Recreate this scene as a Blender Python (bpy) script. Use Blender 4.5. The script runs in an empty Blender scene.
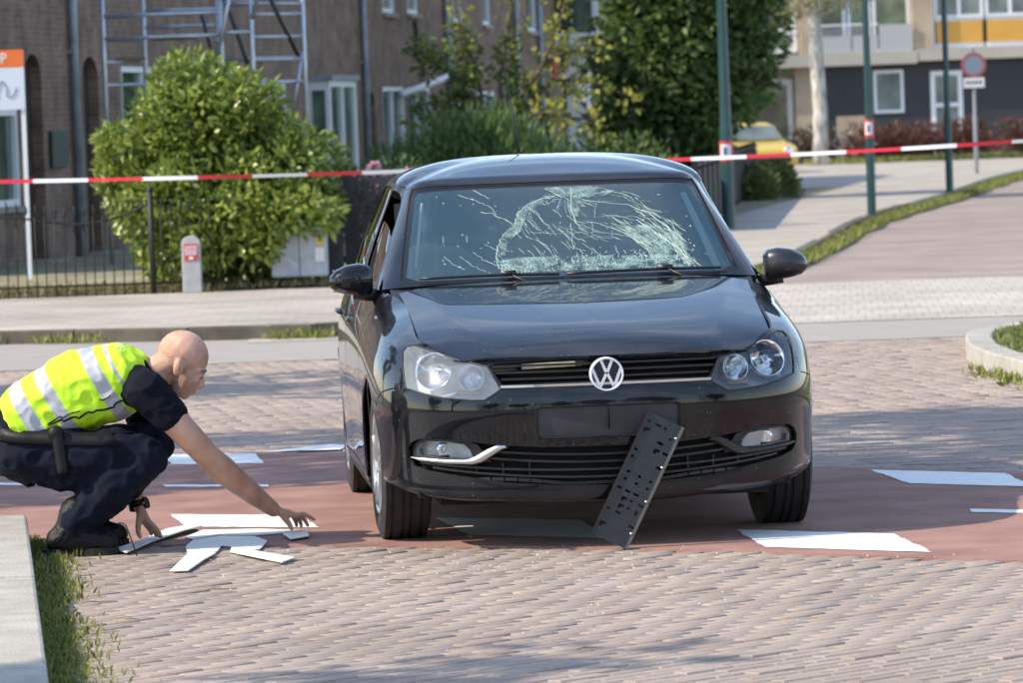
import bpy, bmesh, math, random
import numpy as np
from mathutils import Vector, Matrix, geometry, noise as mnoise

SC = bpy.context.scene
C = bpy.context.collection
R = math.radians
random.seed(7)

# ------------------------------------------------------------------ camera
CAM_H, F_PX, PITCH, ROLL = 1.604, 4874.3, 0.04558, 0.03611
cam_data = bpy.data.cameras.new('camera')
cam = bpy.data.objects.new('camera', cam_data)
C.objects.link(cam)
_f = Vector((0, math.cos(PITCH), -math.sin(PITCH)))
_u = Vector((0, math.sin(PITCH), math.cos(PITCH)))
_r = Vector((1, 0, 0))
_up = math.cos(ROLL) * _u + math.sin(ROLL) * _r
_rt = math.cos(ROLL) * _r - math.sin(ROLL) * _u
m = Matrix((( _rt.x, _up.x, -_f.x, 0), (_rt.y, _up.y, -_f.y, 0), (_rt.z, _up.z, -_f.z, CAM_H), (0, 0, 0, 1)))
cam.matrix_world = m
cam_data.sensor_width = 36.0
cam_data.lens = F_PX / 1023 * 36.0
cam_data.clip_end = 4000
cam_data.clip_start = 0.5
cam_data.dof.use_dof = True
cam_data.dof.focus_distance = 18.6
cam_data.dof.aperture_fstop = 8.5
SC.camera = cam

# ------------------------------------------------------------------ light
SUN_EL, SUN_AZ = R(41), R(13)          # light comes from the left and a little behind the camera
to_sun = Vector((-math.cos(SUN_AZ) * math.cos(SUN_EL), -math.sin(SUN_AZ) * math.cos(SUN_EL), math.sin(SUN_EL)))
world = bpy.data.worlds.new('World')
SC.world = world
world.use_nodes = True
wn = world.node_tree
sky = wn.nodes.new('ShaderNodeTexSky')
sky.sky_type = 'NISHITA'
sky.sun_disc = False
sky.sun_elevation = SUN_EL
sky.sun_rotation = math.atan2(to_sun.x, to_sun.y)
sky.air_density = 1.0
sky.dust_density = 0.5
sky.ozone_density = 1.0
bg = wn.nodes['Background']
# thin broken cloud over the whole sky
_tc = wn.nodes.new('ShaderNodeTexCoord'); _sp = wn.nodes.new('ShaderNodeSeparateXYZ'); wn.links.new(_tc.outputs['Generated'], _sp.inputs[0])
_az = wn.nodes.new('ShaderNodeMath'); _az.operation = 'ADD'; _az.inputs[1].default_value = 0.18; wn.links.new(_sp.outputs[2], _az.inputs[0])
_dv = [wn.nodes.new('ShaderNodeMath') for _ in range(2)]
for _i in range(2):
    _dv[_i].operation = 'DIVIDE'; wn.links.new(_sp.outputs[_i], _dv[_i].inputs[0]); wn.links.new(_az.outputs[0], _dv[_i].inputs[1])
_cb = wn.nodes.new('ShaderNodeCombineXYZ'); wn.links.new(_dv[0].outputs[0], _cb.inputs[0]); wn.links.new(_dv[1].outputs[0], _cb.inputs[1])
_nz = wn.nodes.new('ShaderNodeTexNoise'); _nz.inputs['Scale'].default_value = 2.6; _nz.inputs['Detail'].default_value = 7; _nz.inputs['Roughness'].default_value = 0.55; wn.links.new(_cb.outputs[0], _nz.inputs['Vector'])
_mr = wn.nodes.new('ShaderNodeMapRange'); _mr.inputs[1].default_value = 0.47; _mr.inputs[2].default_value = 0.72; _mr.inputs[3].default_value = 0.0; _mr.inputs[4].default_value = 0.45; wn.links.new(_nz.outputs[0], _mr.inputs[0])
_mx = wn.nodes.new('ShaderNodeMix'); _mx.data_type = 'RGBA'; _mx.inputs[7].default_value = (6.6, 6.9, 7.4, 1)
wn.links.new(_mr.outputs[0], _mx.inputs[0]); wn.links.new(sky.outputs[0], _mx.inputs[6]); wn.links.new(_mx.outputs[2], bg.inputs[0])
bg.inputs[1].default_value = 0.15
sun_data = bpy.data.lights.new('sun', 'SUN')
sun_data.energy = 3.2
sun_data.angle = R(0.5)
sun_data.color = (1.0, 0.875, 0.69)
sun = bpy.data.objects.new('sun', sun_data)
C.objects.link(sun)
sun.rotation_euler = to_sun.to_track_quat('Z', 'Y').to_euler()
sun.location = (0, 0, 60)
SC.view_settings.view_transform = 'Standard'
SC.view_settings.look = 'None'
SC.view_settings.gamma = 1
SC.view_settings.use_curve_mapping = False
SC.view_settings.exposure = 1.03
SC.cycles.max_bounces = 8
SC.cycles.transparent_max_bounces = 12
SC.cycles.use_denoising = True

# ------------------------------------------------------------------ materials
def mat(name, col, rough=0.7, metal=0.0, var=0.0, scale=8.0, bump=0.0, bscale=60.0, spec=0.5, coat=0.0, coatr=0.03,
        col2=None, coord='Object', trans=0.0, detail=4.0, stretch=None):
    m = bpy.data.materials.get(name)
    if m: return m
    m = bpy.data.materials.new(name); m.use_nodes = True
    nt = m.node_tree; b = nt.nodes['Principled BSDF']
    b.inputs['Base Color'].default_value = (*col, 1)
    b.inputs['Roughness'].default_value = rough
    b.inputs['Metallic'].default_value = metal
    b.inputs['Specular IOR Level'].default_value = spec
    b.inputs['Coat Weight'].default_value = coat
    b.inputs['Coat Roughness'].default_value = coatr
    if trans: b.inputs['Transmission Weight'].default_value = trans
    if var or col2 or bump:
        tc = nt.nodes.new('ShaderNodeTexCoord'); src = tc.outputs[coord]
        if stretch:
            mp = nt.nodes.new('ShaderNodeMapping'); mp.inputs['Scale'].default_value = stretch
            nt.links.new(src, mp.inputs[0]); src = mp.outputs[0]
    if var or col2:
        n = nt.nodes.new('ShaderNodeTexNoise'); n.inputs['Scale'].default_value = scale; n.inputs['Detail'].default_value = detail
        nt.links.new(src, n.inputs['Vector'])
        cr = nt.nodes.new('ShaderNodeValToRGB')
        lo = [max(0, c * (1 - var)) for c in col]; hi = [min(1, c * (1 + var)) for c in (col2 or col)]
        cr.color_ramp.elements[0].position = 0.33; cr.color_ramp.elements[1].position = 0.67
        cr.color_ramp.elements[0].color = (*lo, 1); cr.color_ramp.elements[1].color = (*hi, 1)
        nt.links.new(n.outputs[0], cr.inputs[0]); nt.links.new(cr.outputs[0], b.inputs['Base Color'])
    if bump:
        n2 = nt.nodes.new('ShaderNodeTexNoise'); n2.inputs['Scale'].default_value = bscale; n2.inputs['Detail'].default_value = 5
        nt.links.new(src, n2.inputs['Vector'])
        bp = nt.nodes.new('ShaderNodeBump'); bp.inputs['Strength'].default_value = bump; bp.inputs['Distance'].default_value = 0.02
        nt.links.new(n2.outputs[0], bp.inputs['Height']); nt.links.new(bp.outputs[0], b.inputs['Normal'])
    return m

def per_object(m, amount, hue=0.0):
    """vary a material a little from object to object"""
    nt = m.node_tree; b = nt.nodes['Principled BSDF']
    oi = nt.nodes.new('ShaderNodeObjectInfo')
    hs = nt.nodes.new('ShaderNodeHueSaturation')
    mr = nt.nodes.new('ShaderNodeMapRange'); mr.inputs[3].default_value = 1 - amount; mr.inputs[4].default_value = 1 + amount
    nt.links.new(oi.outputs['Random'], mr.inputs[0]); nt.links.new(mr.outputs[0], hs.inputs['Value'])
    inp = b.inputs['Base Color']
    if inp.is_linked:
        nt.links.new(inp.links[0].from_socket, hs.inputs['Color'])
    else:
        hs.inputs['Color'].default_value = inp.default_value
    nt.links.new(hs.outputs[0], inp)
    return m

def glass(name, tint, gloss=1.0, rough=0.0, ior=1.5):
    m = bpy.data.materials.get(name)
    if m: return m
    m = bpy.data.materials.new(name); m.use_nodes = True
    nt = m.node_tree; nt.nodes.remove(nt.nodes['Principled BSDF'])
    out = nt.nodes['Material Output']
    tr = nt.nodes.new('ShaderNodeBsdfTransparent'); tr.inputs[0].default_value = (*tint, 1)
    gl = nt.nodes.new('ShaderNodeBsdfGlossy'); gl.inputs['Roughness'].default_value = rough
    gl.inputs[0].default_value = (gloss, gloss, gloss, 1)
    fr = nt.nodes.new('ShaderNodeFresnel'); fr.inputs[0].default_value = ior
    mx = nt.nodes.new('ShaderNodeMixShader')
    nt.links.new(fr.outputs[0], mx.inputs[0]); nt.links.new(tr.outputs[0], mx.inputs[1]); nt.links.new(gl.outputs[0], mx.inputs[2])
    nt.links.new(mx.outputs[0], out.inputs[0])
    return m

# ------------------------------------------------------------------ mesh helpers
def tag(o, label=None, cat=None, group=None, kind=None):
    if label: o['label'] = label
    if cat: o['category'] = cat
    if group: o['group'] = group
    if kind: o['kind'] = kind
    return o

def mk(name, verts, faces, m=None, parent=None, smooth=False, loc=None):
    me = bpy.data.meshes.new(name)
    me.from_pydata([tuple(v) for v in verts], [], [tuple(f) for f in faces])
    me.update()
    if smooth: me.shade_smooth()
    o = bpy.data.objects.new(name, me); C.objects.link(o)
    if m: me.materials.append(m)
    if parent: o.parent = parent
    if loc is not None: o.location = loc
    return o

def empty(name, loc=(0, 0, 0), rz=0.0, parent=None):
    o = bpy.data.objects.new(name, None); C.objects.link(o)
    o.location = loc; o.rotation_euler = (0, 0, rz)
    o.empty_display_size = 0.2
    if parent: o.parent = parent
    return o

class MB:
    """collects shapes into one mesh"""
    def __init__(s): s.v = []; s.f = []
    def add(s, vs, fs):
        n = len(s.v); s.v += [tuple(v) for v in vs]; s.f += [tuple(i + n for i in f) for f in fs]; return s
    def box(s, lo, hi, rz=0.0, c=None):
        x0, y0, z0 = lo; x1, y1, z1 = hi
        vs = [(x0,y0,z0),(x1,y0,z0),(x1,y1,z0),(x0,y1,z0),(x0,y0,z1),(x1,y0,z1),(x1,y1,z1),(x0,y1,z1)]
        if rz:
            cx, cy = c or ((x0+x1)/2, (y0+y1)/2); co, si = math.cos(rz), math.sin(rz)
            vs = [(cx+(x-cx)*co-(y-cy)*si, cy+(x-cx)*si+(y-cy)*co, z) for x, y, z in vs]
        return s.add(vs, [(3,2,1,0),(4,5,6,7),(0,1,5,4),(1,2,6,5),(2,3,7,6),(3,0,4,7)])
    def bar(s, a, b, w, h=None, up=(0, 0, 1)):
        """rectangular bar between two points"""
        a = Vector(a); b = Vector(b); h = h or w; d = (b - a).normalized(); up = Vector(up)
        if abs(d.dot(up)) > 0.98: up = Vector((0, 1, 0))
        sx = d.cross(up).normalized() * w / 2; sy = sx.cross(d).normalized() * h / 2
        vs = [p + i * sx + j * sy for p in (a, b) for i, j in ((-1,-1),(1,-1),(1,1),(-1,1))]
        return s.add(vs, [(0,1,2,3),(7,6,5,4),(0,4,5,1),(1,5,6,2),(2,6,7,3),(3,7,4,0)])
    def tube(s, pts, r, n=8, cap=True):
        """tube along points; r a number or one radius per point"""
        P = [Vector(p) for p in pts]; k = len(P); rs = [float(q) for q in r] if hasattr(r, '__len__') else [float(r)] * k
        up = Vector((0.13, 0.21, 0.97)); base = len(s.v); prev = None
        for i in range(k):
            d = (P[min(i+1, k-1)] - P[max(i-1, 0)]).normalized()
            if prev is None:
                ref = up if abs(d.dot(up)) < 0.9 else Vector((1, 0.1, 0)); sx = d.cross(ref).normalized()
            else:
                sx = (prev - d * prev.dot(d)).normalized()
            prev = sx; sy = d.cross(sx)
            for j in range(n):
                a = 2 * math.pi * j / n
                s.v.append(tuple(P[i] + rs[i] * (math.cos(a) * sx + math.sin(a) * sy)))
        for i in range(k - 1):
            for j in range(n):
                a = base + i * n + j; b2 = base + i * n + (j + 1) % n
                s.f.append((a, b2, b2 + n, a + n))
        if cap:
            s.f.append(tuple(base + j for j in reversed(range(n)))); s.f.append(tuple(base + (k-1) * n + j for j in range(n)))
        return s
    def lathe(s, prof, n=24, axis='z', c=(0, 0, 0)):
        """prof: (radius, height) pairs turned round an axis"""
        base = len(s.v); k = len(prof)
        for r, h in prof:
            for j in range(n):
                a = 2 * math.pi * j / n; x, y = r * math.cos(a), r * math.sin(a)
                p = (x, y, h) if axis == 'z' else ((h, x, y) if axis == 'x' else (y, h, x))
                s.v.append((p[0] + c[0], p[1] + c[1], p[2] + c[2]))
        for i in range(k - 1):
            for j in range(n):
                a = base + i * n + j; b2 = base + i * n + (j + 1) % n
                s.f.append((a, b2, b2 + n, a + n))
        return s
    def prism(s, poly, z0, z1):
        n = len(poly); base = len(s.v)
        s.v += [(x, y, z0) for x, y in poly] + [(x, y, z1) for x, y in poly]
        s.f.append(tuple(base + i for i in reversed(range(n)))); s.f.append(tuple(base + n + i for i in range(n)))
        for i in range(n):
            j = (i + 1) % n; s.f.append((base + i, base + j, base + n + j, base + n + i))
        return s
    def build(s, name, m=None, parent=None, smooth=False, loc=None):
        return mk(name, s.v, s.f, m, parent, smooth, loc)

def bevel(o, w=0.01, seg=2, angle=0.6):
    md = o.modifiers.new('bevel', 'BEVEL'); md.width = w; md.segments = seg; md.limit_method = 'ANGLE'; md.angle_limit = angle
    return o

def copy_tree(o, parent=None):
    c = o.copy(); C.objects.link(c); c.parent = parent
    for ch in list(o.children): copy_tree(ch, c)
    return c

def text_mesh(name, body, size, m, parent, loc, rot, align='CENTER', extrude=0.001, font_scale=(1, 1)):
    cu = bpy.data.curves.new(name, 'FONT'); cu.body = body; cu.size = size; cu.align_x = align; cu.align_y = 'CENTER'; cu.extrude = extrude
    t = bpy.data.objects.new(name + '_tmp', cu); C.objects.link(t)
    dg = bpy.context.evaluated_depsgraph_get()
    me = bpy.data.meshes.new_from_object(t.evaluated_get(dg)); bpy.data.objects.remove(t); bpy.data.curves.remove(cu)
    me.name = name
    o = bpy.data.objects.new(name, me); C.objects.link(o); me.materials.clear(); me.materials.append(m)
    o.parent = parent; o.location = loc; o.rotation_euler = rot; o.scale = (font_scale[0], font_scale[1], 1)
    return o

# ================================================================== GROUND
def poly_in(px, py, poly):
    """vectorised point in polygon"""
    px = np.asarray(px); py = np.asarray(py); inside = np.zeros(px.shape, bool); n = len(poly)
    for i in range(n):
        x0, y0 = poly[i]; x1, y1 = poly[(i + 1) % n]
        if y0 == y1: continue
        c = ((y0 > py) != (y1 > py)) & (px < (x1 - x0) * (py - y0) / (y1 - y0) + x0)
        inside ^= c
    return inside

def sheet(name, poly, z, m, parent=None, kind='structure', thick=0.0):
    if thick:
        o = MB().prism(poly, z - thick, z).build(name, m, parent)
    else:
        o = mk(name, [(x, y, z) for x, y in poly], [tuple(range(len(poly)))], m, parent)
    if kind and not parent: tag(o, kind=kind)
    return o

def smooth_line(pts, n=6):
    """Catmull-Rom through 2-D or 3-D points"""
    P = [np.array(p, float) for p in pts]; P = [2 * P[0] - P[1]] + P + [2 * P[-1] - P[-2]]; out = []
    for i in range(1, len(P) - 2):
        for k in range(n):
            t = k / n; a, b, c, d = P[i-1], P[i], P[i+1], P[i+2]
            out.append(tuple(0.5 * (2*b + (c-a)*t + (2*a-5*b+4*c-d)*t*t + (3*b-a-3*c+d)*t**3)))
    out.append(tuple(P[-2])); return out

M_EARTH = mat('earth', (0.12, 0.095, 0.07), 0.95, var=0.3, scale=0.6, bump=0.4, bscale=8)
M_SOIL = mat('garden_soil', (0.22, 0.17, 0.12), 0.95, var=0.35, scale=2.5, bump=0.6, bscale=20, col2=(0.2, 0.19, 0.1))
M_SAND = mat('joint_sand', (0.20, 0.17, 0.14), 0.95, var=0.4, scale=14)
M_RED = mat('red_asphalt', (0.315, 0.160, 0.128), 0.85, var=0.12, scale=3, bump=0.6, bscale=320, col2=(0.37, 0.208, 0.170), detail=12)
def speckle(m, scale, lo, hi, amount, colour):
    """scatter of chips, dirt or wear in another colour"""
    nt = m.node_tree; b = nt.nodes['Principled BSDF']; tc = nt.nodes.new('ShaderNodeTexCoord'); n = nt.nodes.new('ShaderNodeTexNoise'); n.inputs['Scale'].default_value = scale; n.inputs['Detail'].default_value = 9; n.inputs['Roughness'].default_value = .72
    nt.links.new(tc.outputs['Object'], n.inputs['Vector']); mr = nt.nodes.new('ShaderNodeMapRange'); mr.inputs[1].default_value = lo; mr.inputs[2].default_value = hi; mr.inputs[4].default_value = amount; nt.links.new(n.outputs[0], mr.inputs[0])
    mx = nt.nodes.new('ShaderNodeMix'); mx.data_type = 'RGBA'; src = b.inputs['Base Color']
    if src.is_linked: nt.links.new(src.links[0].from_socket, mx.inputs[6])
    else: mx.inputs[6].default_value = src.default_value
    mx.inputs[7].default_value = (*colour, 1); nt.links.new(mr.outputs[0], mx.inputs[0]); nt.links.new(mx.outputs[2], src); return m
speckle(M_RED, 14, .58, .74, .40, (.20, .13, .115)); speckle(M_RED, 60, .60, .70, .5, (.48, .42, .38)); speckle(M_RED, .7, .5, .7, .25, (.27, .18, .155))
M_PAINT = mat('road_paint', (0.78, 0.78, 0.77), 0.6, var=0.05, scale=9, bump=0.15, bscale=150)
speckle(M_PAINT, 30, .58, .70, .6, (.45, .32, .28)); speckle(M_PAINT, 4, .5, .7, .20, (.50, .47, .44))
M_GREY = mat('grey_pavers', (0.30, 0.275, 0.25), 0.85, var=0.12, scale=3, bump=0.3, bscale=30, stretch=(1, 6, 1))
M_KERB = per_object(mat('kerb_concrete', (0.36, 0.34, 0.305), 0.85, var=0.16, scale=6, bump=0.35, bscale=90), 0.10)

speckle(M_KERB, 22, .55, .72, .45, (.20, .18, .15)); speckle(M_KERB, 3, .5, .7, .3, (.25, .23, .19))

def brick_ramp(m, fac_node_out):
    nt = m.node_tree; b = nt.nodes['Principled BSDF']
    cr = nt.nodes.new('ShaderNodeValToRGB'); cr.color_ramp.interpolation = 'LINEAR'
    els = [(0.0, (0.268, 0.203, 0.172)), (0.15, (0.298, 0.235, 0.201)), (0.42, (0.313, 0.253, 0.221)), (0.66, (0.319, 0.262, 0.213)), (0.88, (0.295, 0.238, 0.217)), (1.0, (0.328, 0.274, 0.216))]
    for i, (p, c) in enumerate(els):
        e = cr.color_ramp.elements[i] if i < 2 else cr.color_ramp.elements.new(p)
        e.position = p; e.color = (*c, 1)
    nt.links.new(fac_node_out, cr.inputs[0])
    tc = nt.nodes.new('ShaderNodeTexCoord'); geo = nt.nodes.new('ShaderNodeNewGeometry')
    n = nt.nodes.new('ShaderNodeTexNoise'); n.inputs['Scale'].default_value = 1.3; n.inputs['Detail'].default_value = 6
    nt.links.new(geo.outputs['Position'], n.inputs['Vector'])
    n2 = nt.nodes.new('ShaderNodeTexNoise'); n2.inputs['Scale'].default_value = 90; n2.inputs['Detail'].default_value = 3
    nt.links.new(geo.outputs['Position'], n2.inputs['Vector'])
    mr = nt.nodes.new('ShaderNodeMapRange'); mr.inputs[1].default_value = 0.3; mr.inputs[2].default_value = 0.7; mr.inputs[3].default_value = 0.82; mr.inputs[4].default_value = 1.12
    nt.links.new(n.outputs[0], mr.inputs[0])
    mr2 = nt.nodes.new('ShaderNodeMapRange'); mr2.inputs[1].default_value = 0.3; mr2.inputs[2].default_value = 0.7; mr2.inputs[3].default_value = 0.86; mr2.inputs[4].default_value = 1.12
    nt.links.new(n2.outputs[0], mr2.inputs[0])
    mu = nt.nodes.new('ShaderNodeMath'); mu.operation = 'MULTIPLY'; nt.links.new(mr.outputs[0], mu.inputs[0]); nt.links.new(mr2.outputs[0], mu.inputs[1])
    hs = nt.nodes.new('ShaderNodeHueSaturation'); nt.links.new(mu.outputs[0], hs.inputs['Value']); nt.links.new(cr.outputs[0], hs.inputs['Color'])
    nt.links.new(hs.outputs[0], b.inputs['Base Color'])

M_BRICK1 = mat('paving_brick', (0.3, 0.25, 0.24), 0.8)
_oi = M_BRICK1.node_tree.nodes.new('ShaderNodeObjectInfo'); brick_ramp(M_BRICK1, _oi.outputs['Random'])
M_BRICKS = mat('paving_bricks', (0.3, 0.25, 0.24), 0.8)
_at = M_BRICKS.node_tree.nodes.new('ShaderNodeAttribute'); _at.attribute_name = 'rnd'; brick_ramp(M_BRICKS, _at.outputs['Fac'])

sheet('ground', [(-600, -60), (600, -60), (600, 1500), (-600, 1500)], -0.06, M_EARTH)

_pn = [(-7, 21.0), (-3, 19.5), (-1.63, 18.95), (-.7, 18.55), (-.3, 18.36), (.32, 18.02), (.66, 17.79), (1.75, 16.90), (3, 15.7), (7, 11.4)]     # near edge of the red cycle path
_pf = [(-7, 28.3), (-2.63, 24.86), (-1.57, 24.22), (-.86, 23.8), (0, 23.0), (1.33, 21.71), (1.89, 21.24), (2.18, 20.98), (3.2, 19.9), (7, 15.8)]   # far edge
_xs = np.linspace(-7, 7, 57)
PATH_N = lambda x: np.interp(x, [p[0] for p in _pn], [p[1] for p in _pn])
PATH_F = lambda x: np.interp(x, [p[0] for p in _pf], [p[1] for p in _pf])
path_poly = [(float(x), float(PATH_N(x))) for x in _xs] + [(float(x), float(PATH_F(x))) for x in _xs[::-1]]
KERB_FG = [(-1.93, 19.12), (-1.29, 13.2), (-0.9, 9.6)]      # inner edge of the near kerb

road = sheet('road', [(-9, 2), (9, 2), (9, 33.6), (-9, 33.6)], -0.006, M_SAND)

def brick_mesh(L, B, h=0.02, ch=0.004):
    x, y = L / 2, B / 2
    vs = [(-x, -y, -h), (x, -y, -h), (x, y, -h), (-x, y, -h), (-x, -y, -ch), (x, -y, -ch), (x, y, -ch), (-x, y, -ch),
          (-x+ch, -y+ch, 0), (x-ch, -y+ch, 0), (x-ch, y-ch, 0), (-x+ch, y-ch, 0)]
    fs = [(0,1,5,4),(1,2,6,5),(2,3,7,6),(3,0,4,7),(4,5,9,8),(5,6,10,9),(6,7,11,10),(7,4,8,11),(8,9,10,11)]
    return vs, fs

def pave(name, x0, x1, y0, y1, ang, L, B, gap, m_mass, m_one, n_single, reject, parent, zr=0.0021, seed=3):
    rng = np.random.default_rng(seed)
    co, si = math.cos(ang), math.sin(ang); cx, cy = (x0+x1)/2, (y0+y1)/2
    rad = math.hypot(x1-x0, y1-y0) / 2 + 0.3
    rows = np.arange(-rad, rad, B + gap); cols = np.arange(-rad, rad, L + gap)
    rr, cc = np.meshgrid(rows, cols, indexing='ij')
    off = (np.arange(len(rows)) % 2)[:, None] * (L + gap) / 2 + rng.uniform(-0.012, 0.012, (len(rows), 1))
    a = (cc + off).ravel(); b = rr.ravel() + 0.004 * np.sin(a * 1.7 + 0.6)
    X = cx + a * co - b * si; Y = cy + a * si + b * co
    ok = (X > x0) & (X < x1) & (Y > y0) & (Y < y1) & ~reject(X, Y)
    X, Y = X[ok], Y[ok]; n = len(X)
    rot = ang + rng.normal(0, 0.010, n); Z = rng.normal(0, zr * .35, n) + (rng.random(n) < .16) * rng.uniform(.002, .0045, n); tx = rng.normal(0, 0.004, n); ty = rng.normal(0, 0.0025, n)
    vs, fs = brick_mesh(L, B); vs = np.array(vs); fs = np.array(fs)
    # those that show largest become objects of their own
    px = np.abs(X) / Y * 4874; vis = (px < 525) & (Y > 13.0)
    order = np.argsort(np.where(vis, Y, 999)); single = np.zeros(n, bool)
    if n_single: single[order[:n_single]] = True
    me = None
    for i in np.where(single)[0]:
        if me is None:
            o = mk('brick', vs, fs, m_one, parent); me = o.data
        else:
            o = bpy.data.objects.new('brick', me); C.objects.link(o); o.parent = parent
        o.location = (X[i], Y[i], Z[i]); o.rotation_euler = (tx[i], ty[i], rot[i])
    idx = np.where(~single)[0]; k = len(idx)
    lx, ly, lz = vs[:, 0][None], vs[:, 1][None], vs[:, 2][None]
    c, s_ = np.cos(rot[idx])[:, None], np.sin(rot[idx])[:, None]
    V = np.stack([X[idx][:, None] + lx*c - ly*s_, Y[idx][:, None] + lx*s_ + ly*c, Z[idx][:, None] + lz + lx*ty[idx][:, None] + ly*tx[idx][:, None]], -1).reshape(-1, 3)
    Fc = (fs[None] + (np.arange(k) * len(vs))[:, None, None]).reshape(-1, 4)
    me2 = bpy.data.meshes.new(name); me2.vertices.add(len(V)); me2.vertices.foreach_set('co', V.ravel().astype('f'))
    me2.loops.add(Fc.size); me2.loops.foreach_set('vertex_index', Fc.ravel().astype('i'))
    me2.polygons.add(len(Fc)); me2.polygons.foreach_set('loop_start', (np.arange(len(Fc)) * 4).astype('i'))
    me2.update(calc_edges=True)
    at = me2.attributes.new('rnd', 'FLOAT', 'FACE'); at.data.foreach_set('value', np.repeat(rng.random(k), len(fs)).astype('f'))
    me2.materials.append(m_mass)
    o = bpy.data.objects.new(name, me2); C.objects.link(o); o.parent = parent; tag(o, kind='stuff')
    return o

kerb_x = lambda y: np.interp(y, [9.6, 13.2, 19.12, 19.5], [-0.9, -1.29, -1.93, -2.1])
pave('brick_paving', -4.6, 5.0, 10.5, 21.5, R(44), 0.200, 0.056, 0.007, M_BRICKS, M_BRICK1, 300, lambda X, Y: (Y > PATH_N(X) + .02) | ((Y < 19.3) & (X < kerb_x(Y) - 0.02)), road)
pave('brick_paving', -4.6, 5.0, 18.0, 33.4, R(9), 0.200, 0.056, 0.007, M_BRICKS, M_BRICK1, 0, lambda X, Y: Y < PATH_F(X) - .02, road, seed=8)

cyc = sheet('cycle_path', path_poly, 0.006, M_RED, thick=0.03)
tag(cyc, kind='structure')
marks = [  # white blocks along both edges and the dashed middle line
    [(-1.45, 20.30), (-0.90, 20.02), (-0.79, 19.36), (-1.34, 19.62)],
    [(-0.33, 19.62), (0.25, 19.27), (0.34, 18.38), (-0.19, 18.76)],
    [(0.83, 18.56), (1.40, 18.13), (1.47, 17.33), (0.90, 17.77)],
    [(-1.76, 24.15), (-1.28, 23.92), (-1.20, 23.18), (-1.65, 23.36)],
    [(-1.26, 24.02), (-0.93, 24.40), (-0.84, 24.30), (-0.86, 23.98)],
    [(-0.45, 23.05), (0.05, 22.72), (0.14, 22.0), (-0.38, 22.35)],
    [(0.55, 22.25), (1.05, 21.85), (1.14, 21.1), (0.62, 21.5)],
    [(1.55, 21.38), (2.10, 20.90), (2.14, 20.12), (1.66, 20.52)],
    [(2.6, 20.5), (3.1, 20.1), (3.2, 19.3), (2.7, 19.7)],
    [(-2.9, 24.98), (-2.35, 24.6), (-2.3, 23.9), (-2.8, 24.2)],
    [(-1.60, 22.02), (-1.12, 21.80), (-1.10, 21.66), (-1.58, 21.88)],
    [(-2.6, 22.65), (-2.05, 22.32), (-2.03, 22.18), (-2.58, 22.5)],
    [(1.78, 19.12), (2.3, 18.75), (2.3, 18.60), (1.77, 18.97)],
    [(-0.4, 21.1), (0.15, 20.72), (0.15, 20.58), (-0.4, 20.96)],
]
_rm = random.Random(9)
for q in marks:                                   # slightly ragged painted edges
    e = []
    for i in range(4):
        (x0, y0), (x1, y1) = q[i], q[(i + 1) % 4]
        for k in range(14): t = k / 14; e.append((x0 + (x1 - x0) * t + (_rm.uniform(-.006, .006) if k else 0), y0 + (y1 - y0) * t + (_rm.uniform(-.010, .010) if k else 0)))
    sheet('road_marking', e, 0.0085, M_PAINT, cyc)

# side street beyond the car, the pale paver crossing and the far road
M_PALE = mat('pale_pavers', (0.43, 0.39, 0.35), 0.85, var=0.06, scale=2.0)
def brickify(m, c1, c2, cm, sx, sy, mortar=0.02, rot=0.0, coord='Object', scale=1.0, bump=0.25, nscale=0.9, nlo=0.72, nhi=1.28):
    """brick pattern for paving and walls that is too far away to show single bricks"""
    nt = m.node_tree; b = nt.nodes['Principled BSDF']; tc = nt.nodes.new('ShaderNodeTexCoord')
    mp = nt.nodes.new('ShaderNodeMapping'); mp.inputs['Rotation'].default_value = rot if hasattr(rot, '__len__') else (0, 0, rot)
    bt = nt.nodes.new('ShaderNodeTexBrick'); bt.inputs['Color1'].default_value = (*c1, 1); bt.inputs['Color2'].default_value = (*c2, 1); bt.inputs['Mortar'].default_value = (*cm, 1)
    bt.inputs['Scale'].default_value = scale; bt.inputs['Brick Width'].default_value = sx; bt.inputs['Row Height'].default_value = sy; bt.inputs['Mortar Size'].default_value = mortar
    bt.inputs['Bias'].default_value = 0.0
    nt.links.new(tc.outputs[coord], mp.inputs[0]); nt.links.new(mp.outputs[0], bt.inputs['Vector'])
    n = nt.nodes.new('ShaderNodeTexNoise'); n.inputs['Scale'].default_value = nscale; n.inputs['Detail'].default_value = 8
    nt.links.new(tc.outputs[coord], n.inputs['Vector'])
    mr = nt.nodes.new('ShaderNodeMapRange'); mr.inputs[1].default_value = 0.25; mr.inputs[2].default_value = 0.75; mr.inputs[3].default_value = nlo; mr.inputs[4].default_value = nhi
    nt.links.new(n.outputs[0], mr.inputs[0])
    hs = nt.nodes.new('ShaderNodeHueSaturation'); nt.links.new(bt.outputs['Color'], hs.inputs['Color']); nt.links.new(mr.outputs[0], hs.inputs['Value'])
    nt.links.new(hs.outputs[0], b.inputs['Base Color'])
    bp = nt.nodes.new('ShaderNodeBump'); bp.inputs['Strength'].default_value = bump; bp.inputs['Distance'].default_value = 0.02; bp.invert = True
    nt.links.new(bt.outputs['Fac'], bp.inputs['Height']); nt.links.new(bp.outputs[0], b.inputs['Normal'])
    return m
brickify(M_PALE, (0.37, 0.335, 0.29), (0.40, 0.36, 0.315), (0.31, 0.275, 0.235), 0.11, 0.9, 0.008, R(4), bump=.1)
M_FARROAD = brickify(mat('far_road_bricks', (0.3, 0.25, 0.24), 0.85), (0.265, 0.205, 0.18), (0.315, 0.255, 0.22), (0.18, 0.14, 0.12), 0.21, 0.08, 0.008, R(20))
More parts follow.
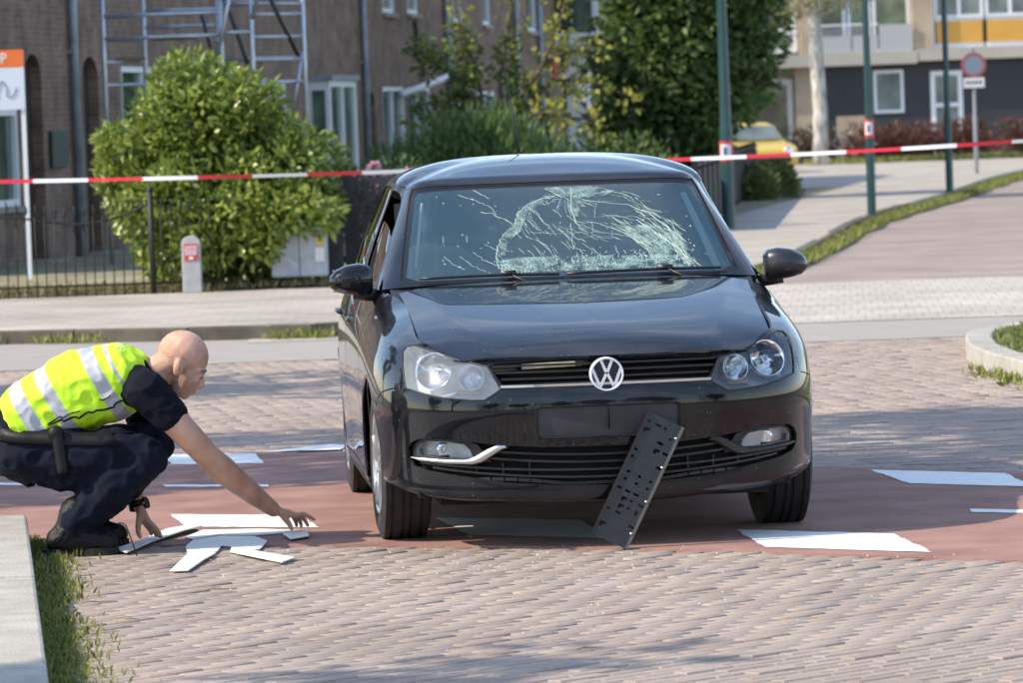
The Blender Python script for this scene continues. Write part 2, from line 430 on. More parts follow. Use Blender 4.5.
M_TILE = brickify(mat('pavement_tiles', (0.36, 0.33, 0.3), 0.85), (0.33, 0.295, 0.25), (0.36, 0.325, 0.28), (0.22, 0.185, 0.15), 0.3, 0.3, 0.008, R(8))

sheet('side_street', [(-14, 33.0), (14, 33.9), (14, 36.3), (-14, 39.5)], -0.006, M_GREY)
sheet('pale_crossing', [(-2, 36.6), (16, 36.3), (18, 45.2), (-2, 44.6)], -0.002, M_PALE)
sheet('far_road', [(-1, 44.3), (20, 45.0), (60, 170), (-1, 170)], -0.008, M_FARROAD)

kerb_line = smooth_line([(-14, 40.6), (-8, 39.0), (-4, 37.95), (-1.5, 37.1), (0.2, 38.6), (1.5, 43.2), (2.95, 50.5), (4.98, 67), (7.4, 82), (10.0, 99), (13.5, 118), (17, 140)], 6)
_kt = np.gradient(np.array(kerb_line), axis=0); _kt /= np.linalg.norm(_kt, axis=1)[:, None]; _ki = np.array(kerb_line) + np.stack([-_kt[:, 1], _kt[:, 0]], 1) * .07
pv = sheet('pavement', [tuple(float(c) for c in p) for p in _ki] + [(17, 160), (-20, 160), (-20, 40.6)], 0.10, M_TILE, thick=0.2)

def kerb_row(line, parent, width, z, length=1.0, side=1, m=M_KERB, h=0.3, near_only=None, gap=0.006):
    """kerb stones, each its own block, along a line"""
    P = [np.array(p[:2]) for p in line]; seg = [np.linalg.norm(P[i+1]-P[i]) for i in range(len(P)-1)]; cum = [0] + list(np.cumsum(seg))
    def at(d):
        d = min(max(d, 0), cum[-1] - 1e-6); i = max(j for j in range(len(seg)) if cum[j] <= d); t = (d - cum[i]) / seg[i]
        return P[i] * (1-t) + P[i+1] * t, (P[i+1] - P[i]) / seg[i]
    d = 0.0
    while d + 0.3 < cum[-1]:
        e = min(d + length, cum[-1]); a, ta = at(d + gap/2); b, tb = at(e - gap/2)
        na = np.array([-ta[1], ta[0]]) * side; nb = np.array([-tb[1], tb[0]]) * side
        o = MB().prism([tuple(a), tuple(b), tuple(b + nb*width), tuple(a + na*width)][::(1 if side > 0 else -1)], z - h, z + random.uniform(-0.004, 0.004)).build('kerb_stone', m, parent)
        if a[1] < 40: bevel(o, 0.012, 2)
        d = e
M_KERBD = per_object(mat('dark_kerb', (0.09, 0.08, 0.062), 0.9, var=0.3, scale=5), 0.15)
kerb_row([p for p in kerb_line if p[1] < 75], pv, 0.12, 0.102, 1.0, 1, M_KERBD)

# near pavement at the left edge of the picture
npv = sheet('near_pavement', [(-2.08, 19.12), (-1.44, 13.2), (-1.05, 9.6), (-1.05, 6), (-7, 6), (-7, 19.12)], 0.118, M_KERB, thick=0.16)
kerb_row([(-1.93, 19.12), (-1.29, 13.2), (-0.9, 9.6)], npv, 0.15, 0.121, 1.35, -1)

# corner island on the right
isl_line = smooth_line([(3.5, 24.2), (3.12, 25.9), (2.93, 27.5), (2.82, 29.3), (2.88, 30.9), (3.12, 32.2), (3.8, 33.0), (6, 33.5), (9, 33.7)], 5)
M_TURF = mat('turf_soil', (0.11, 0.12, 0.045), 0.95, var=0.4, scale=6, bump=0.5, bscale=30)
isl = sheet('corner_verge', [(x + .1, y - (.08 if y > 31.5 else 0)) for x, y in isl_line] + [(9, 24.2)], 0.085, M_TURF, thick=0.2)
kerb_row(isl_line, isl, 0.17, 0.12, 0.5, -1)

# verge between pavement and far road
vl = [p for p in kerb_line if 44 < p[1] < 125]
verge_poly = [(x - 0.02, y) for x, y in vl] + [(x + 0.16 + (y - 44) * 0.006 + 0.07 * math.sin(y * 1.3), y) for x, y in reversed(vl)]
sheet('verge', verge_poly, 0.012, M_TURF)
# front gardens
def wall_x(y): return -5.45 + 0.153 * (y - 58.7)
sheet('garden', [(-7.0, 45.3), (-0.9, 45.75), (0.9, 55), (2.6, 66), (4.6, 80), (6.4, 92), (wall_x(92), 92), (wall_x(50), 50), (-9, 46.5)], 0.112, M_SOIL)

# ================================================================== THE CAR
class Surf:
    """smooth surface through a net of points (natural cubic splines both ways)"""
    def __init__(s, net):
        s.net = np.array(net, float); s.na, s.nb = s.net.shape[:2]
        s.Ma, s.Mb = s._m(s.na), s._m(s.nb)
    @staticmethod
    def _m(n):
        A = np.eye(n); B = np.zeros((n, n))
        for i in range(1, n - 1):
            A[i, i-1:i+2] = (1, 4, 1); B[i, i-1:i+2] = (6, -12, 6)
        return np.linalg.solve(A, B)
    @staticmethod
    def _basis(x, n, M):
        x = np.clip(x, 0, n - 1 - 1e-9); k = np.floor(x).astype(int); t = x - k; E = np.eye(n)
        return ((1-t)[:, None] * E[k] + t[:, None] * E[k+1] + (((1-t)**3 - (1-t)) / 6)[:, None] * M[k] + ((t**3 - t) / 6)[:, None] * M[k+1])
    def p(s, a, b):
        a = np.atleast_1d(np.asarray(a, float)); b = np.atleast_1d(np.asarray(b, float))
        return np.einsum('ki,kj,ijc->kc', s._basis(a, s.na, s.Ma), s._basis(b, s.nb, s.Mb), s.net)
    def n(s, a, b):
        a = np.atleast_1d(np.asarray(a, float)); b = np.atleast_1d(np.asarray(b, float)); e = 0.02
        a0, a1 = np.clip(a-e, 0, s.na-1), np.clip(a+e, 0, s.na-1); b0, b1 = np.clip(b-e, 0, s.nb-1), np.clip(b+e, 0, s.nb-1)
        nn = np.cross(s.p(a1, b) - s.p(a0, b), s.p(a, b1) - s.p(a, b0))
        return s.sign * nn / (np.linalg.norm(nn, axis=1)[:, None] + 1e-12)
    sign = 1
    def inv(s, pts, view, arange, brange=None):
        """parameters whose point has the given coordinates in a 2-D view, e.g. view=(0,2) for x,z"""
        brange = brange or (0, s.nb - 1); v = list(view)
        A, B = np.meshgrid(np.linspace(*arange, 160), np.linspace(*brange, 90), indexing='ij'); A = A.ravel(); B = B.ravel()
        T = s.p(A, B)[:, v]; out = []
        for q in pts:
            q = np.array(q, float); i = np.argmin(((T - q)**2).sum(1)); a, b = A[i], B[i]
            for _ in range(6):
                e = 1e-3; p0 = s.p(a, b)[0, v]; J = np.stack([(s.p(a+e, b)[0, v] - p0) / e, (s.p(a, b+e)[0, v] - p0) / e], 1)
                try: d = np.linalg.solve(J, q - p0)
                except np.linalg.LinAlgError: break
                d = np.clip(d, -0.15, 0.15); a = float(np.clip(a + d[0], *arange)); b = float(np.clip(b + d[1], *brange))
            out.append((a, b))
        return out

def dens(poly, n=4, closed=True):
    out = []; k = len(poly)
    for i in range(k if closed else k - 1):
        p, q = np.array(poly[i], float), np.array(poly[(i+1) % k], float)
        out += [tuple(p + (q - p) * j / n) for j in range(n)]
    if not closed: out.append(tuple(poly[-1]))
    return out

def strip(line, w):
    """thin closed polygon along a 2-D polyline"""
    P = np.array(line, float); d = np.gradient(P, axis=0); d /= np.linalg.norm(d, axis=1)[:, None] + 1e-12
    nn = np.stack([-d[:, 1], d[:, 0]], 1) * w / 2
    return [tuple(p) for p in P + nn] + [tuple(p) for p in (P - nn)[::-1]]

def trim(surf, ar, br, da, db, regions, scale):
    """triangulate a surface patch and sort the triangles into named regions (later regions win)"""
    sa, sb = scale
    na = int(round((ar[1]-ar[0]) / da)); nbb = int(round((br[1]-br[0]) / db))
    A = np.linspace(ar[0], ar[1], na + 1); B = np.linspace(br[0], br[1], nbb + 1)
    pts = []; edges = []
    rect = [(a, br[0]) for a in A[:-1]] + [(ar[1], b) for b in B[:-1]] + [(a, br[1]) for a in A[:0:-1]] + [(ar[0], b) for b in B[:0:-1]]
    loops = [rect] + [r[1] for r in regions]
    for lp in loops:
        n0 = len(pts); pts += list(lp); edges += [(n0 + i, n0 + (i+1) % len(lp)) for i in range(len(lp))]
    cons = np.array(pts)
    g = np.array([(a, b) for a in A[1:-1] for b in B[1:-1]])
    cs = cons * np.array([sa, sb]); keep = np.ones(len(g), bool); md = 0.3 * min(da*sa, db*sb)
    for ch in range(0, len(g), 2000):
        gg = g[ch:ch+2000] * np.array([sa, sb])
        d2 = ((gg[:, None, :] - cs[None]) ** 2).sum(-1).min(1); keep[ch:ch+2000] = d2 > md * md
    pts = [Vector((x*sa, y*sb)) for x, y in pts] + [Vector((x*sa, y*sb)) for x, y in g[keep]]
    vo, eo, fo, *_ = geometry.delaunay_2d_cdt(pts, edges, [], 0, 1e-6)
    V = np.array([(v.x / sa, v.y / sb) for v in vo]); F = np.array([f for f in fo if len(f) == 3])
    cen = V[F].mean(1); lab = np.full(len(F), -1)
    inr = (cen[:, 0] > ar[0]) & (cen[:, 0] < ar[1]) & (cen[:, 1] > br[0]) & (cen[:, 1] < br[1]); lab[inr] = 0
    for i, r in enumerate(regions):
        lab[poly_in(cen[:, 0], cen[:, 1], r[1]) & inr] = i + 1
    names = ['base'] + [r[0] for r in regions]; out = {}
    for i, nm in enumerate(names):
        f = F[lab == i]
        if len(f): out[nm] = np.concatenate([out[nm], f]) if nm in out else f
    return V, out

def shell(name, surf, V, F, m, parent, off=0.0, skirt=0.0, skirt_m=None):
    used, F2 = np.unique(F, return_inverse=True); F2 = F2.reshape(-1, 3); ab = V[used]
    P = surf.p(ab[:, 0], ab[:, 1]); N = surf.n(ab[:, 0], ab[:, 1]); P = P + N * off
    # keep winding along the normals
    fn = np.cross(P[F2[:, 1]] - P[F2[:, 0]], P[F2[:, 2]] - P[F2[:, 0]]); flip = (fn * N[F2[:, 0]]).sum(1) < 0
    F2[flip] = F2[flip][:, ::-1]
    verts = P.tolist(); faces = F2.tolist(); ln = N[F2.ravel()].tolist(); nmain = len(faces)
    if skirt:
        ec = {}
        for t in faces:
            for i in range(3):
                e = (t[i], t[(i+1) % 3]); k = (min(e), max(e)); ec.setdefault(k, []).append(e)
        for k, l in ec.items():
            if len(l) == 1:
                a, b = l[0]; n0 = len(verts)
                pa, pb = P[a], P[b]; verts += [pa.tolist(), pb.tolist(), (pb - N[b]*skirt).tolist(), (pa - N[a]*skirt).tolist()]
                faces.append([n0+1, n0, n0+3, n0+2]); q = np.cross(pa - pb, (pa - N[a]*skirt) - pb); q = q / (np.linalg.norm(q) + 1e-12)
                ln += [q.tolist()] * 4
    me = bpy.data.meshes.new(name); me.from_pydata(verts, [], faces); me.update()
    me.shade_smooth(); me.normals_split_custom_set([tuple(x) for x in ln])
    me.materials.append(m)
    if skirt_m and skirt:
        me.materials.append(skirt_m)
        for p in me.polygons[nmain:]: p.material_index = 1
    o = bpy.data.objects.new(name, me); C.objects.link(o); o.parent = parent
    return o

# ---- materials
def paint_material():
    m = mat('dark_car_paint', (0.004, 0.005, 0.008), 0.4, spec=0.04, coat=1.0, coatr=0.02)
    m.node_tree.nodes['Principled BSDF'].inputs['Coat IOR'].default_value = 1.47
    nt = m.node_tree; b = nt.nodes['Principled BSDF']
    tc = nt.nodes.new('ShaderNodeTexCoord')
    # fine dust and glass splinters lying on the paint
    v = nt.nodes.new('ShaderNodeTexVoronoi'); v.inputs['Scale'].default_value = 75
    nt.links.new(tc.outputs['Object'], v.inputs['Vector'])
    n = nt.nodes.new('ShaderNodeTexNoise'); n.inputs['Scale'].default_value = 6; n.inputs['Detail'].default_value = 6
    nt.links.new(tc.outputs['Object'], n.inputs['Vector'])
    lt = nt.nodes.new('ShaderNodeMapRange'); lt.inputs[1].default_value = 0.06; lt.inputs[2].default_value = 0.12; lt.inputs[3].default_value = 1; lt.inputs[4].default_value = 0
    nt.links.new(v.outputs['Distance'], lt.inputs[0])
    vc = nt.nodes.new('ShaderNodeSeparateColor'); nt.links.new(v.outputs['Color'], vc.inputs[0])
    th = nt.nodes.new('ShaderNodeMapRange'); th.inputs[1].default_value = 0.86; th.inputs[2].default_value = 0.96; nt.links.new(vc.outputs[0], th.inputs[0])
    mu = nt.nodes.new('ShaderNodeMath'); mu.operation = 'MULTIPLY'; nt.links.new(lt.outputs[0], mu.inputs[0]); nt.links.new(th.outputs[0], mu.inputs[1])
    du = nt.nodes.new('ShaderNodeMapRange'); du.inputs[1].default_value = 0.45; du.inputs[2].default_value = 0.75; du.inputs[3].default_value = 0.0; du.inputs[4].default_value = 0.020
    nt.links.new(n.outputs[0], du.inputs[0])
    ad = nt.nodes.new('ShaderNodeMath'); ad.operation = 'ADD'; ad.use_clamp = True; nt.links.new(mu.outputs[0], ad.inputs[0]); nt.links.new(du.outputs[0], ad.inputs[1])
    mx = nt.nodes.new('ShaderNodeMix'); mx.data_type = 'RGBA'
    mx.inputs[6].default_value = (0.004, 0.005, 0.008, 1); mx.inputs[7].default_value = (0.5, 0.5, 0.5, 1)
    nt.links.new(ad.outputs[0], mx.inputs[0]); nt.links.new(mx.outputs[2], b.inputs['Base Color'])
    sb = nt.nodes.new('ShaderNodeMath'); sb.operation = 'SUBTRACT'; sb.inputs[0].default_value = 1; nt.links.new(mu.outputs[0], sb.inputs[1])
    nt.links.new(sb.outputs[0], b.inputs['Coat Weight'])
    return m
M_CAR = paint_material()
M_PLAST = mat('black_plastic', (0.012, 0.012, 0.013), 0.42, var=0.2, scale=20, bump=0.1, bscale=300)
M_PLATEH = mat('grey_black_plastic', (0.034, 0.035, 0.040), 0.5, var=0.25, scale=9)
M_BLACK = mat('matt_black', (0.004, 0.004, 0.004), 0.9)
M_CHROME = mat('chrome', (0.85, 0.86, 0.88), 0.08, metal=1.0)
M_SATIN = mat('satin_chrome', (0.62, 0.63, 0.65), 0.25, metal=1.0)
M_EMBLEM = mat('emblem_silver', (0.78, 0.82, 0.90), 0.25, metal=0.35)
M_REFL = mat('lamp_reflector', (0.85, 0.86, 0.88), 0.12, metal=1.0)
M_LAMPIN = mat('lamp_inner', (0.46, 0.49, 0.53), 0.32, metal=0.6)
M_LAMPIN2 = mat('lamp_inner_bright', (0.62, 0.65, 0.68), 0.45, metal=0.5, bump=0.3, bscale=25)
M_LENS = glass('lamp_lens', (0.90, 0.92, 0.93))
M_LENS2 = None
def haze_glass(name, tint, ior, rough, haze, amount):
    """glass with a diffuse colour mixed in: crazing, painted sky reflection or glare"""
    m = glass(name, tint, 1.0, rough, ior); nt = m.node_tree; out = nt.nodes['Material Output']; d = nt.nodes.new('ShaderNodeBsdfDiffuse'); d.inputs[0].default_value = (*haze, 1)
    mx = nt.nodes.new('ShaderNodeMixShader'); mx.inputs[0].default_value = amount; src = out.inputs[0].links[0].from_socket; nt.links.new(src, mx.inputs[1]); nt.links.new(d.outputs[0], mx.inputs[2]); nt.links.new(mx.outputs[0], out.inputs[0]); return m
M_WIND = haze_glass('windscreen_glass', (0.80, 0.93, 0.92), 2.0, 0.0, (.16, .46, .58), .065)  # teal diffuse share stands for sky reflected in the crazed glass
M_SIDEG = glass('side_glass', (0.82, 0.88, 0.85), ior=1.8)
M_LENS2 = haze_glass('lamp_lens_glare', (.85, .88, .9), 1.6, .08, (.60, .66, .72), .14)  # pale diffuse share paints the sun glare on the left lamp
M_CRACK = mat('glass_fracture', (0.52, 0.66, 0.61), 0.3, spec=0.6)
M_CRACK2 = mat('crazed_glass', (0.45, 0.62, 0.58), 0.4)
M_RUBBER = mat('tyre_rubber', (0.018, 0.018, 0.019), 0.8, var=0.35, scale=30)
M_RIM = mat('alloy', (0.55, 0.56, 0.58), 0.28, metal=0.9)
M_TRIM = mat('cabin_trim', (0.12, 0.125, 0.135), 0.75, var=0.2, scale=30)
M_SEAT = mat('seat_fabric', (0.010, 0.013, 0.020), 0.9, var=0.25, scale=40)
M_FRIT = mat('frit', (0.006, 0.006, 0.007), 0.3)

car = empty('hatchback_car', (0.285, 18.83, 0), 0)
car.rotation_euler = (0, 0, math.pi + 0.0783); car.scale = (-1, 1, 1)   # car space: +x towards the picture's right, +y the nose
tag(car, 'black hatchback with a shattered windscreen and a dangling number plate holder', 'car')


# ---- lower body net ------------------------------------------------
plan = [(0, .82), (.2, .813), (.40, .782), (.57, .72), (.70, .622), (.785, .48), (.836, .28), (.856, 0), (.86, -.25), (.862, -.47),
        (.864, -1.0), (.864, -1.6), (.858, -2.2), (.846, -2.6), (.80, -2.93), (.66, -3.10), (.35, -3.16), (0, -3.17)]
zt = [
 [.165,.172,.215,.33,.44,.53,.605,.655,.69,.714], [.168,.175,.217,.33,.44,.53,.605,.655,.69,.713], [.180,.188,.225,.33,.44,.53,.60,.65,.685,.706],
 [.188,.196,.235,.335,.44,.53,.60,.65,.69,.712], [.202,.210,.248,.340,.44,.53,.60,.66,.715,.758], [.222,.230,.268,.35,.45,.53,.61,.68,.74,.785],
 [.238,.246,.285,.365,.45,.54,.63,.71,.78,.822], [.19,.205,.28,.36,.45,.54,.64,.735,.82,.868], [.19,.205,.28,.36,.45,.55,.65,.75,.85,.905], [.19,.205,.28,.36,.45,.55,.66,.76,.86,.935],
 [.19,.205,.27,.35,.45,.56,.67,.775,.87,.945], [.19,.205,.27,.35,.45,.56,.68,.79,.885,.96], [.19,.205,.28,.36,.46,.57,.69,.80,.90,.98], [.20,.215,.29,.37,.47,.58,.70,.81,.91,.995],
 [.23,.245,.31,.39,.49,.60,.71,.82,.92,.995], [.25,.265,.32,.40,.50,.61,.72,.83,.92,.99], [.25,.265,.32,.40,.50,.61,.72,.83,.92,.985], [.25,.265,.32,.40,.50,.61,.72,.83,.92,.985]]
it = [
 [.10,.03,.012,.014,.006,0,.012,.034,.056,.080], [.10,.03,.012,.014,.006,0,.012,.034,.056,.080], [.10,.03,.012,.014,.006,0,.012,.033,.055,.078],
 [.10,.03,.012,.013,.006,0,.012,.035,.06,.085], [.10,.03,.012,.012,.005,0,.010,.035,.07,.115], [.08,.025,.01,.008,.003,0,.008,.030,.07,.125],
 [.06,.02,.008,.005,.002,0,.006,.026,.080,.16], [.05,.02,.01,.005,.002,0,.004,.022,.082,.178], [.05,.02,.01,.005,.002,0,.004,.018,.078,.172], [.05,.02,.012,.008,.004,0,.004,.015,.058,.125],
 [.05,.025,.022,.018,.008,0,.004,.012,.045,.085], [.05,.025,.022,.018,.008,0,.004,.012,.045,.082], [.05,.02,.012,.008,.004,0,.004,.014,.048,.085], [.05,.02,.010,.006,.002,0,.004,.018,.055,.10],
 [.05,.02,.010,.006,.002,0,.004,.020,.05,.09], [.05,.02,.010,.006,.002,0,.02,.040,.06,.09], [.05,.02,.010,.006,.002,0,.02,.040,.06,.08], [.05,.02,.010,.006,.002,0,.02,.040,.06,.08]]
pl = np.array(plan); full = np.concatenate([pl[:0:-1] * [-1, 1], pl])
tg = np.gradient(full, axis=0); tg /= np.linalg.norm(tg, axis=1)[:, None]
nr = np.stack([-tg[:, 1], tg[:, 0]], 1)            # outward (left of travel is outward when going from -x rear ... )
ns = len(plan); net = []
for i in range(2 * ns - 1):
    k = abs(i - (ns - 1)); row = []
    o = full[i]; nn = nr[i]
    cdir = np.array([0, -1.2]) - o
    if nn.dot(cdir) > 0: nn = -nn
    for j in range(10):
        q = o - nn * it[k][j]; row.append((q[0], q[1], zt[k][j]))
    net.append(row)
LB = Surf(net); MID = ns - 1
_tst = LB.n([MID], [5])[0]
if _tst[1] < 0: LB.sign = -1

FR = (MID - 7.2, MID + 7.2)
def fr_poly(pts, side, n=3, view=(0, 2), rng=(0.0, 7.0)):
    pts = dens(pts, n) if n > 1 else list(pts)
    if side > 0: return LB.inv(pts, view, (MID + rng[0], MID + rng[1]))
    return [(2 * MID - a, b) for a, b in LB.inv(pts, view, (MID + rng[0], MID + rng[1]))]
def mir(ab): return [(2 * MID - a, b) for a, b in ab]

head_o = [(.392,.606),(.415,.648),(.437,.690),(.50,.706),(.58,.730),(.65,.757),(.69,.769),(.715,.764),(.732,.745),(.738,.70),(.737,.65),(.732,.612),(.67,.593),(.60,.578),(.50,.567),(.455,.567)]
head_ab = fr_poly(head_o, 1, 3)
grille_half = [(0,.625),(.2,.625),(.385,.622),(.405,.65),(.428,.692),(.40,.699),(.2,.706),(0,.708)]
g_r = fr_poly(grille_half, 1, 4)
grille_ab = g_r + [p for p in mir(g_r)[::-1]]
intake_half = [(0,.238),(.2,.243),(.40,.262),(.56,.288),(.66,.305),(.712,.322),(.733,.352),(.735,.382),(.722,.410),(.695,.424),(.63,.428),(.53,.415),(.40,.398),(.25,.386),(0,.383)]
i_r = fr_poly(intake_half, 1, 3)
intake_ab = i_r + mir(i_r)[::-1]
plate_half = [(0,.418),(.255,.418),(.266,.428),(.267,.525),(.256,.535),(0,.536)]
p_r = fr_poly(plate_half, 1, 4)
plate_ab = p_r + mir(p_r)[::-1]
tow_ab = fr_poly([(.155,.565),(.155,.592),(.165,.598),(.225,.598),(.235,.592),(.235,.565)], 1, 2)
def arch_ab(yc, r, rng, zc=.30):
    pts = [(yc + r * math.cos(a), zc + r * math.sin(a)) for a in np.linspace(math.pi + .55, -.55, 40)]
    pts = [(yc - r * math.cos(.55), .10)] + pts + [(yc + r * math.cos(.55), .10)]
    pts = [(y, max(z, .10)) for y, z in pts]
    ab = LB.inv(pts, (1, 2), (MID + rng[0], MID + rng[1]))
    # close below the sill
    return [(ab[0][0], -0.5)] + ab[1:-1] + [(ab[-1][0], -0.5)]
arch_f = arch_ab(0.0, .335, (4.6, 8.9)); arch_r = arch_ab(-2.47, .335, (11, 15.5))
def seam(line, side, view, rng, w=.0045, n=6):
    ln = dens(line, n, closed=False); ab = fr_poly(strip(ln, w), 1, 1, view, rng)
    return ab if side > 0 else mir(ab)
# bumper to wing seam: from the lamp's outer lower corner back to the arch
bf_ab_pts = LB.inv(dens([(.50, .612), (.44, .603), (.38, .592), (.325, .565), (.28, .52)], 4, False), (1, 2), (MID + 3.5, MID + 7))
def ab_strip(pts, w, sa=.2, sb=.085):
    P = np.array(pts) * [sa, sb]; return [(x / sa, y / sb) for x, y in strip(P, w)]
seam_bf = ab_strip(bf_ab_pts, .005)

sc = (.2, .085)
fender_cut = [(a, b) for a, b in bf_ab_pts]
# everything outboard of the lamp and above the seam is the wing
wing_poly = [fender_cut[0]] + fender_cut[1:] + [(MID + 7.3, 5.0), (MID + 7.3, -0.6), (MID + 9.6, -0.6), (MID + 9.6, 9.6), (MID + 3.6, 9.6), (head_ab[18][0], head_ab[18][1])]
# order: wing first, then holes
door_seam = [(MID + 9.0, -0.5), (MID + 9.0, 9.5)]
regs = []
for sgn in (1, -1):
    g = (lambda p: p) if sgn > 0 else mir
    regs += [('wing_' + ('a' if sgn > 0 else 'b'), g(wing_poly)), ('gap', g(seam_bf)), ('gap', g(arch_f)), ('lamp_' + ('a' if sgn > 0 else 'b'), g(head_ab))]
regs += [('gap', grille_ab), ('gap', intake_ab), ('plate', plate_ab), ('tow', tow_ab)]
V, T = trim(LB, (MID - 8.98, MID + 8.98), (0, 9), .11, .22, regs, sc)
shell('bumper', LB, V, T['base'], M_CAR, car, 0, .012, M_PLAST)
for k in 'ab':
    if 'wing_' + k in T: shell('wing', LB, V, T['wing_' + k], M_CAR, car, 0, .012)
shell('plate_recess', LB, V, T['plate'], M_PLATEH, car, -.008, 0)
_pa = np.array(plate_ab); _pp = LB.p(_pa[:, 0], _pa[:, 1]); MB().tube([tuple(q) for q in _pp] + [tuple(_pp[0])], .0035, 6, cap=False).build('plate_recess_edge', M_BLACK, car, True)
shell('tow_eye_cover', LB, V, T['tow'], M_CAR, car, 0.0015, .012)
for k in 'ab':
    if k == 'a': lensA = shell('headlight', LB, V, T['lamp_a'], M_LENS, car, -.002, 0)
    else: lensB = shell('headlight', LB, V, T['lamp_b'], M_LENS2, car, -.002, 0)
# black rim between bumper skin and the recessed plate panel
# inner dark shell that closes the openings
regs2 = []
for sgn in (1, -1):
    g = (lambda p: p) if sgn > 0 else mir
    regs2 += [('gap', g(arch_f)), ('lamp', g(head_ab))]
V2, T2 = trim(LB, (MID - 8.98, MID + 8.98), (1, 8.9), .3, .5, regs2, sc)
shell('inner_panel', LB, V2, T2['base'], M_BLACK, car, -.045, 0)
lt_ = T2['lamp']
for sel in (V2[lt_].mean(1)[:, 0] > MID, V2[lt_].mean(1)[:, 0] <= MID): shell('lamp_housing', LB, V2, lt_[sel], M_BLACK, car, -.105, 0)

# ---- doors, rear quarters, tail
regs = []
def side_line(line, w=.005, n=6): return ab_strip(LB.inv(dens(line, n, False), (1, 2), (MID + 8.9, MID + 15)), w)
for sgn in (1, -1):
    g = (lambda p: p) if sgn > 0 else mir
    s_ = 'a' if sgn > 0 else 'b'
    fd = LB.inv(dens([(-.475, .98), (-.475, .24), (-1.48, .24), (-1.50, .6), (-1.50, .99)], 5, False), (1, 2), (MID + 9.0, MID + 12))
    rd = LB.inv(dens([(-1.505, .99), (-1.505, .6), (-1.49, .24), (-2.06, .24), (-2.10, .45), (-2.25, .62), (-2.42, .75), (-2.45, .99)], 5, False), (1, 2), (MID + 10, MID + 14))
    regs += [('door_front_' + s_, g(fd + [(fd[-1][0], 9.2), (fd[0][0], 9.2)])), ('door_rear_' + s_, g(rd + [(rd[-1][0], 9.2), (rd[0][0], 9.2)]))]
    regs += [('gap', g(side_line([(-.478, .98), (-.478, .24), (-1.48, .24), (-1.505, .6), (-1.505, .99)]))), ('gap', g(side_line([(-1.49, .24), (-2.06, .24), (-2.10, .45), (-2.25, .62), (-2.42, .75), (-2.45, .99)]))),
             ('gap', g(arch_r))]
for half, rng in ((1, (MID + 9.02, MID + 17)), (-1, (MID - 17, MID - 9.02))):
    rg = [r for r in regs if (np.mean([p[0] for p in r[1]]) > MID) == (half > 0)]
    V, T = trim(LB, rng, (0, 9), .12, .3, rg, sc)
    shell('quarter_panel', LB, V, T['base'], M_CAR, car, 0, .012)
    for k in T:
        if k.startswith('door'): 
            d = shell('door', LB, V, T[k], M_CAR, car, 0, .012)
            sg = 1 if half > 0 else -1
            yh = -1.36 if 'front' in k else -2.30
            xh = .864
            hb = MB()
            hb.tube([(sg*(xh-.030), yh-.10, .80), (sg*(xh-.014), yh-.085, .803), (sg*(xh-.008), yh, .806), (sg*(xh-.014), yh+.085, .803), (sg*(xh-.030), yh+.10, .80)], .011, 8)
            hb.build('handle', M_CAR, d, True)
# interior side lining so the doors are not paper thin
regs3 = []
for sgn in (1, -1):
    g = (lambda p: p) if sgn > 0 else mir
    regs3 += [('gap', g(arch_r))]
for half, rng in ((1, (MID + 8.98, MID + 17)), (-1, (MID - 17, MID - 8.98))):
    rg = [r for r in regs3 if (np.mean([p[0] for p in r[1]]) > MID) == (half > 0)]
    V, T = trim(LB, rng, (.5, 8.95), .4, .8, rg, sc)
    shell('side_lining', LB, V, T['base'], M_TRIM, car, -.035, 0)

# ---- bonnet ---------------------------------------------------------
hx = [0, .2, .4, .55, .70]
hy = [.76, .65, .5, .3, 0, -.25, -.52]
hz = [[.706,.703,.690,.655,.60], [.757,.754,.741,.712,.672], [.803,.800,.789,.773,.750], [.843,.841,.834,.824,.808], [.893,.892,.888,.881,.867], [.930,.929,.926,.921,.910], [.967,.967,.965,.961,.951]]
net = []
for i in range(-4, 5):
    sg = 1 if i >= 0 else -1
    net.append([(sg * hx[abs(i)], hy[j], hz[j][abs(i)]) for j in range(len(hy))])
class Bonnet(Surf):
    def p(s, a, b):
        P = Surf.p(s, a, b); x = np.abs(P[:, 0]); y = P[:, 1]
        xc = np.interp(y, [-.5, -.2, .3, .7], [.60, .575, .50, .43]); t = x - xc
        P[:, 2] += .006 - .115 * (np.sqrt(t * t + .00012) + t) / 2 * np.clip((y + .55) / .35, 0.15, 1)
        return P
BN = Bonnet(net)
if BN.n([4], [3])[0][2] < 0: BN.sign = -1
bon = [(0,.752),(.2,.745),(.40,.712),(.445,.696),(.50,.672),(.56,.636),(.61,.59),(.645,.535),(.662,.47),(.668,.3),(.674,0),(.686,-.3),(.692,-.40),(.60,-.435),(.3,-.455),(0,-.46)]
b_ab = BN.inv(dens(bon, 4), (0, 1), (4, 8))
b_full = b_ab + [(8 - a, b) for a, b in b_ab[::-1]]
V, T = trim(BN, (0, 8), (0, 6), .14, .15, [('bonnet', b_full)], (.17, .2))
shell('bonnet', BN, V, T['bonnet'], M_CAR, car, .0, .016)

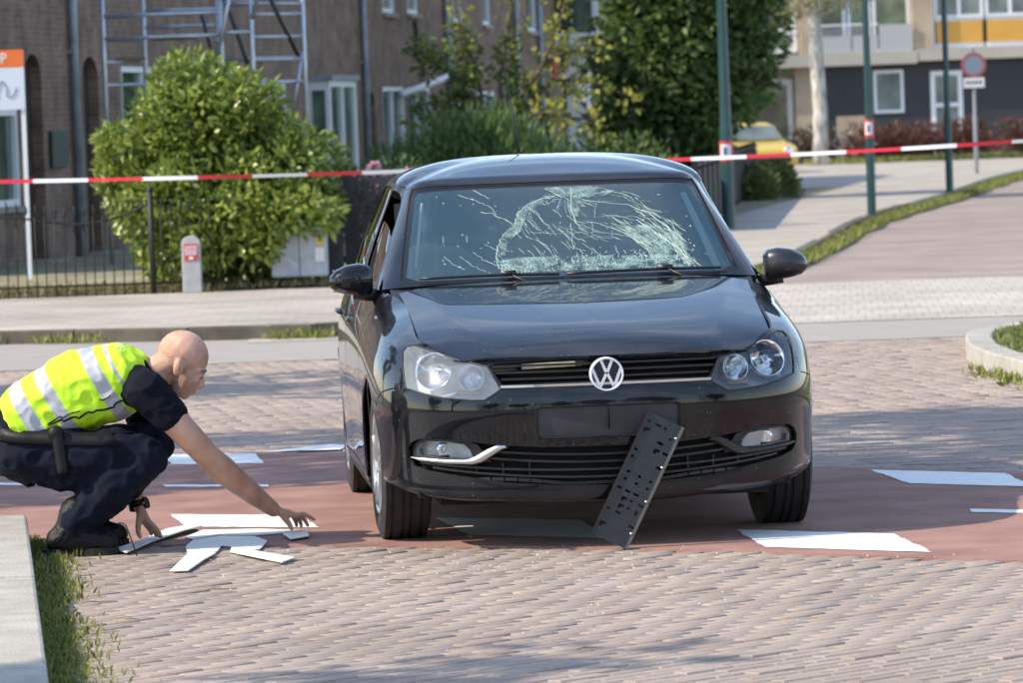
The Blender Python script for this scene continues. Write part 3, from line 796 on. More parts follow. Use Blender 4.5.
# ---- greenhouse ------------------------------------------------------
gh = [
 [(0,-.46,.965),(0,-.80,1.158),(0,-1.12,1.335),(0,-1.26,1.385),(0,-1.55,1.437),(0,-1.9,1.455)],
 [(.35,-.468,.963),(.335,-.81,1.155),(.31,-1.13,1.334),(.29,-1.27,1.384),(.155,-1.56,1.436),(0,-1.9,1.455)],
 [(.60,-.495,.957),(.572,-.84,1.149),(.53,-1.15,1.328),(.50,-1.29,1.376),(.27,-1.58,1.433),(0,-1.9,1.455)],
 [(.735,-.545,.948),(.680,-.885,1.125),(.610,-1.19,1.295),(.562,-1.32,1.355),(.33,-1.61,1.430),(0,-1.9,1.455)],
 [(.772,-.66,.945),(.706,-.96,1.11),(.638,-1.245,1.275),(.585,-1.37,1.352),(.36,-1.63,1.430),(0,-1.9,1.455)],
 [(.780,-1.0,.948),(.722,-1.12,1.115),(.655,-1.33,1.285),(.600,-1.46,1.372),(.375,-1.69,1.436),(0,-1.9,1.455)],
 [(.782,-1.6,.962),(.726,-1.61,1.13),(.662,-1.64,1.295),(.605,-1.67,1.383),(.38,-1.78,1.441),(0,-1.9,1.455)],
 [(.775,-2.2,.982),(.722,-2.16,1.14),(.658,-2.10,1.295),(.595,-2.03,1.380),(.36,-1.97,1.440),(0,-1.9,1.455)],
 [(.745,-2.70,.995),(.696,-2.63,1.135),(.635,-2.52,1.275),(.555,-2.38,1.362),(.31,-2.13,1.434),(0,-1.9,1.455)],
 [(.62,-2.99,.99),(.588,-2.93,1.12),(.545,-2.83,1.25),(.475,-2.68,1.345),(.25,-2.25,1.43),(0,-1.9,1.455)],
 [(.32,-3.06,.985),(.305,-3.0,1.12),(.285,-2.9,1.26),(.25,-2.75,1.355),(.13,-2.3,1.43),(0,-1.9,1.455)],
 [(0,-3.07,.985),(0,-3.01,1.12),(0,-2.91,1.265),(0,-2.76,1.36),(0,-2.32,1.43),(0,-1.9,1.455)]]
ng = len(gh); gnet = []
for i in range(-(ng - 1), ng):
    gnet.append([(x if i >= 0 else -x, y, z) for x, y, z in gh[abs(i)]])
GH = Surf(gnet); GM = ng - 1
if GH.n([GM], [1])[0][1] < 0: GH.sign = -1
def gmir(ab): return [(2 * GM - a, b) for a, b in ab]
def ws_half(dx, dz0, dz1): return [(0, .972 + dz0), (.35, .972 + dz0), (.62 - dx, .970 + dz0), (.668 - dx, .985 + dz0), (.645 - dx, 1.08), (.615 - dx, 1.20), (.588 - dx, 1.30), (.572 - dx, 1.327 - dz1), (.50 - dx, 1.334 - dz1), (.3, 1.337 - dz1), (0, 1.338 - dz1)]
def ws_ab(*q):
    h = GH.inv(dens(ws_half(*q), 4), (0, 2), (GM, GM + 4), (0, 3)); return h + gmir(h)[::-1]
frame_ab = ws_ab(-.006, -.006, -.006); ws_o = ws_ab(0, 0, 0); ws_i = ws_ab(.016, .008, .010)
def side_ab(pts, n=5): return GH.inv(dens(pts, n), (1, 2), (GM + 3.2, GM + 9.3), (0, 3.4))
win_f = side_ab([(-.74, .975), (-.80, 1.03), (-1.0, 1.16), (-1.18, 1.265), (-1.30, 1.318), (-1.46, 1.338), (-1.46, .975)])
win_r = side_ab([(-1.53, .98), (-1.53, 1.342), (-1.8, 1.345), (-2.05, 1.335), (-2.2, 1.29), (-2.30, 1.18), (-2.36, 1.02)])
win_o = side_ab([(-.66, .962), (-.76, 1.04), (-1.0, 1.187), (-1.18, 1.289), (-1.30, 1.336), (-1.46, 1.356), (-1.8, 1.362), (-2.08, 1.352), (-2.24, 1.30), (-2.35, 1.18), (-2.43, .985), (-1.5, .962)])
rear_half = GH.inv(dens([(0, 1.06), (.45, 1.07), (.50, 1.12), (.47, 1.26), (.40, 1.33), (0, 1.335)], 4), (0, 2), (GM + 8.8, GM + 11), (0, 3.2))
regs = [('seal', frame_ab), ('frit', ws_o), ('glass', ws_i)]
for g, s_ in ((lambda p: p, 'a'), (gmir, 'b')):
    regs += [('trim', g(win_o)), ('wf_' + s_, g(win_f)), ('wr_' + s_, g(win_r)), ('rear', g(rear_half))]
V, T = trim(GH, (0, 2 * GM), (0, 5), .1, .12, regs, (.22, .2))
shell('roof', GH, V, T['base'], M_CAR, car, 0, .01)
shell('windscreen_seal', GH, V, T['seal'], M_BLACK, car, -.003, 0)
wsc = shell('windscreen', GH, V, T['glass'], M_WIND, car, -.004, 0)
tag(wsc, 'shattered windscreen crazed with white cracks')
shell('windscreen_border', GH, V, T['frit'], M_FRIT, car, -.004, 0)
wt = np.array(sorted(map(tuple, T['trim'])))
for sel in (V[wt].mean(1)[:, 0] > GM, V[wt].mean(1)[:, 0] <= GM): shell('window_trim', GH, V, wt[sel], M_FRIT, car, -.002, 0)
for k, nm in (('wf_a', 'front_window'), ('wr_a', 'rear_door_window'), ('wf_b', 'front_window'), ('wr_b', 'rear_door_window')):
    if k == 'wf_b': continue           # the window on this door is wound down
    shell(nm, GH, V, T[k], M_SIDEG, car, -.006, 0)
shell('rear_window', GH, V, T['rear'], M_SIDEG, car, -.004, 0)
# part-lowered pane in the front passenger door
lowpane = side_ab([(-.74, .975), (-.80, 1.03), (-1.0, 1.14), (-1.15, 1.185), (-1.30, 1.20), (-1.46, 1.205), (-1.46, .975)])
V3, T3 = trim(GH, (GM + 3, GM + 7.5), (0, 3.2), .1, .12, [('pane', lowpane)], (.22, .2))
pn = shell('front_window', GH, V3, T3['pane'], M_SIDEG, car, -.012, 0); pn.scale = (-1, 1, 1)
# cabin lining seen through the glass (roof lining and pillars)
V4, T4 = trim(GH, (0, 2 * GM), (2.35, 5), .3, .3, [], (.22, .2))
shell('roof_lining', GH, V4, T4['base'], mat('roof_cloth', (0.55, 0.55, 0.52), 0.95), car, -.03, 0)

# cowl under the wipers
cw = []
for i in range(25):
    x = -.72 + i * .06; y = -.40 - .06 * (x / .72) ** 2
    cw.append((x, y, .935 + .004 * (1 - (x/.7)**2)))
vs = []; fs = []
for i, (x, y, z) in enumerate(cw):
    vs += [(x, y + .06, z - .03), (x, y - .02, z), (x, y - .12, z + .022)]
    if i: k = 3 * i; fs += [(k-3, k, k+1, k-2), (k-2, k+1, k+2, k-1)]
mk('cowl', vs, fs, M_PLAST, car, True)
for x0, x1 in ((-.60, -.05), (-.02, .60)):
    w = MB(); pts = GH.p(GH.na // 2 + np.linspace(0, 1, 2), [0, 0])
    ab = GH.inv([(x0 + (x1 - x0) * t, .974 + .005 * math.sin(t * 3.1)) for t in np.linspace(0, 1, 12)], (0, 2), (GM - 4, GM + 4), (0, 1))
    P = GH.p([a for a, b in ab], [b for a, b in ab]); N = GH.n([a for a, b in ab], [b for a, b in ab])
    w.tube([tuple(p + n * .012) for p, n in zip(P, N)], .006, 6)
    k = 7; w.box(tuple(P[k] + N[k] * .015 - [.03, .012, .008]), tuple(P[k] + N[k] * .015 + [.03, .012, .014]))
    w.tube([tuple(P[k] + N[k] * .018), (P[k][0] + .07, -.455, .958), (P[k][0] + .14, -.44, .948)], [.005, .006, .007], 6)
    w.build('wiper', M_PLAST, car, True)

# ---- lamps -------------------------------------------------------------
def lamp(side, lens, bright):
    g = lambda x: side * x
    # side wall of the bucket
    ab = head_ab if side > 0 else mir(head_ab)
    a, b = np.array([p[0] for p in ab]), np.array([p[1] for p in ab]); P = LB.p(a, b); N = LB.n(a, b); k = len(P)
    vs = [tuple(p - n * .003) for p, n in zip(P, N)] + [tuple(p - n * .10) for p, n in zip(P, N)]
    fs = [(i, (i+1) % k, k + (i+1) % k, k + i) for i in range(k)]
    mk('bucket', vs, fs, M_LAMPIN2 if bright else M_LAMPIN, lens, True)
    rim = MB(); rim.tube([tuple(p - n * .001) for p, n in zip(P, N)] + [tuple(P[0] - N[0] * .001)], .0035, 6, cap=False); rim.build('gasket', M_PLAST, lens, True)
    for (x, z, r, nm) in ((.640, .686, .066, 'main_reflector'), (.503, .660, .046, 'side_reflector')):
        q = LB.inv([(x, z)], (0, 2), (MID, MID + 6))[0]; p0 = LB.p(q[0], q[1])[0]; n0 = LB.n(q[0], q[1])[0]
        ax = Vector(n0) * .55 + Vector((0, 1, -.12)) * .45; ax.normalize(); cc = Vector(p0) - Vector(n0) * .022; ax.x *= side; cc.x *= side
        qt = ax.to_track_quat('Y', 'Z')
        def place(mb): mb.v = [tuple(cc + qt @ Vector(v)) for v in mb.v]; return mb
        mb = MB(); prof = [(r * t, -.045 * (1 - t * t)) for t in np.linspace(0.12, 1, 9)] + [(r * 1.06, .004), (r * 1.08, -.012)]
        place(mb.lathe(prof, 28, 'y')).build(nm, M_REFL, lens, True)
        mb = MB(); place(mb.lathe([(0.001, -.008), (.008, -.010), (.010, -.02), (.010, -.045), (.001, -.046)], 12, 'y')).build('bulb', mat('bulb_glass', (.8, .8, .8), .1, metal=.6), lens, True)
    # lower trim with the indicator
    mb = MB(); mb.bar((g(.462), .668, .594), (g(.545), .632, .594), .03, .018); mb.build('indicator', mat('amber_plastic', (.40, .29, .26), .3), lens)
    # inner bezel filling the space round the reflectors
    aa, bb = np.array([p[0] for p in ab]), np.array([p[1] for p in ab]); Q = LB.p(aa, bb) - LB.n(aa, bb) * .055
    c = Q.mean(0); 
    mk('bezel', [tuple(q) for q in Q] + [tuple(c - [0, .03, 0])], [(i, (i+1) % k, k) for i in range(k)], M_LAMPIN2 if bright else M_LAMPIN, lens, True)
lamp(1, lensA, False); lamp(-1, lensB, True)  # left lamp gets the brighter lining as part of its painted glare

# ---- upper grille
for i, z in enumerate((.640, .664, .688)):
    a = LB.inv([(x, z) for x in np.linspace(0, .425 - .02 * (2 - i), 14)], (0, 2), (MID, MID + 4)); P = LB.p([q[0] for q in a], [q[1] for q in a])
    pts = [(-x, y - .022, zz) for x, y, zz in P[::-1]] + [(x, y - .022, zz) for x, y, zz in P[1:]]
    mb = MB()
    for q, r_ in zip(pts[:-1], pts[1:]): mb.bar(q, r_, .026, .007)
    mb.build('grille_slat', M_PLAST, car)
a = LB.inv([(x, .6145) for x in np.linspace(.0, .392, 14)], (0, 2), (MID, MID + 4)); P = LB.p([q[0] for q in a], [q[1] for q in a])
pts = [(-x, y + .002, zz) for x, y, zz in P[::-1]] + [(x, y + .002, zz) for x, y, zz in P[1:]]
mb = MB()
for q, r_ in zip(pts[:-1], pts[1:]): mb.bar(q, r_, .006, .0095)
mb.build('chrome_strip', M_CHROME, car)

# ---- emblem: ring and the two letters
em = MB(); ey = .806; R0 = .0635
em.lathe([(R0 - .009, ey + .002), (R0 - .007, ey + .009), (R0 - .002, ey + .009), (R0, ey + .003), (R0, ey - .03)], 40, 'y', (0, 0, .648))
emb = em.build('emblem', M_EMBLEM, car, True)
dk = MB(); dk.lathe([(.0005, ey - .004), (R0 - .008, ey - .004)], 40, 'y', (0, 0, .648)); dk.build('emblem_disc', mat('emblem_blue_black', (.012, .018, .035), .25), emb)
le = MB()
def stroke(p, q, w=.0105): le.bar((p[0], ey + .003, .648 + p[1]), (q[0], ey + .003, .648 + q[1]), .009, w, up=(0, 1, 0)) if False else le.add(*quadbar(p, q, w))
def quadbar(p, q, w):
    p = np.array(p); q = np.array(q); d = (q - p) / np.linalg.norm(q - p); n = np.array([-d[1], d[0]]) * w / 2
    c4 = [p - n, q - n, q + n, p + n]; vs = [(x, ey - .004, .648 + z) for x, z in c4] + [(x, ey + .006, .648 + z) for x, z in c4]
    return vs, [(3,2,1,0),(4,5,6,7),(0,1,5,4),(1,2,6,5),(2,3,7,6),(3,0,4,7)]
for sg in (1, -1):
    stroke((sg * .021, .0535), (sg * .0022, .0075))                # V
    stroke((sg * .0535, .0225), (sg * .0262, -.0475))              # W outer
    stroke((sg * .0262, -.0475), (sg * .0022, .0015))              # W inner
le.build('emblem_letters', M_EMBLEM, emb)

# ---- lower intake: slats, fog lamps, trim
def surf_pts(pts2, back, rng=(0, 6.2)):
    ab = LB.inv(pts2, (0, 2), (MID + rng[0], MID + rng[1])); P = LB.p([q[0] for q in ab], [q[1] for q in ab]); N = LB.n([q[0] for q in ab], [q[1] for q in ab])
    return P - N * back
def both(P): return [(-x, y, z) for x, y, z in P[::-1]] + [(x, y, z) for x, y, z in P[1:]]
for z0, z1, xm in ((.270, .318, .655), (.297, .335, .70), (.325, .352, .47), (.352, .372, .42)):
    xs = np.linspace(0, xm, 16); P = surf_pts([(x, z0 + (z1 - z0) * (x / xm) ** 2) for x in xs], .022)
    pts = both(P); mb = MB()
    for q, r_ in zip(pts[:-1], pts[1:]): mb.bar(q, r_, .02, .008)
    mb.build('intake_slat', M_PLAST, car)
for sg in (1, -1):
    for xv in (.50, .40, .58, .30):
        P = surf_pts([(xv, .27 + .03 * (xv/.6)), (xv, .33)], .03); mb = MB(); mb.bar((sg*P[0][0], P[0][1], P[0][2]), (sg*P[1][0], P[1][1], P[1][2]), .006, .02); mb.build('intake_rib', M_PLAST, car)
    fog = [(.505, .352), (.515, .380), (.535, .402), (.60, .411), (.672, .414), (.695, .405), (.706, .385), (.704, .362), (.60, .352)]
    ab = fr_poly(fog, sg, 3)
    Vf, Tf = trim(LB, (MID - 6.5, MID + 6.5) , (2, 5), .11, .11, [('fog', ab)], sc)
    fl = shell('fog_lamp', LB, Vf, Tf['fog'], M_LENS, car, -.008, 0)
    shell('reflector', LB, Vf, Tf['fog'], M_LAMPIN2, fl, -.04, 0)
    a_, b_ = np.array([p[0] for p in ab]), np.array([p[1] for p in ab]); P = LB.p(a_, b_); N = LB.n(a_, b_); k = len(P)
    mk('bezel', [tuple(p - n * .006) for p, n in zip(P, N)] + [tuple(p - n * .042) for p, n in zip(P, N)], [(i, (i+1) % k, k + (i+1) % k, k + i) for i in range(k)], M_LAMPIN2, fl, True)
    mb = MB(); mb.lathe([(.001, 0), (.012, -.003), (.03, .006), (.032, .0)], 16, 'y', (sg * .60, float(P.mean(0)[1]) - .025, .382)); mb.build('bulb', M_REFL, fl, True)
    # panel round the fog lamp
    pocket = fr_poly([(.44, .335), (.49, .40), (.55, .418), (.69, .424), (.73, .40), (.733, .35), (.70, .335), (.6, .333)], sg, 3)
    Vp, Tp = trim(LB, (MID - 6.6, MID + 6.6), (2, 5), .11, .11, [('pocket', pocket), ('hole', ab)], sc)
    shell('fog_surround', LB, Vp, Tp['pocket'], M_PLAST, car, -.018, .02)
    # trim blade below the lamp, sweeping up towards the middle
    top = [(.718, .360), (.69, .3575), (.60, .350), (.52, .350), (.49, .362), (.45, .385), (.415, .400), (.385, .398)]
    bot = [(.716, .350), (.69, .340), (.60, .330), (.50, .326), (.465, .335), (.425, .360), (.39, .382), (.37, .388)]
    Pt = surf_pts(dens(top, 3, False), -.003); Pb = surf_pts(dens(bot, 3, False), -.001); Pm = surf_pts(dens([((a[0]+b[0])/2, (a[1]+b[1])/2) for a, b in zip(top, bot)], 3, False), -.012)
    vs = []; fs = []
    for i in range(len(Pt)):
        for q in (Pt[i] - [0, .02, 0], Pt[i], Pm[i], Pb[i], Pb[i] - [0, .02, 0]): vs.append((sg * q[0], q[1], q[2]))
        if i:
            for j in range(4): k = 5 * i + j; fs.append((k - 5, k, k + 1, k - 4) if sg < 0 else (k - 4, k + 1, k, k - 5))
    mk('trim_blade', vs, fs, M_SATIN if sg < 0 else M_PLAST, car, True)
# lower chin lip under the bumper
P = surf_pts([(x, .175 + .05 * (x / .78) ** 2) for x in np.linspace(0, .74, 18)], .10); pts = both(P); mb = MB()
for q, r_ in zip(pts[:-1], pts[1:]): mb.bar((q[0], q[1], q[2] - .012), (r_[0], r_[1], r_[2] - .012), .09, .012)
mb.build('chin_lip', M_PLAST, car)
# underside and wheel housings
ub = MB(); ub.box((-.62, -2.95, .17), (.62, .60, .23)); ub.box((-.83, -2.08, .172), (.83, -.40, .228)); ub.box((-.70, .36, .20), (.70, .60, .235)); ub.build('underbody', M_BLACK, car)
for yc in (0, -2.47):
    for sg in (1, -1):
        mb = MB(); n = 18; vs = []; fs = []
        for i in range(n + 1):
            a = math.pi * (1.0 - i / n); y, z = yc + .345 * math.cos(a), .30 + .345 * math.sin(a)
            vs += [(sg * .79, y, z), (sg * .56, y, z)]
            if i: k = 2 * i; fs.append((k - 2, k, k + 1, k - 1))
        mb.add(vs, fs); mb.add([(sg * .56, yc + .40 * math.cos(a), max(.21, .30 + .36 * math.sin(a))) for a in np.linspace(0, 2 * math.pi, 20)[:-1]], [tuple(range(19))])
        mb.build('wheel_housing', M_BLACK, car)
        # arch lip
        ab = (arch_f if yc == 0 else arch_r)[2:-2]; A = np.array(ab); P = LB.p(A[:, 0], A[:, 1])
        pts = [(sg * x, y, z) for x, y, z in P if z > .2]
        lp = MB(); lp.tube([(x - sg * .006, y, z) for x, y, z in pts], .008, 6); lp.build('arch_lip', M_CAR, car, True)

# ---- wheels
def wheel(loc, steer, sg):
    w = empty('wheel', loc, steer, car)
    ro, ri, hw = .300, .196, .0925
    prof = [(ri, -hw + .012), (ri + .03, -hw), (ro - .045, -hw - .004), (ro - .018, -hw + .006)]
    # tread with grooves
    xs = [-.082, -.062, -.060, -.052, -.050, -.020, -.018, -.010, -.008, .008, .010, .018, .020, .050, .052, .060, .062, .082]
    gr = [0, 0, 1, 1, 0, 0, 1, 1, 0, 0, 1, 1, 0, 0, 1, 1, 0, 0]
    prof += [(ro - (.007 if g else 0) - .004 * (abs(x) / .08) ** 3, x) for x, g in zip(xs, gr)]
    prof += [(ro - .018, hw - .006), (ro - .045, hw + .004), (ri + .03, hw), (ri, hw - .012)]
    t = MB(); t.lathe(prof, 56, 'x'); t.build('tyre', M_RUBBER, w, True).modifiers.new('es', 'EDGE_SPLIT').split_angle = R(40)
    r = MB(); o = sg
    r.lathe([(ri + .004, o * .090), (ri - .004, o * .094), (ri - .012, o * .085), (ri - .018, o * .05), (ri - .03, -o * .05), (ri, -o * .08)], 40, 'x')
    rim = r.build('rim', M_RIM, w, True)
    sp = MB()
    for k in range(5):
        a = 2 * math.pi * k / 5 + .3
        for d in (-.13, .13):
            p0 = (o * .074, .04 * math.cos(a + d * .5), .04 * math.sin(a + d * .5)); p1 = (o * .080, (ri - .008) * math.cos(a + d), (ri - .008) * math.sin(a + d))
            sp.bar(p0, p1, .022, .03, up=(1, 0, 0))
    sp.lathe([(.001, o * .088), (.03, o * .086), (.055, o * .075), (.06, o * .03)], 20, 'x'); sp.build('spokes', M_RIM, rim, False)
    b = MB(); b.lathe([(.02, o * .01), (.13, o * .01), (.13, o * -.012), (.02, o * -.012)], 28, 'x'); b.build('brake_disc', mat('disc_steel', (.3, .28, .26), .4, metal=.8), w)
    return w
for sg in (1, -1):
    wheel((sg * .732, 0, .300), R(-1.5), sg); wheel((sg * .732, -2.47, .300), 0, sg)
ax = MB(); ax.tube([(-.7, -2.47, .28), (.7, -2.47, .28)], .05, 8); ax.build('rear_axle', M_BLACK, car)

# ---- mirrors
def mirror(sg):
    # rows of cross-sections from the inner to the outer end
    secs = [(.785, .985, .035, .045), (.80, .987, .055, .055), (.84, .990, .062, .075), (.89, .989, .060, .08), (.93, .985, .050, .07), (.952, .982, .032, .045), (.958, .981, .01, .015)]
    vs = []; fs = []; n = 20
    for x, zc, hz_, dy in secs:
        for j in range(n):
            a = 2 * math.pi * j / n; c, s_ = math.cos(a), math.sin(a)
            e = .75; yy = math.copysign(abs(c) ** e, c) * dy; zz = math.copysign(abs(s_) ** e, s_) * hz_
            if yy < -.03: yy = -.03
            vs.append((sg * x, -.60 + yy, zc + zz + .012 * (x - .87) / .1 * (1 if s_ < 0 else -.6)))
    for i in range(len(secs) - 1):
        for j in range(n):
            a, b = i * n + j, i * n + (j + 1) % n; fs.append((a, b, b + n, a + n) if sg > 0 else (a + n, b + n, b, a))
    fs.append(tuple(range(n))); fs.append(tuple((len(secs) - 1) * n + j for j in range(n)))
    mm = mk('mirror', vs, fs, M_CAR if sg < 0 else mat('mirror_black', (.012, .013, .016), .35, coat=.5), car, True)
    mb = MB(); mb.tube([(sg * .745, -.635, .925), (sg * .80, -.615, .925), (sg * .86, -.605, .932)], [.028, .024, .022], 10); mb.build('mirror_foot', M_PLAST, mm, True)
    gp = MB(); gp.box((sg * .87 - .07, -.634, .940), (sg * .87 + .07, -.631, 1.03)); gp.build('mirror_glass', M_CHROME, mm)
    mb = MB(); mb.add([(sg * .762, -.55, .95), (sg * .757, -.78, .95), (sg * .715, -.79, 1.03), (sg * .742, -.64, .985)], [(0, 1, 2, 3) if sg > 0 else (3, 2, 1, 0)]); mb.build('mirror_triangle', M_PLAST, mm)
mirror(1); mirror(-1)

# ---- antenna
mb = MB(); mb.lathe([(.03, 0), (.028, .012), (.012, .03), (.006, .04)], 12, 'z', (-.02, -2.55, 1.415)); an = mb.build('antenna_base', M_PLAST, car, True)
mb = MB(); mb.tube([(-.02, -2.55, 1.45), (-.035, -2.66, 1.62), (-.055, -2.80, 1.84)], [.005, .004, .003], 6); mb.build('antenna_rod', M_PLAST, an, True)

# ---- cabin
mb = MB(); mb.box((-.66, -1.02, .80), (.66, -.50, .90)); mb.box((-.64, -.98, .90), (.64, -.62, .935)); bevel(mb.build('dashboard', M_TRIM, car), .03, 3)
mb = MB(); mb.box((.22, -1.00, .92), (.52, -.78, .985)); bevel(mb.build('instrument_hood', M_TRIM, car), .03, 3)
mb = MB(); n = 28; pts = [(.37 + .185 * math.cos(a), -1.10 - .06 * math.sin(a), .93 + .175 * math.sin(a)) for a in np.linspace(0, 2 * math.pi, n)]
mb.tube(pts, .016, 8, cap=False); mb.bar((.20, -1.08, .93), (.54, -1.08, .93), .02, .05); mb.bar((.37, -1.10, .93), (.37, -1.06, .80), .05, .03); mb.build('steering_wheel', M_TRIM, car, True)
mb = MB(); mb.box((-.72, -3.0, .24), (.72, -.45, .30)); mb.build('cabin_floor', M_TRIM, car)
def seat(x, y, name):
    mb = MB(); mb.box((x - .25, y - .28, .42), (x + .25, y + .26, .56))
    st = bevel(mb.build(name, M_SEAT, car), .05, 3)
    b = MB(); b.add([(x-.25, y-.20, .50), (x+.25, y-.20, .50), (x+.21, y-.42, 1.09), (x-.21, y-.42, 1.09), (x-.25, y-.34, .50), (x+.25, y-.34, .50), (x+.20, y-.52, 1.09), (x-.20, y-.52, 1.09)],
                    [(0,1,2,3),(7,6,5,4),(0,4,5,1),(1,5,6,2),(2,6,7,3),(3,7,4,0)]); bevel(b.build('backrest', M_SEAT, st), .05, 3)
    h = MB(); h.add([(x-.15, y-.41, 1.12), (x+.15, y-.41, 1.12), (x+.135, y-.44, 1.32), (x-.135, y-.44, 1.32), (x-.145, y-.52, 1.12), (x+.145, y-.52, 1.12), (x+.125, y-.53, 1.32), (x-.125, y-.53, 1.32)],
                    [(0,1,2,3),(7,6,5,4),(0,4,5,1),(1,5,6,2),(2,6,7,3),(3,7,4,0)]); bevel(h.build('headrest', M_SEAT, st), .04, 3)
    for dx in (-.05, .05): MB().tube([(x+dx, y-.47, 1.08), (x+dx, y-.47, 1.18)], .006, 6).build('headrest_post', M_SATIN, st)
seat(-.36, -1.42, 'seat'); seat(.36, -1.42, 'seat')
mb = MB(); mb.box((-.62, -2.62, .42), (.62, -2.05, .56)); mb.add([(-.62,-2.45,.5),(.62,-2.45,.5),(.58,-2.66,1.12),(-.58,-2.66,1.12),(-.62,-2.6,.5),(.62,-2.6,.5),(.58,-2.76,1.12),(-.58,-2.76,1.12)], [(0,1,2,3),(7,6,5,4),(0,4,5,1),(1,5,6,2),(2,6,7,3),(3,7,4,0)])
M_REARSEAT = mat('rear_seat_lit', (.42, .38, .38), .9, var=.2, scale=30)  # paled to stand for reflection and haze behind the front seats
bevel(mb.build('rear_bench', M_REARSEAT, car), .04, 2)
for x in (-.36, .36, 0):
    mb = MB(); mb.box((x - .12, -2.74, 1.06), (x + .12, -2.66, 1.20)); bevel(mb.build('rear_headrest', M_REARSEAT, car), .03, 2)
mb = MB(); mb.box((-.09, -1.03, 1.18), (.05, -.99, 1.26)); bevel(mb.build('rear_view_mirror', M_PLAST, car), .02, 3)
# pale lining inside the windscreen pillars
for sg in (1, -1):
    ab = GH.inv(dens([(.520, 1.305), (.548, 1.305), (.575, 1.20), (.600, 1.10), (.622, 1.0), (.590, 1.0), (.568, 1.10), (.545, 1.20)] if sg > 0 else [(.545, 1.30), (.56, 1.30), (.615, 1.05), (.605, 1.05)], 3), (0, 2), (GM, GM + 4), (0, 3))
    if sg < 0: ab = gmir(ab)
    Vq, Tq = trim(GH, (GM - 4, GM + 4), (0, 3), .1, .1, [('lining', ab)], (.22, .2)); shell('pillar_lining', GH, Vq, Tq['lining'], mat('pale_lining', (.75, .74, .68), .8), car, -.03, 0)
# belt hanging by the passenger pillar
mb = MB(); mb.bar((-.615, -1.52, 1.27), (-.60, -1.58, .72), .045, .004, up=(0, 1, 0)); mb.build('seat_belt', mat('belt_webbing', (.35, .33, .28), .8), car)

# ================================================================== DAMAGE: cracked glass, plate holder, white boards
def on_glass(pts2, lift=.0015):
    ab = GH.inv(pts2, (0, 2), (GM - 4, GM + 4), (0, 3)); a = [q[0] for q in ab]; b = [q[1] for q in ab]
    P = GH.p(a, b); N = GH.n(a, b); return [tuple(p + n * (lift - .004)) for p, n in zip(P, N)]
rc = random.Random(11)
def jag(line, amp, n):
    out = []
    L = dens(line, n, False)
    for i, (x, z) in enumerate(L):
        k = 0 if i in (0, len(L) - 1) else 1
        out.append((x + k * rc.uniform(-amp, amp), z + k * rc.uniform(-amp, amp)))
    return out
ring = [(-.006,1.288),(-.071,1.275),(-.129,1.254),(-.169,1.226),(-.193,1.174),(-.237,1.146),(-.271,1.1),(-.286,1.056),(-.281,1.02),(-.253,.990),(-.235,.978)]
big = [ring,
 [(-.334,1.322),(-.27,1.286)], [(-.398,1.306),(-.326,1.277),(-.276,1.252),(-.258,1.222)], [(-.317,1.235),(-.266,1.222),(-.199,1.186)], [(-.492,1.067),(-.456,1.033),(-.414,1.016)],
 [(-.429,1.065),(-.389,1.031),(-.333,1.004)], [(-.373,1.081),(-.34,1.051),(-.288,1.026)], [(-.323,1.109),(-.275,1.078)],
 [(.064,1.318),(.052,1.252),(.057,1.177)], [(-.044,1.318),(.01,1.291),(.052,1.267)], [(.061,1.293),(.135,1.318)], [(.004,1.318),(.042,1.297)], [(.076,1.273),(.11,1.287),(.207,1.299),(.237,1.294)],
 [(-.036,1.316),(.019,1.316),(.037,1.303)], [(.168,1.318),(.237,1.294),(.302,1.269),(.332,1.226)], [(.099,1.269),(.182,1.258),(.288,1.239),(.359,1.206),(.424,1.148),(.458,1.095),(.481,1.028)],
 [(.146,1.196),(.225,1.2),(.309,1.193),(.363,1.158)], [(.062,1.184),(.149,1.173),(.235,1.14),(.288,1.101),(.329,1.074),(.333,1.026)], [(.232,1.163),(.293,1.123),(.331,1.085),(.341,1.026)],
 [(.208,1.193),(.281,1.139),(.333,1.092)], [(.307,1.182),(.358,1.136),(.425,1.089),(.481,1.028)], [(.424,1.148),(.434,1.125),(.358,1.099)], [(.317,1.227),(.403,1.193),(.449,1.154),(.469,1.109),(.471,1.05)],
 [(.317,1.159),(.4,1.112),(.441,1.059),(.498,1.005)], [(-.133,1.15),(-.058,1.144),(.034,1.14),(.119,1.141),(.171,1.132),(.233,1.133)], [(.038,1.177),(.028,1.111),(.034,1.082)], [(.123,1.182),(.115,1.123)],
 [(-.112,1.265),(-.063,1.279),(.009,1.287)], [(.177,1.27),(.151,1.24),(.138,1.196)], [(.057,1.177),(.098,1.153)], [(.491,1.006),(.472,.992)]]
for i, ln in enumerate(big):
    n = 8 if i == 0 else max(2, 9 - len(ln)); pts = on_glass(jag(ln, .0035, n)); k = len(pts)
    w = .0013 if i in (0, 8, 15, 17, 20) else rc.uniform(.0006, .0011)
    MB().tube(pts, [w * rc.uniform(.55, 1.15) for _ in pts], 4).build('crack', M_CRACK, wsc)
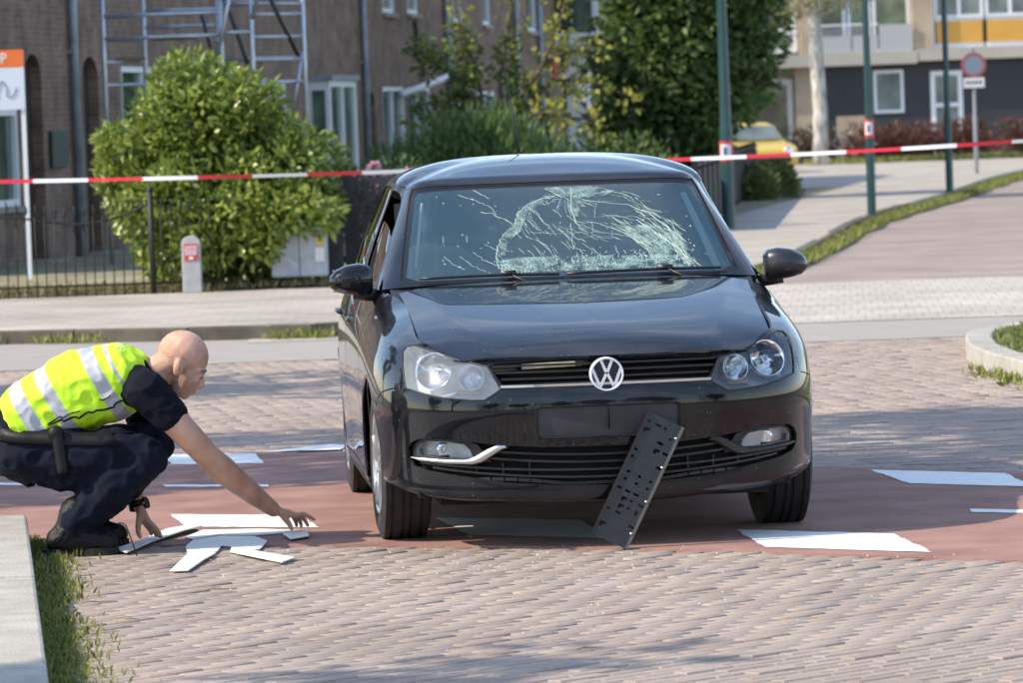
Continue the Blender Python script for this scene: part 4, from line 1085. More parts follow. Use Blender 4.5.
# fine crazing: fans of short cracks round the impact points, the crumpled rim and the bottom band
fc = MB()
def fine(p, ang, L, w=.0008):
    q = (p[0] + L * math.cos(ang), p[1] + L * math.sin(ang))
    if not (.985 < q[1] < 1.318 and .985 < p[1] < 1.318 and abs(q[0]) < .60): return
    m_ = ((p[0]+q[0])/2 + rc.uniform(-.006, .006), (p[1]+q[1])/2 + rc.uniform(-.006, .006))
    fcl.append([p, m_, q, w * .62])
fcl = []
for i in range(46):                                                    # slanting hatch inside the bulge
    t = rc.random(); p = (-.20 + .30 * t + rc.uniform(-.03, .03), 1.24 - .16 * rc.random()); fine(p, R(-58 + rc.uniform(-12, 12) + 20 * t), rc.uniform(.02, .075), rc.uniform(.0006, .0014))
RL = dens(ring, 8, False)
for i in range(90):                                                    # feathering along the ring
    p = rc.choice(RL); fine((p[0] + rc.uniform(-.006, .018), p[1] + rc.uniform(-.01, .01)), rc.uniform(-2.0, .6), rc.uniform(.01, .04), rc.uniform(.0006, .0012))
for i in range(55):                                                    # star at the top
    a = rc.uniform(0, 2 * math.pi); r0 = rc.uniform(.01, .10); fine((.045 + rc.uniform(-.02, .02) + r0 * math.cos(a), 1.285 + .6 * r0 * math.sin(a)), a + rc.uniform(-.4, .4), rc.uniform(.015, .06), rc.uniform(.0006, .0013))
for i in range(210):                                                   # bands sweeping to the right
    b_ = rc.choice(big[14:25]); k = rc.randrange(len(b_) - 1); t = rc.random()
    p = (b_[k][0] * (1-t) + b_[k+1][0] * t + rc.uniform(-.025, .025), b_[k][1] * (1-t) + b_[k+1][1] * t + rc.uniform(-.02, .02))
    fine(p, math.atan2(b_[k+1][1] - b_[k][1], b_[k+1][0] - b_[k][0]) + rc.uniform(-.3, .3), rc.uniform(.02, .08), rc.uniform(.0006, .0013))
for i in range(320):                                                   # crumbled band along the foot of the glass
    x = rc.uniform(-.27, .49); zc = 1.018 + .015 * math.sin(x * 7) ; fine((x, zc + rc.gauss(0, .018)), rc.uniform(-.6, 3.6), rc.uniform(.006, .022), rc.uniform(.0007, .0014))
for i in range(60):                                                    # scattered chips
    p = (rc.uniform(-.5, .55), rc.uniform(1.0, 1.31)); fine(p, rc.uniform(0, 6.3), rc.uniform(.003, .006), rc.uniform(.0012, .0026))
allp = [q for l in fcl for q in l[:3]]; G3 = on_glass(allp)
for i, l in enumerate(fcl): fc.tube(G3[3*i:3*i+3], l[3], 3)
tag(fc.build('fine_cracks', M_CRACK, wsc), kind='stuff')
# frosted, crumbled laminate (greenish) along the foot and inside the ring
def frost_mat():
    m = bpy.data.materials.new('frosted_laminate'); m.use_nodes = True; nt = m.node_tree; b = nt.nodes['Principled BSDF']; out = nt.nodes['Material Output']
    b.inputs['Base Color'].default_value = (.42, .62, .56, 1); b.inputs['Roughness'].default_value = .45
    tr = nt.nodes.new('ShaderNodeBsdfTransparent'); mx = nt.nodes.new('ShaderNodeMixShader')
    tc = nt.nodes.new('ShaderNodeTexCoord'); v = nt.nodes.new('ShaderNodeTexVoronoi'); v.feature = 'DISTANCE_TO_EDGE'; v.inputs['Scale'].default_value = 75
    n = nt.nodes.new('ShaderNodeTexNoise'); n.inputs['Scale'].default_value = 14; n.inputs['Detail'].default_value = 4
    nt.links.new(tc.outputs['Object'], v.inputs['Vector']); nt.links.new(tc.outputs['Object'], n.inputs['Vector'])
    r1 = nt.nodes.new('ShaderNodeMapRange'); r1.inputs[1].default_value = 0.0; r1.inputs[2].default_value = .16; r1.inputs[3].default_value = .75; r1.inputs[4].default_value = .2
    nt.links.new(v.outputs['Distance'], r1.inputs[0])
    r2 = nt.nodes.new('ShaderNodeMapRange'); r2.inputs[1].default_value = .38; r2.inputs[2].default_value = .68; nt.links.new(n.outputs[0], r2.inputs[0])
    mu = nt.nodes.new('ShaderNodeMath'); mu.operation = 'MULTIPLY'; nt.links.new(r1.outputs[0], mu.inputs[0]); nt.links.new(r2.outputs[0], mu.inputs[1])
    nt.links.new(mu.outputs[0], mx.inputs[0]); nt.links.new(tr.outputs[0], mx.inputs[1]); nt.links.new(b.outputs[0], mx.inputs[2]); nt.links.new(mx.outputs[0], out.inputs[0])
    return m
M_FROST = frost_mat()
def frost(name, poly):
    ab = GH.inv(dens(poly, 3), (0, 2), (GM - 4, GM + 4), (0, 3))
    Vx, Tx = trim(GH, (GM - 3.2, GM + 3.2), (0, 2.2), .08, .06, [('f', ab)], (.22, .2))
    o = shell(name, GH, Vx, Tx['f'], M_FROST, wsc, .002, 0)
frost('crumbled_glass', [(-.28,1.04),(-.24,.995),(-.1,.992),(.1,.992),(.3,.992),(.48,.992),(.495,1.02),(.38,1.038),(.25,1.042),(.08,1.05),(-.12,1.05),(-.2,1.05)])
frost('crumbled_glass', [(-.286,1.056),(-.271,1.1),(-.237,1.146),(-.193,1.174),(-.169,1.226),(-.129,1.254),(-.07,1.275),(-.06,1.255),(-.12,1.23),(-.15,1.19),(-.17,1.15),(-.23,1.11),(-.25,1.06)])
frost('crumbled_glass', [(-.04,1.318),(.14,1.318),(.24,1.296),(.2,1.28),(.1,1.275),(.07,1.2),(.04,1.2),(.03,1.27)])
frost('crumbled_glass', [(.33,1.03),(.30,1.10),(.24,1.14),(.30,1.16),(.42,1.15),(.46,1.10),(.49,1.03)])

# number plate holder torn loose, hanging in front of the bumper
M_HOLD = mat('holder_plastic', (.022, .023, .026), .38, var=.2, scale=30)
hold = MB(); nu, nw = 52, 13; hl, hw = .500, .148
holes = set(); rh = random.Random(4)
for blk in ((3, 20), (31, 49)):
    for i in range(blk[0], blk[1], 3):
        for j in (1, 4, 7, 10):
            if rh.random() < .62:
                for q in range(rh.choice((1, 1, 2))): holes.add((i + q, j))
                if rh.random() < .55: holes.add((i, j + 1))
for j in (2, 6, 10): holes |= {(24, j), (27, j)}
hid = {}
def hv(i, j, k):
    if (i, j, k) not in hid:
        hid[(i, j, k)] = len(hold.v); z = .004 if k == 0 else -.004
        if k == 0 and (j in (0, nw)): z = .010
        hold.v.append((hw * (j / nw - .5), z, hl * (.5 - i / nu)))
    return hid[(i, j, k)]
solid = lambda i, j: 0 <= i < nu and 0 <= j < nw and (i, j) not in holes
for i in range(nu):
    for j in range(nw):
        if not solid(i, j): continue
        hold.f.append((hv(i,j,0), hv(i,j+1,0), hv(i+1,j+1,0), hv(i+1,j,0))); hold.f.append((hv(i+1,j,1), hv(i+1,j+1,1), hv(i,j+1,1), hv(i,j,1)))
        for (di, dj, e) in ((-1,0,((i,j),(i,j+1))), (1,0,((i+1,j+1),(i+1,j))), (0,-1,((i+1,j),(i,j))), (0,1,((i,j+1),(i+1,j+1)))):
            if not solid(i + di, j + dj):
                (a, b), (c, d) = e; hold.f.append((hv(a,b,0), hv(a,b,1), hv(c,d,1), hv(c,d,0)))
ho = hold.build('plate_holder', M_HOLD, car)
tag(ho, 'perforated black number plate holder hanging askew to the ground')
top = Vector((.212, .845, .474)); bot = Vector((-.022, .905, .036))
zax = (top - bot).normalized(); xax = Vector((.80, .0, -.33)); xax = (xax - zax * xax.dot(zax)).normalized(); yax = zax.cross(xax)
ho.matrix_local = Matrix(((xax.x, yax.x, zax.x, 0), (xax.y, yax.y, zax.y, 0), (xax.z, yax.z, zax.z, 0), (0, 0, 0, 1)))
ho.location = (top + bot) / 2
for dz in (-.19, -.06, .08, .2):
    s_ = MB(); s_.lathe([(.001, .006), (.005, .005), (.006, .002)], 10, 'y', (hw * .42, .004, dz)); s_.build('screw', M_SATIN, ho, True)

# white board pieces laid out on the ground
M_BOARD = per_object(mat('white_board', (.74, .74, .71), .55, var=.06, scale=5), .05)
boards = [
 ('long narrow white board piece resting against the boot, under the watch hand', [(-1.49,18.46),(-1.42,18.86),(-1.32,19.26),(-1.26,19.40),(-1.34,19.45),(-1.40,19.35),(-1.48,18.89),(-1.55,18.62)], .020),
 ('large rounded white board piece with a notch cut in its front edge', [(-1.28,18.66),(-1.27,18.94),(-1.17,19.09),(-1.03,19.01),(-.97,18.79),(-.98,18.44),(-1.02,18.36),(-1.09,18.34),(-1.10,18.61),(-1.14,18.65),(-1.14,18.41),(-1.16,18.30),(-1.25,18.36)], .012),
 ('tapering white board strip pointing away from the notched piece towards the kerb', [(-1.25,18.33),(-1.14,18.31),(-1.17,18.04),(-1.20,17.63),(-1.27,17.63)], .014),
 ('short white board strip pointing from the notched piece towards the car', [(-1.08,18.32),(-1.02,18.40),(-.83,17.99),(-.87,17.82)], .014),
 ('wide white board piece between the notched piece and the painted block', [(-1.31,19.06),(-1.26,19.38),(-1.03,19.34),(-.86,19.20),(-.93,19.11),(-1.03,19.06),(-1.17,19.13),(-1.27,18.98)], .014),
 ('small white board piece raised under the pointing fingers', [(-.92,18.99),(-.83,19.07),(-.81,18.85),(-.88,18.75)], .019)]
for lb, poly, z in boards:
    cx = sum(p[0] for p in poly) / len(poly); cy = sum(p[1] for p in poly) / len(poly)
    a2 = sum(poly[i][0] * poly[(i+1) % len(poly)][1] - poly[(i+1) % len(poly)][0] * poly[i][1] for i in range(len(poly)))
    pp = poly if a2 > 0 else poly[::-1]
    o = MB().prism([(x - cx, y - cy) for x, y in pp], .003, .009).build('board_piece', M_BOARD, None, loc=(cx, cy, z - .009)); bevel(o, .002, 1)
    tag(o, lb, 'board', 'white board pieces on the ground')
    if z > .018:
        o.rotation_euler = (.012, -.01, 0); o.location.z = z - .006
        e = MB(); e.prism([(x * .9 - cx * 0, y * .9) for x, y in [(x - cx, y - cy) for x, y in pp]], -(z - .006) + .004, -.0015); e.build('dark_underlay', mat('dark_slab', (.05, .05, .045), .9), o)  # dark slab under the raised pieces
# bent wire standing by the boot
mb = MB(); mb.tube([(-1.447, 18.42, .0), (-1.465, 18.42, .06), (-1.485, 18.42, .118), (-1.497, 18.42, .128), (-1.515, 18.42, .131)], .003, 6)
tag(mb.build('wire', mat('rusty_wire', (.06, .035, .025), .7), None, True), 'thin bent dark wire standing upright beside the boot', 'wire')
# twigs and glass crumbs on the bricks
rt = random.Random(5)
for i, (x, y) in enumerate([(-.42, 17.0), (-1.05, 16.9), (-1.45, 16.6), (-1.3, 16.0), (.2, 14.6)]):
    mb = MB(); a = rt.uniform(-.4, .5); L = rt.uniform(.05, .13); pts = [(x + L * (t - .5) * math.cos(a), y + L * (t - .5) * math.sin(a), .006 + .002 * math.sin(t * 3) + (.004 if t == .3 else 0)) for t in (0, .3, .6, 1)]
    mb.tube(pts, [.002, .0032, .0026, .001], 5); o = mb.build('twig', mat('dry_twig', (.34, .24, .13), .9), None, True)
    tag(o, 'dry brown twig lying on the sunny brick paving', 'twig', 'dry twigs on the brick paving')
cr_ = MB()
for i in range(170):
    x = rt.gauss(.25, .6); y = rt.uniform(16.8, 18.4) if rt.random() < .7 else rt.uniform(14.5, 18.4); s_ = rt.uniform(.0015, .004)
    cr_.add([(x-s_, y-s_, .004), (x+s_, y-s_*.6, .004), (x+s_*.5, y+s_, .004), (x, y, .004+s_*1.6)], [(0,1,3),(1,2,3),(2,0,3)])
tag(cr_.build('glass_crumbs', mat('crumb_glass', (.75, .82, .78), .15), None), 'tiny crumbs of broken glass strewn on the bricks', 'glass', kind='stuff')

# ================================================================== THE PERSON
def ring_pts(c, ax, ay, n): return [Vector(c) + ax * math.cos(2*math.pi*j/n) + ay * math.sin(2*math.pi*j/n) for j in range(n)]
def capsule(mb, p0, r0, p1, r1, n=14):
    p0, p1 = Vector(p0), Vector(p1); d = (p1 - p0); L = d.length or 1e-4; d.normalize()
    sx = d.orthogonal().normalized(); sy = d.cross(sx); rows = []
    for a in np.linspace(-math.pi/2 + .25, 0, 4): rows.append((p0 + d * (r0 * math.sin(a)), r0 * math.cos(a)))
    for a in np.linspace(0, math.pi/2 - .25, 4): rows.append((p1 + d * (r1 * math.sin(a)), r1 * math.cos(a)))
    vs = []; fs = []
    for c, r in rows: vs += [tuple(v) for v in ring_pts(c, sx * r, sy * r, n)]
    for i in range(len(rows) - 1):
        for j in range(n): a, b = i*n + j, i*n + (j+1) % n; fs.append((a, b, b+n, a+n))
    fs.append(tuple(reversed(range(n)))); fs.append(tuple((len(rows)-1)*n + j for j in range(n)))
    mb.add(vs, fs); return mb
def chain(mb, pts, rs):
    for i in range(len(pts) - 1): capsule(mb, pts[i], rs[i], pts[i+1], rs[i+1])
    return mb
def ellip(mb, c, r, tilt=0.0, n=16, rz=0.0):
    vs = []; fs = []; m_ = 10; ct, st = math.cos(tilt), math.sin(tilt); cz, sz = math.cos(rz), math.sin(rz)
    for i in range(m_ + 1):
        th = -math.pi/2 + .12 + (math.pi - .24) * i / m_
        for j in range(n):
            a = 2*math.pi*j/n; x, y, z = r[0]*math.cos(th)*math.cos(a), r[1]*math.cos(th)*math.sin(a), r[2]*math.sin(th)
            x, z = x*ct + z*st, -x*st + z*ct; x, y = x*cz - y*sz, x*sz + y*cz
            vs.append((c[0]+x, c[1]+y, c[2]+z))
    for i in range(m_):
        for j in range(n): a, b = i*n+j, i*n+(j+1)%n; fs.append((a, b, b+n, a+n))
    fs.append(tuple(reversed(range(n)))); fs.append(tuple(m_*n+j for j in range(n)))
    mb.add(vs, fs); return mb
def sweepE(mb, secs, n=24, flat=2.3):
    """closed tube through (centre, radius in the bend plane, radius sideways) sections; the bend plane is x-z"""
    vs = []; fs = []; k = len(secs)
    for i, (c, rn, ry) in enumerate(secs):
        a = Vector(secs[max(i-1, 0)][0]); b = Vector(secs[min(i+1, k-1)][0]); d = (b - a).normalized(); nn = Vector((-d.z, 0, d.x)).normalized()
        for j in range(n):
            t = 2*math.pi*j/n; e = 2 / flat; cx, sx = math.cos(t), math.sin(t)
            vs.append(tuple(Vector(c) + nn * rn * math.copysign(abs(cx)**e, cx) + Vector((0, 1, 0)) * ry * math.copysign(abs(sx)**e, sx)))
    for i in range(k-1):
        for j in range(n): a, b = i*n+j, i*n+(j+1)%n; fs.append((a, b, b+n, a+n))
    fs.append(tuple(reversed(range(n)))); fs.append(tuple((k-1)*n+j for j in range(n)))
    mb.add(vs, fs); return mb
def fuse(mb, name, m, parent, voxel=.008, it=4, wrinkle=0.0, wscale=9.0, seed=0, post=None):
    """merge overlapping shapes into one continuous skin"""
    o = mb.build(name + '_src', None); 
    r = o.modifiers.new('r', 'REMESH'); r.mode = 'VOXEL'; r.voxel_size = voxel; r.use_smooth_shade = True
    s_ = o.modifiers.new('s', 'SMOOTH'); s_.factor = .5; s_.iterations = it
    dg = bpy.context.evaluated_depsgraph_get(); me = bpy.data.meshes.new_from_object(o.evaluated_get(dg)); old = o.data
    bpy.data.objects.remove(o); bpy.data.meshes.remove(old); me.name = name
    if wrinkle:
        n = len(me.vertices); co = np.empty(n*3, 'f'); no = np.empty(n*3, 'f'); me.vertices.foreach_get('co', co); me.vertices.foreach_get('normal', no)
        co = co.reshape(-1, 3); no = no.reshape(-1, 3); dsp = np.array([mnoise.noise(Vector((p[0]*wscale + seed, p[1]*wscale*.8, p[2]*wscale))) - abs(mnoise.noise(Vector((p[0]*wscale*1.9, p[1]*wscale*1.3 + seed, p[2]*wscale*2.1)))) for p in co])
        co += no * (dsp * wrinkle)[:, None]; me.vertices.foreach_set('co', co.ravel())
    me.update(); me.shade_smooth(); me.materials.clear(); me.materials.append(m)
    q = bpy.data.objects.new(name, me); C.objects.link(q); q.parent = parent
    return q

M_SKIN = mat('skin', (.50, .275, .195), .42, var=.12, scale=9, col2=(.58, .345, .25), bump=.35, bscale=240, detail=8)
speckle(M_SKIN, 70, .56, .70, .30, (.36, .15, .11))
M_SKIN.node_tree.nodes['Principled BSDF'].inputs['Subsurface Weight'].default_value = .12
M_SKIN.node_tree.nodes['Principled BSDF'].inputs['Subsurface Radius'].default_value = (.02, .008, .005)
M_NAVY = mat('navy_cloth', (.0042, .0055, .012), .85, var=.3, scale=30, bump=.3, bscale=220)
M_NAVYT = mat('navy_trousers', (.0052, .0075, .018), .85, var=.35, scale=22, bump=.3, bscale=220)
M_BOOT = mat('black_leather', (.006, .006, .0065), .5, spec=.25, var=.3, scale=25, bump=.2, bscale=120)
M_BELT = mat('belt_leather', (.007, .007, .008), .5, spec=.25, bump=.1, bscale=150)

per = empty('person', (-1.65, 18.70, 0))
tag(per, 'bald person in yellow high visibility vest and dark uniform crouching, reaching to the ground', 'person')
b = MB()
# head, bent down and looking at the ground
hb = MB(); b_keep = b; b = hb
ellip(b, (.357, .02, .752), (.101, .077, .094), .25)
ellip(b, (.400, .02, .690), (.062, .062, .088), -.12)
ellip(b, (.404, .02, .640), (.046, .047, .045), .2)
ellip(b, (.432, .02, .722), (.032, .056, .026), .3)                 # brow
chain(b, [(.452, .02, .706), (.467, .02, .672), (.458, .02, .662)], [.010, .013, .012])      # nose
for s_ in (-1, 1):
    ellip(b, (.458, .02 + s_*.013, .666), (.010, .009, .008))
    ellip(b, (.436, .02 + s_*.036, .684), (.020, .020, .022))           # cheek
    ellip(b, (.360, .02 + s_*.080, .700), (.018, .009, .031), -.30)    # ear
    ellip(b, (.372, .02 + s_*.076, .700), (.012, .009, .020), -.35)
ellip(b, (.442, .02, .640), (.014, .026, .010)); ellip(b, (.438, .02, .626), (.013, .022, .009))   # lips
ellip(b, (.421, .02, .612), (.020, .024, .018))                      # chin
HP = Vector((.335, .02, .705)); HR = Matrix.Rotation(.44, 3, 'Y')
def head_turn(o): o.v = [tuple(HP + HR @ (Vector(v) - HP) + Vector((.012, 0, .006))) for v in o.v]; return o
b = b_keep; head_turn(hb); b.add(hb.v, hb.f)
chain(b, [(.23, .02, .655), (.30, .02, .690), (.345, .02, .715)], [.075, .064, .066])   # neck
# trunk inside the clothes
sweepE(b, [((-.24, .02, .42), .10, .15), ((-.12, .02, .54), .11, .16), ((.05, .02, .63), .12, .17), ((.20, .02, .655), .09, .17)])
chain(b, [(.20, -.05, .64), (.255, -.175, .615)], [.06, .06]); chain(b, [(.20, .09, .64), (.245, .215, .62)], [.06, .06])
# legs inside the trousers
for ys, yk, ya in ((-.09, -.17, -.15), (.13, .23, .20)):
    chain(b, [(-.21, ys, .39), (.04, (ys+yk)/2, .40), (.265, yk, .385), (.12, (yk+ya)/2, .25), (-.02, ya, .11), (-.03, ya, .06)], [.075, .06, .042, .042, .035, .035])
# right arm reaching forward, bare from the sleeve down
chain(b, [(.262, -.190, .615), (.37, -.19, .490), (.478, -.10, .353)], [.060, .056, .050])
chain(b, [(.478, -.10, .353), (.53, -.04, .295), (.63, .12, .190), (.700, .24, .118)], [.051, .054, .041, .029])
# left arm hanging inside the knees
chain(b, [(.248, .215, .630), (.20, .30, .48), (.130, .315, .350)], [.058, .050, .042])
chain(b, [(.130, .315, .350), (.148, .29, .26), (.168, .255, .165)], [.046, .046, .029])
def hand(wr, kn, spread, tips, thumb, palm_r=.017):
    """palm from the wrist to four knuckles, then four jointed fingers and a thumb"""
    wr = Vector(wr); kn = Vector(kn); sp = Vector(spread)
    K = [kn + sp * t for t in (-1.5, -.5, .5, 1.5)]
    for i, k in enumerate(K): capsule(b, wr.lerp(kn, .12) + sp * (-.6 + .4 * i), palm_r, k, palm_r * .72, 10)
    capsule(b, K[0].lerp(wr, .35), palm_r * .8, K[3].lerp(wr, .35), palm_r * .8, 10)
    for k, (m1, m2, tip) in zip(K, tips): chain(b, [k, Vector(m1), Vector(m2), Vector(tip)], [.0105, .0098, .0088, .0072])
    chain(b, [wr.lerp(kn, .30) + Vector(thumb[0]) * 0 + sp * (-1.0), Vector(thumb[0]), Vector(thumb[1]), Vector(thumb[2])], [.016, .0135, .011, .0085])
# right hand: index stretched out, others curled down to the board
hand((.700, .24, .118), (.772, .315, .092), (-.006, .019, .0015),
     [((.808, .315, .093), (.832, .328, .080), (.852, .338, .066)), ((.802, .345, .080), (.818, .360, .058), (.826, .368, .040)),
      ((.788, .372, .072), (.797, .386, .052), (.799, .392, .036)), ((.772, .396, .068), (.778, .408, .052), (.779, .412, .038))],
     [(.742, .262, .082), (.757, .275, .058), (.766, .283, .036)])
# left hand: fingertips on the long board
hand((.168, .255, .165), (.196, .236, .098), (-.009, .017, .0),
     [((.232, .212, .076), (.252, .206, .052), (.262, .204, .030)), ((.226, .232, .074), (.246, .228, .050), (.255, .226, .028)),
      ((.214, .252, .072), (.231, .250, .050), (.239, .248, .030)), ((.200, .268, .072), (.213, .268, .054), (.219, .267, .036))],
     [(.176, .200, .090), (.172, .192, .060), (.180, .190, .034)])
body = fuse(b, 'body', M_SKIN, per, .0052, 3)
# eyes, brows, mouth line
for s_ in (-1, 1):
    e = MB(); ellip(e, (.4475, .02 + s_*.031, .705), (.010, .013, .008)); head_turn(e).build('eye', mat('eye_white', (.5, .45, .42), .3), body, True)
    e = MB(); ellip(e, (.456, .02 + s_*.031, .702), (.0035, .006, .006)); head_turn(e).build('iris', mat('iris', (.03, .025, .02), .2), body, True)
    e = MB(); chain(e, [(.459, .02 + s_*.014, .724), (.4595, .02 + s_*.032, .729), (.447, .02 + s_*.050, .724)], [.004, .0042, .003]); head_turn(e).build('eyebrow', mat('brow_hair', (.20, .13, .08), .9), body, True)
    # hollow of the ear
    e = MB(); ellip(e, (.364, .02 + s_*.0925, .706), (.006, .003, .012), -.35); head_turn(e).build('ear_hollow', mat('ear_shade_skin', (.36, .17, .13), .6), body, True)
e = MB(); chain(e, [(.455, .02 - .018, .6335), (.4575, .02, .634), (.455, .02 + .018, .6335)], [.0018, .0022, .0018]); head_turn(e).build('mouth', mat('lip', (.33, .14, .12), .5), body, True)

# close-cropped hair at the sides and back of the head
def stubble():
    me = body.data; inv_ = HR.inverted(); keep = []
    for f in me.polygons:
        q = HP + inv_ @ (f.center - HP - Vector((.012, 0, .006)))
        if q.x < .395 - max(0, q.z - .73) * .9 and .662 < q.z < .790 - max(0, q.x - .30) * .55 and q.x > .255 + max(0, .70 - q.z) * .6 and abs(q.y - .02) < .12 and (abs(q.y - .02) > .03 or q.x < .32):
            if not (.335 < q.x < .385 and .665 < q.z < .74 and abs(q.y - .02) > .068): keep.append(f)
    vs, fs, ix = [], [], {}
    for f in keep:
        t = []
        for v in f.vertices:
            if v not in ix: ix[v] = len(vs); vs.append(tuple(me.vertices[v].co + me.vertices[v].normal * .0007))
            t.append(ix[v])
        fs.append(t)
    m = haze_glass('cropped_hair', (1, 1, 1), 1.01, .5, (.16, .12, .10), .38); n = m.node_tree.nodes; nt = m.node_tree
    tc = n.new('ShaderNodeTexCoord'); nz = n.new('ShaderNodeTexNoise'); nz.inputs['Scale'].default_value = 160; nz.inputs['Detail'].default_value = 6; mr = n.new('ShaderNodeMapRange'); mr.inputs[1].default_value = .35; mr.inputs[2].default_value = .65; mr.inputs[3].default_value = .03; mr.inputs[4].default_value = .15
    nt.links.new(tc.outputs['Object'], nz.inputs['Vector']); nt.links.new(nz.outputs[0], mr.inputs[0]); mxs = [q for q in n if q.type == 'MIX_SHADER' and not q.inputs[0].is_linked][0]; nt.links.new(mr.outputs[0], mxs.inputs[0])
    mk('hair', vs, fs, m, body, True)
stubble()
# shirt with short sleeves
b = MB(); sweepE(b, [((-.275, .02, .455), .115, .165), ((-.20, .02, .505), .125, .172), ((-.05, .02, .59), .135, .185), ((.09, .02, .64), .135, .195), ((.19, .02, .662), .11, .185), ((.245, .02, .672), .068, .10)])
chain(b, [(.20, -.10, .645), (.250, -.180, .622), (.338, -.192, .530)], [.085, .084, .076])
chain(b, [(.20, .14, .645), (.247, .215, .632), (.205, .295, .50)], [.085, .086, .078])
shirt = fuse(b, 'shirt', M_NAVY, per, .007, 3, .011, 8)
mb = MB(); n = 20; cpts = [Vector((.268, .02, .672)) + Vector((-.045, 0, .062)) * math.cos(a) + Vector((0, .078, 0)) * math.sin(a) for a in np.linspace(0, 2*math.pi, n)]
mb.tube(cpts, .017, 8, cap=False); mb.build('collar', M_NAVY, shirt, True)
# trousers
for _m in (M_NAVY, M_NAVYT): _m.node_tree.nodes['Principled BSDF'].inputs['Specular IOR Level'].default_value = .15
b = MB(); sweepE(b, [((-.215, .02, .50), .115, .165), ((-.235, .02, .44), .135, .185), ((-.225, .02, .36), .125, .18), ((-.17, .02, .31), .08, .15)])
for ys, yk, ya in ((-.085, -.17, -.15), (.125, .235, .20)):
    chain(b, [(-.22, ys, .395), (.03, (ys+yk)/2 - .01, .385), (.235, yk, .382)], [.125, .112, .088])
    chain(b, [(.245, yk, .375), (.12, (yk+ya)/2, .265), (.0, ya, .15), (-.025, ya, .115)], [.082, .095, .082, .078])
    chain(b, [(-.15, (ys+ya)/2, .31), (.06, (yk+ya)/2, .30)], [.06, .07])
tr_ = fuse(b, 'trousers', M_NAVYT, per, .007, 3, .018, 7.5, 3)
# boots
for ya in (-.15, .20):
    b = MB(); x0 = 0.0 if ya < 0 else .012
    chain(b, [(-.035 + x0, ya, .165), (-.045 + x0, ya, .105), (-.075 + x0, ya, .066)], [.066, .070, .066])
    chain(b, [(-.095 + x0, ya, .060), (-.02 + x0, ya, .058), (.055 + x0, ya, .050)], [.060, .062, .050]); ellip(b, (.066 + x0, ya, .050), (.056, .052, .046))
    bt = fuse(b, 'boot', M_BOOT, per, .006, 3, .004, 25)
    sp_ = [(-.150, -.030), (-.12, -.044), (-.04, -.040), (.03, -.050), (.08, -.044), (.112, -.018), (.114, .018), (.08, .046), (.03, .050), (-.04, .040), (-.12, .044), (-.150, .030)]
    MB().prism([(x * 1.08 + x0, y * 1.12 + ya) for x, y in sp_], .001, .030).build('sole', mat('boot_sole', (.012, .012, .012), .8, bump=.4, bscale=200), bt)
# vest
def vest_mat():
    m = bpy.data.materials.new('vest_cloth'); m.use_nodes = True; nt = m.node_tree; bs = nt.nodes['Principled BSDF']
    tc = nt.nodes.new('ShaderNodeTexCoord'); sep = nt.nodes.new('ShaderNodeSeparateXYZ'); nt.links.new(tc.outputs['Object'], sep.inputs[0])
    # length along the spine
    d1 = nt.nodes.new('ShaderNodeMath'); d1.operation = 'MULTIPLY'; d1.inputs[1].default_value = .875; nt.links.new(sep.outputs[0], d1.inputs[0])
    d2 = nt.nodes.new('ShaderNodeMath'); d2.operation = 'MULTIPLY_ADD'; d2.inputs[1].default_value = .485; nt.links.new(sep.outputs[2], d2.inputs[0]); nt.links.new(d1.outputs[0], d2.inputs[2])
    cr = nt.nodes.new('ShaderNodeValToRGB'); cr.color_ramp.interpolation = 'CONSTANT'
    mr = nt.nodes.new('ShaderNodeMapRange'); mr.inputs[1].default_value = -.05; mr.inputs[2].default_value = .60; nt.links.new(d2.outputs[0], mr.inputs[0])
    Y_, S_ = (.50, .82, .02, 1), (.40, .42, .47, 1)
    stops = [(0, Y_), (.165, S_), (.255, Y_), (.345, S_), (.425, Y_), (.64, S_), (.72, Y_), (.775, S_), (.80, Y_)]
    for i, (p, c) in enumerate(stops):
        el = cr.color_ramp.elements[i] if i < 2 else cr.color_ramp.elements.new(p)
        el.position = p; el.color = c
    nt.links.new(mr.outputs[0], cr.inputs[0]); nt.links.new(cr.outputs[0], bs.inputs['Base Color']); bs.inputs['Roughness'].default_value = .7
    n = nt.nodes.new('ShaderNodeTexNoise'); n.inputs['Scale'].default_value = 35; n.inputs['Detail'].default_value = 5; nt.links.new(tc.outputs['Object'], n.inputs['Vector'])
    bp = nt.nodes.new('ShaderNodeBump'); bp.inputs['Strength'].default_value = .25; bp.inputs['Distance'].default_value = .01; nt.links.new(n.outputs[0], bp.inputs['Height']); nt.links.new(bp.outputs[0], bs.inputs['Normal'])
    return m
M_VEST = vest_mat()
b = MB(); sweepE(b, [((-.262, .02, .487), .135, .198), ((-.215, .02, .516), .146, .204), ((-.10, .02, .580), .160, .210), ((.0, .02, .620), .166, .214), ((.10, .02, .650), .152, .218), ((.18, .02, .668), .130, .21), ((.235, .02, .680), .092, .15), ((.262, .02, .684), .070, .09)], flat=2.4)
vest = fuse(b, 'vest', M_VEST, per, .006, 3, .014, 8.5, 5)
tag(vest, 'yellow high visibility vest with grey reflective bands')
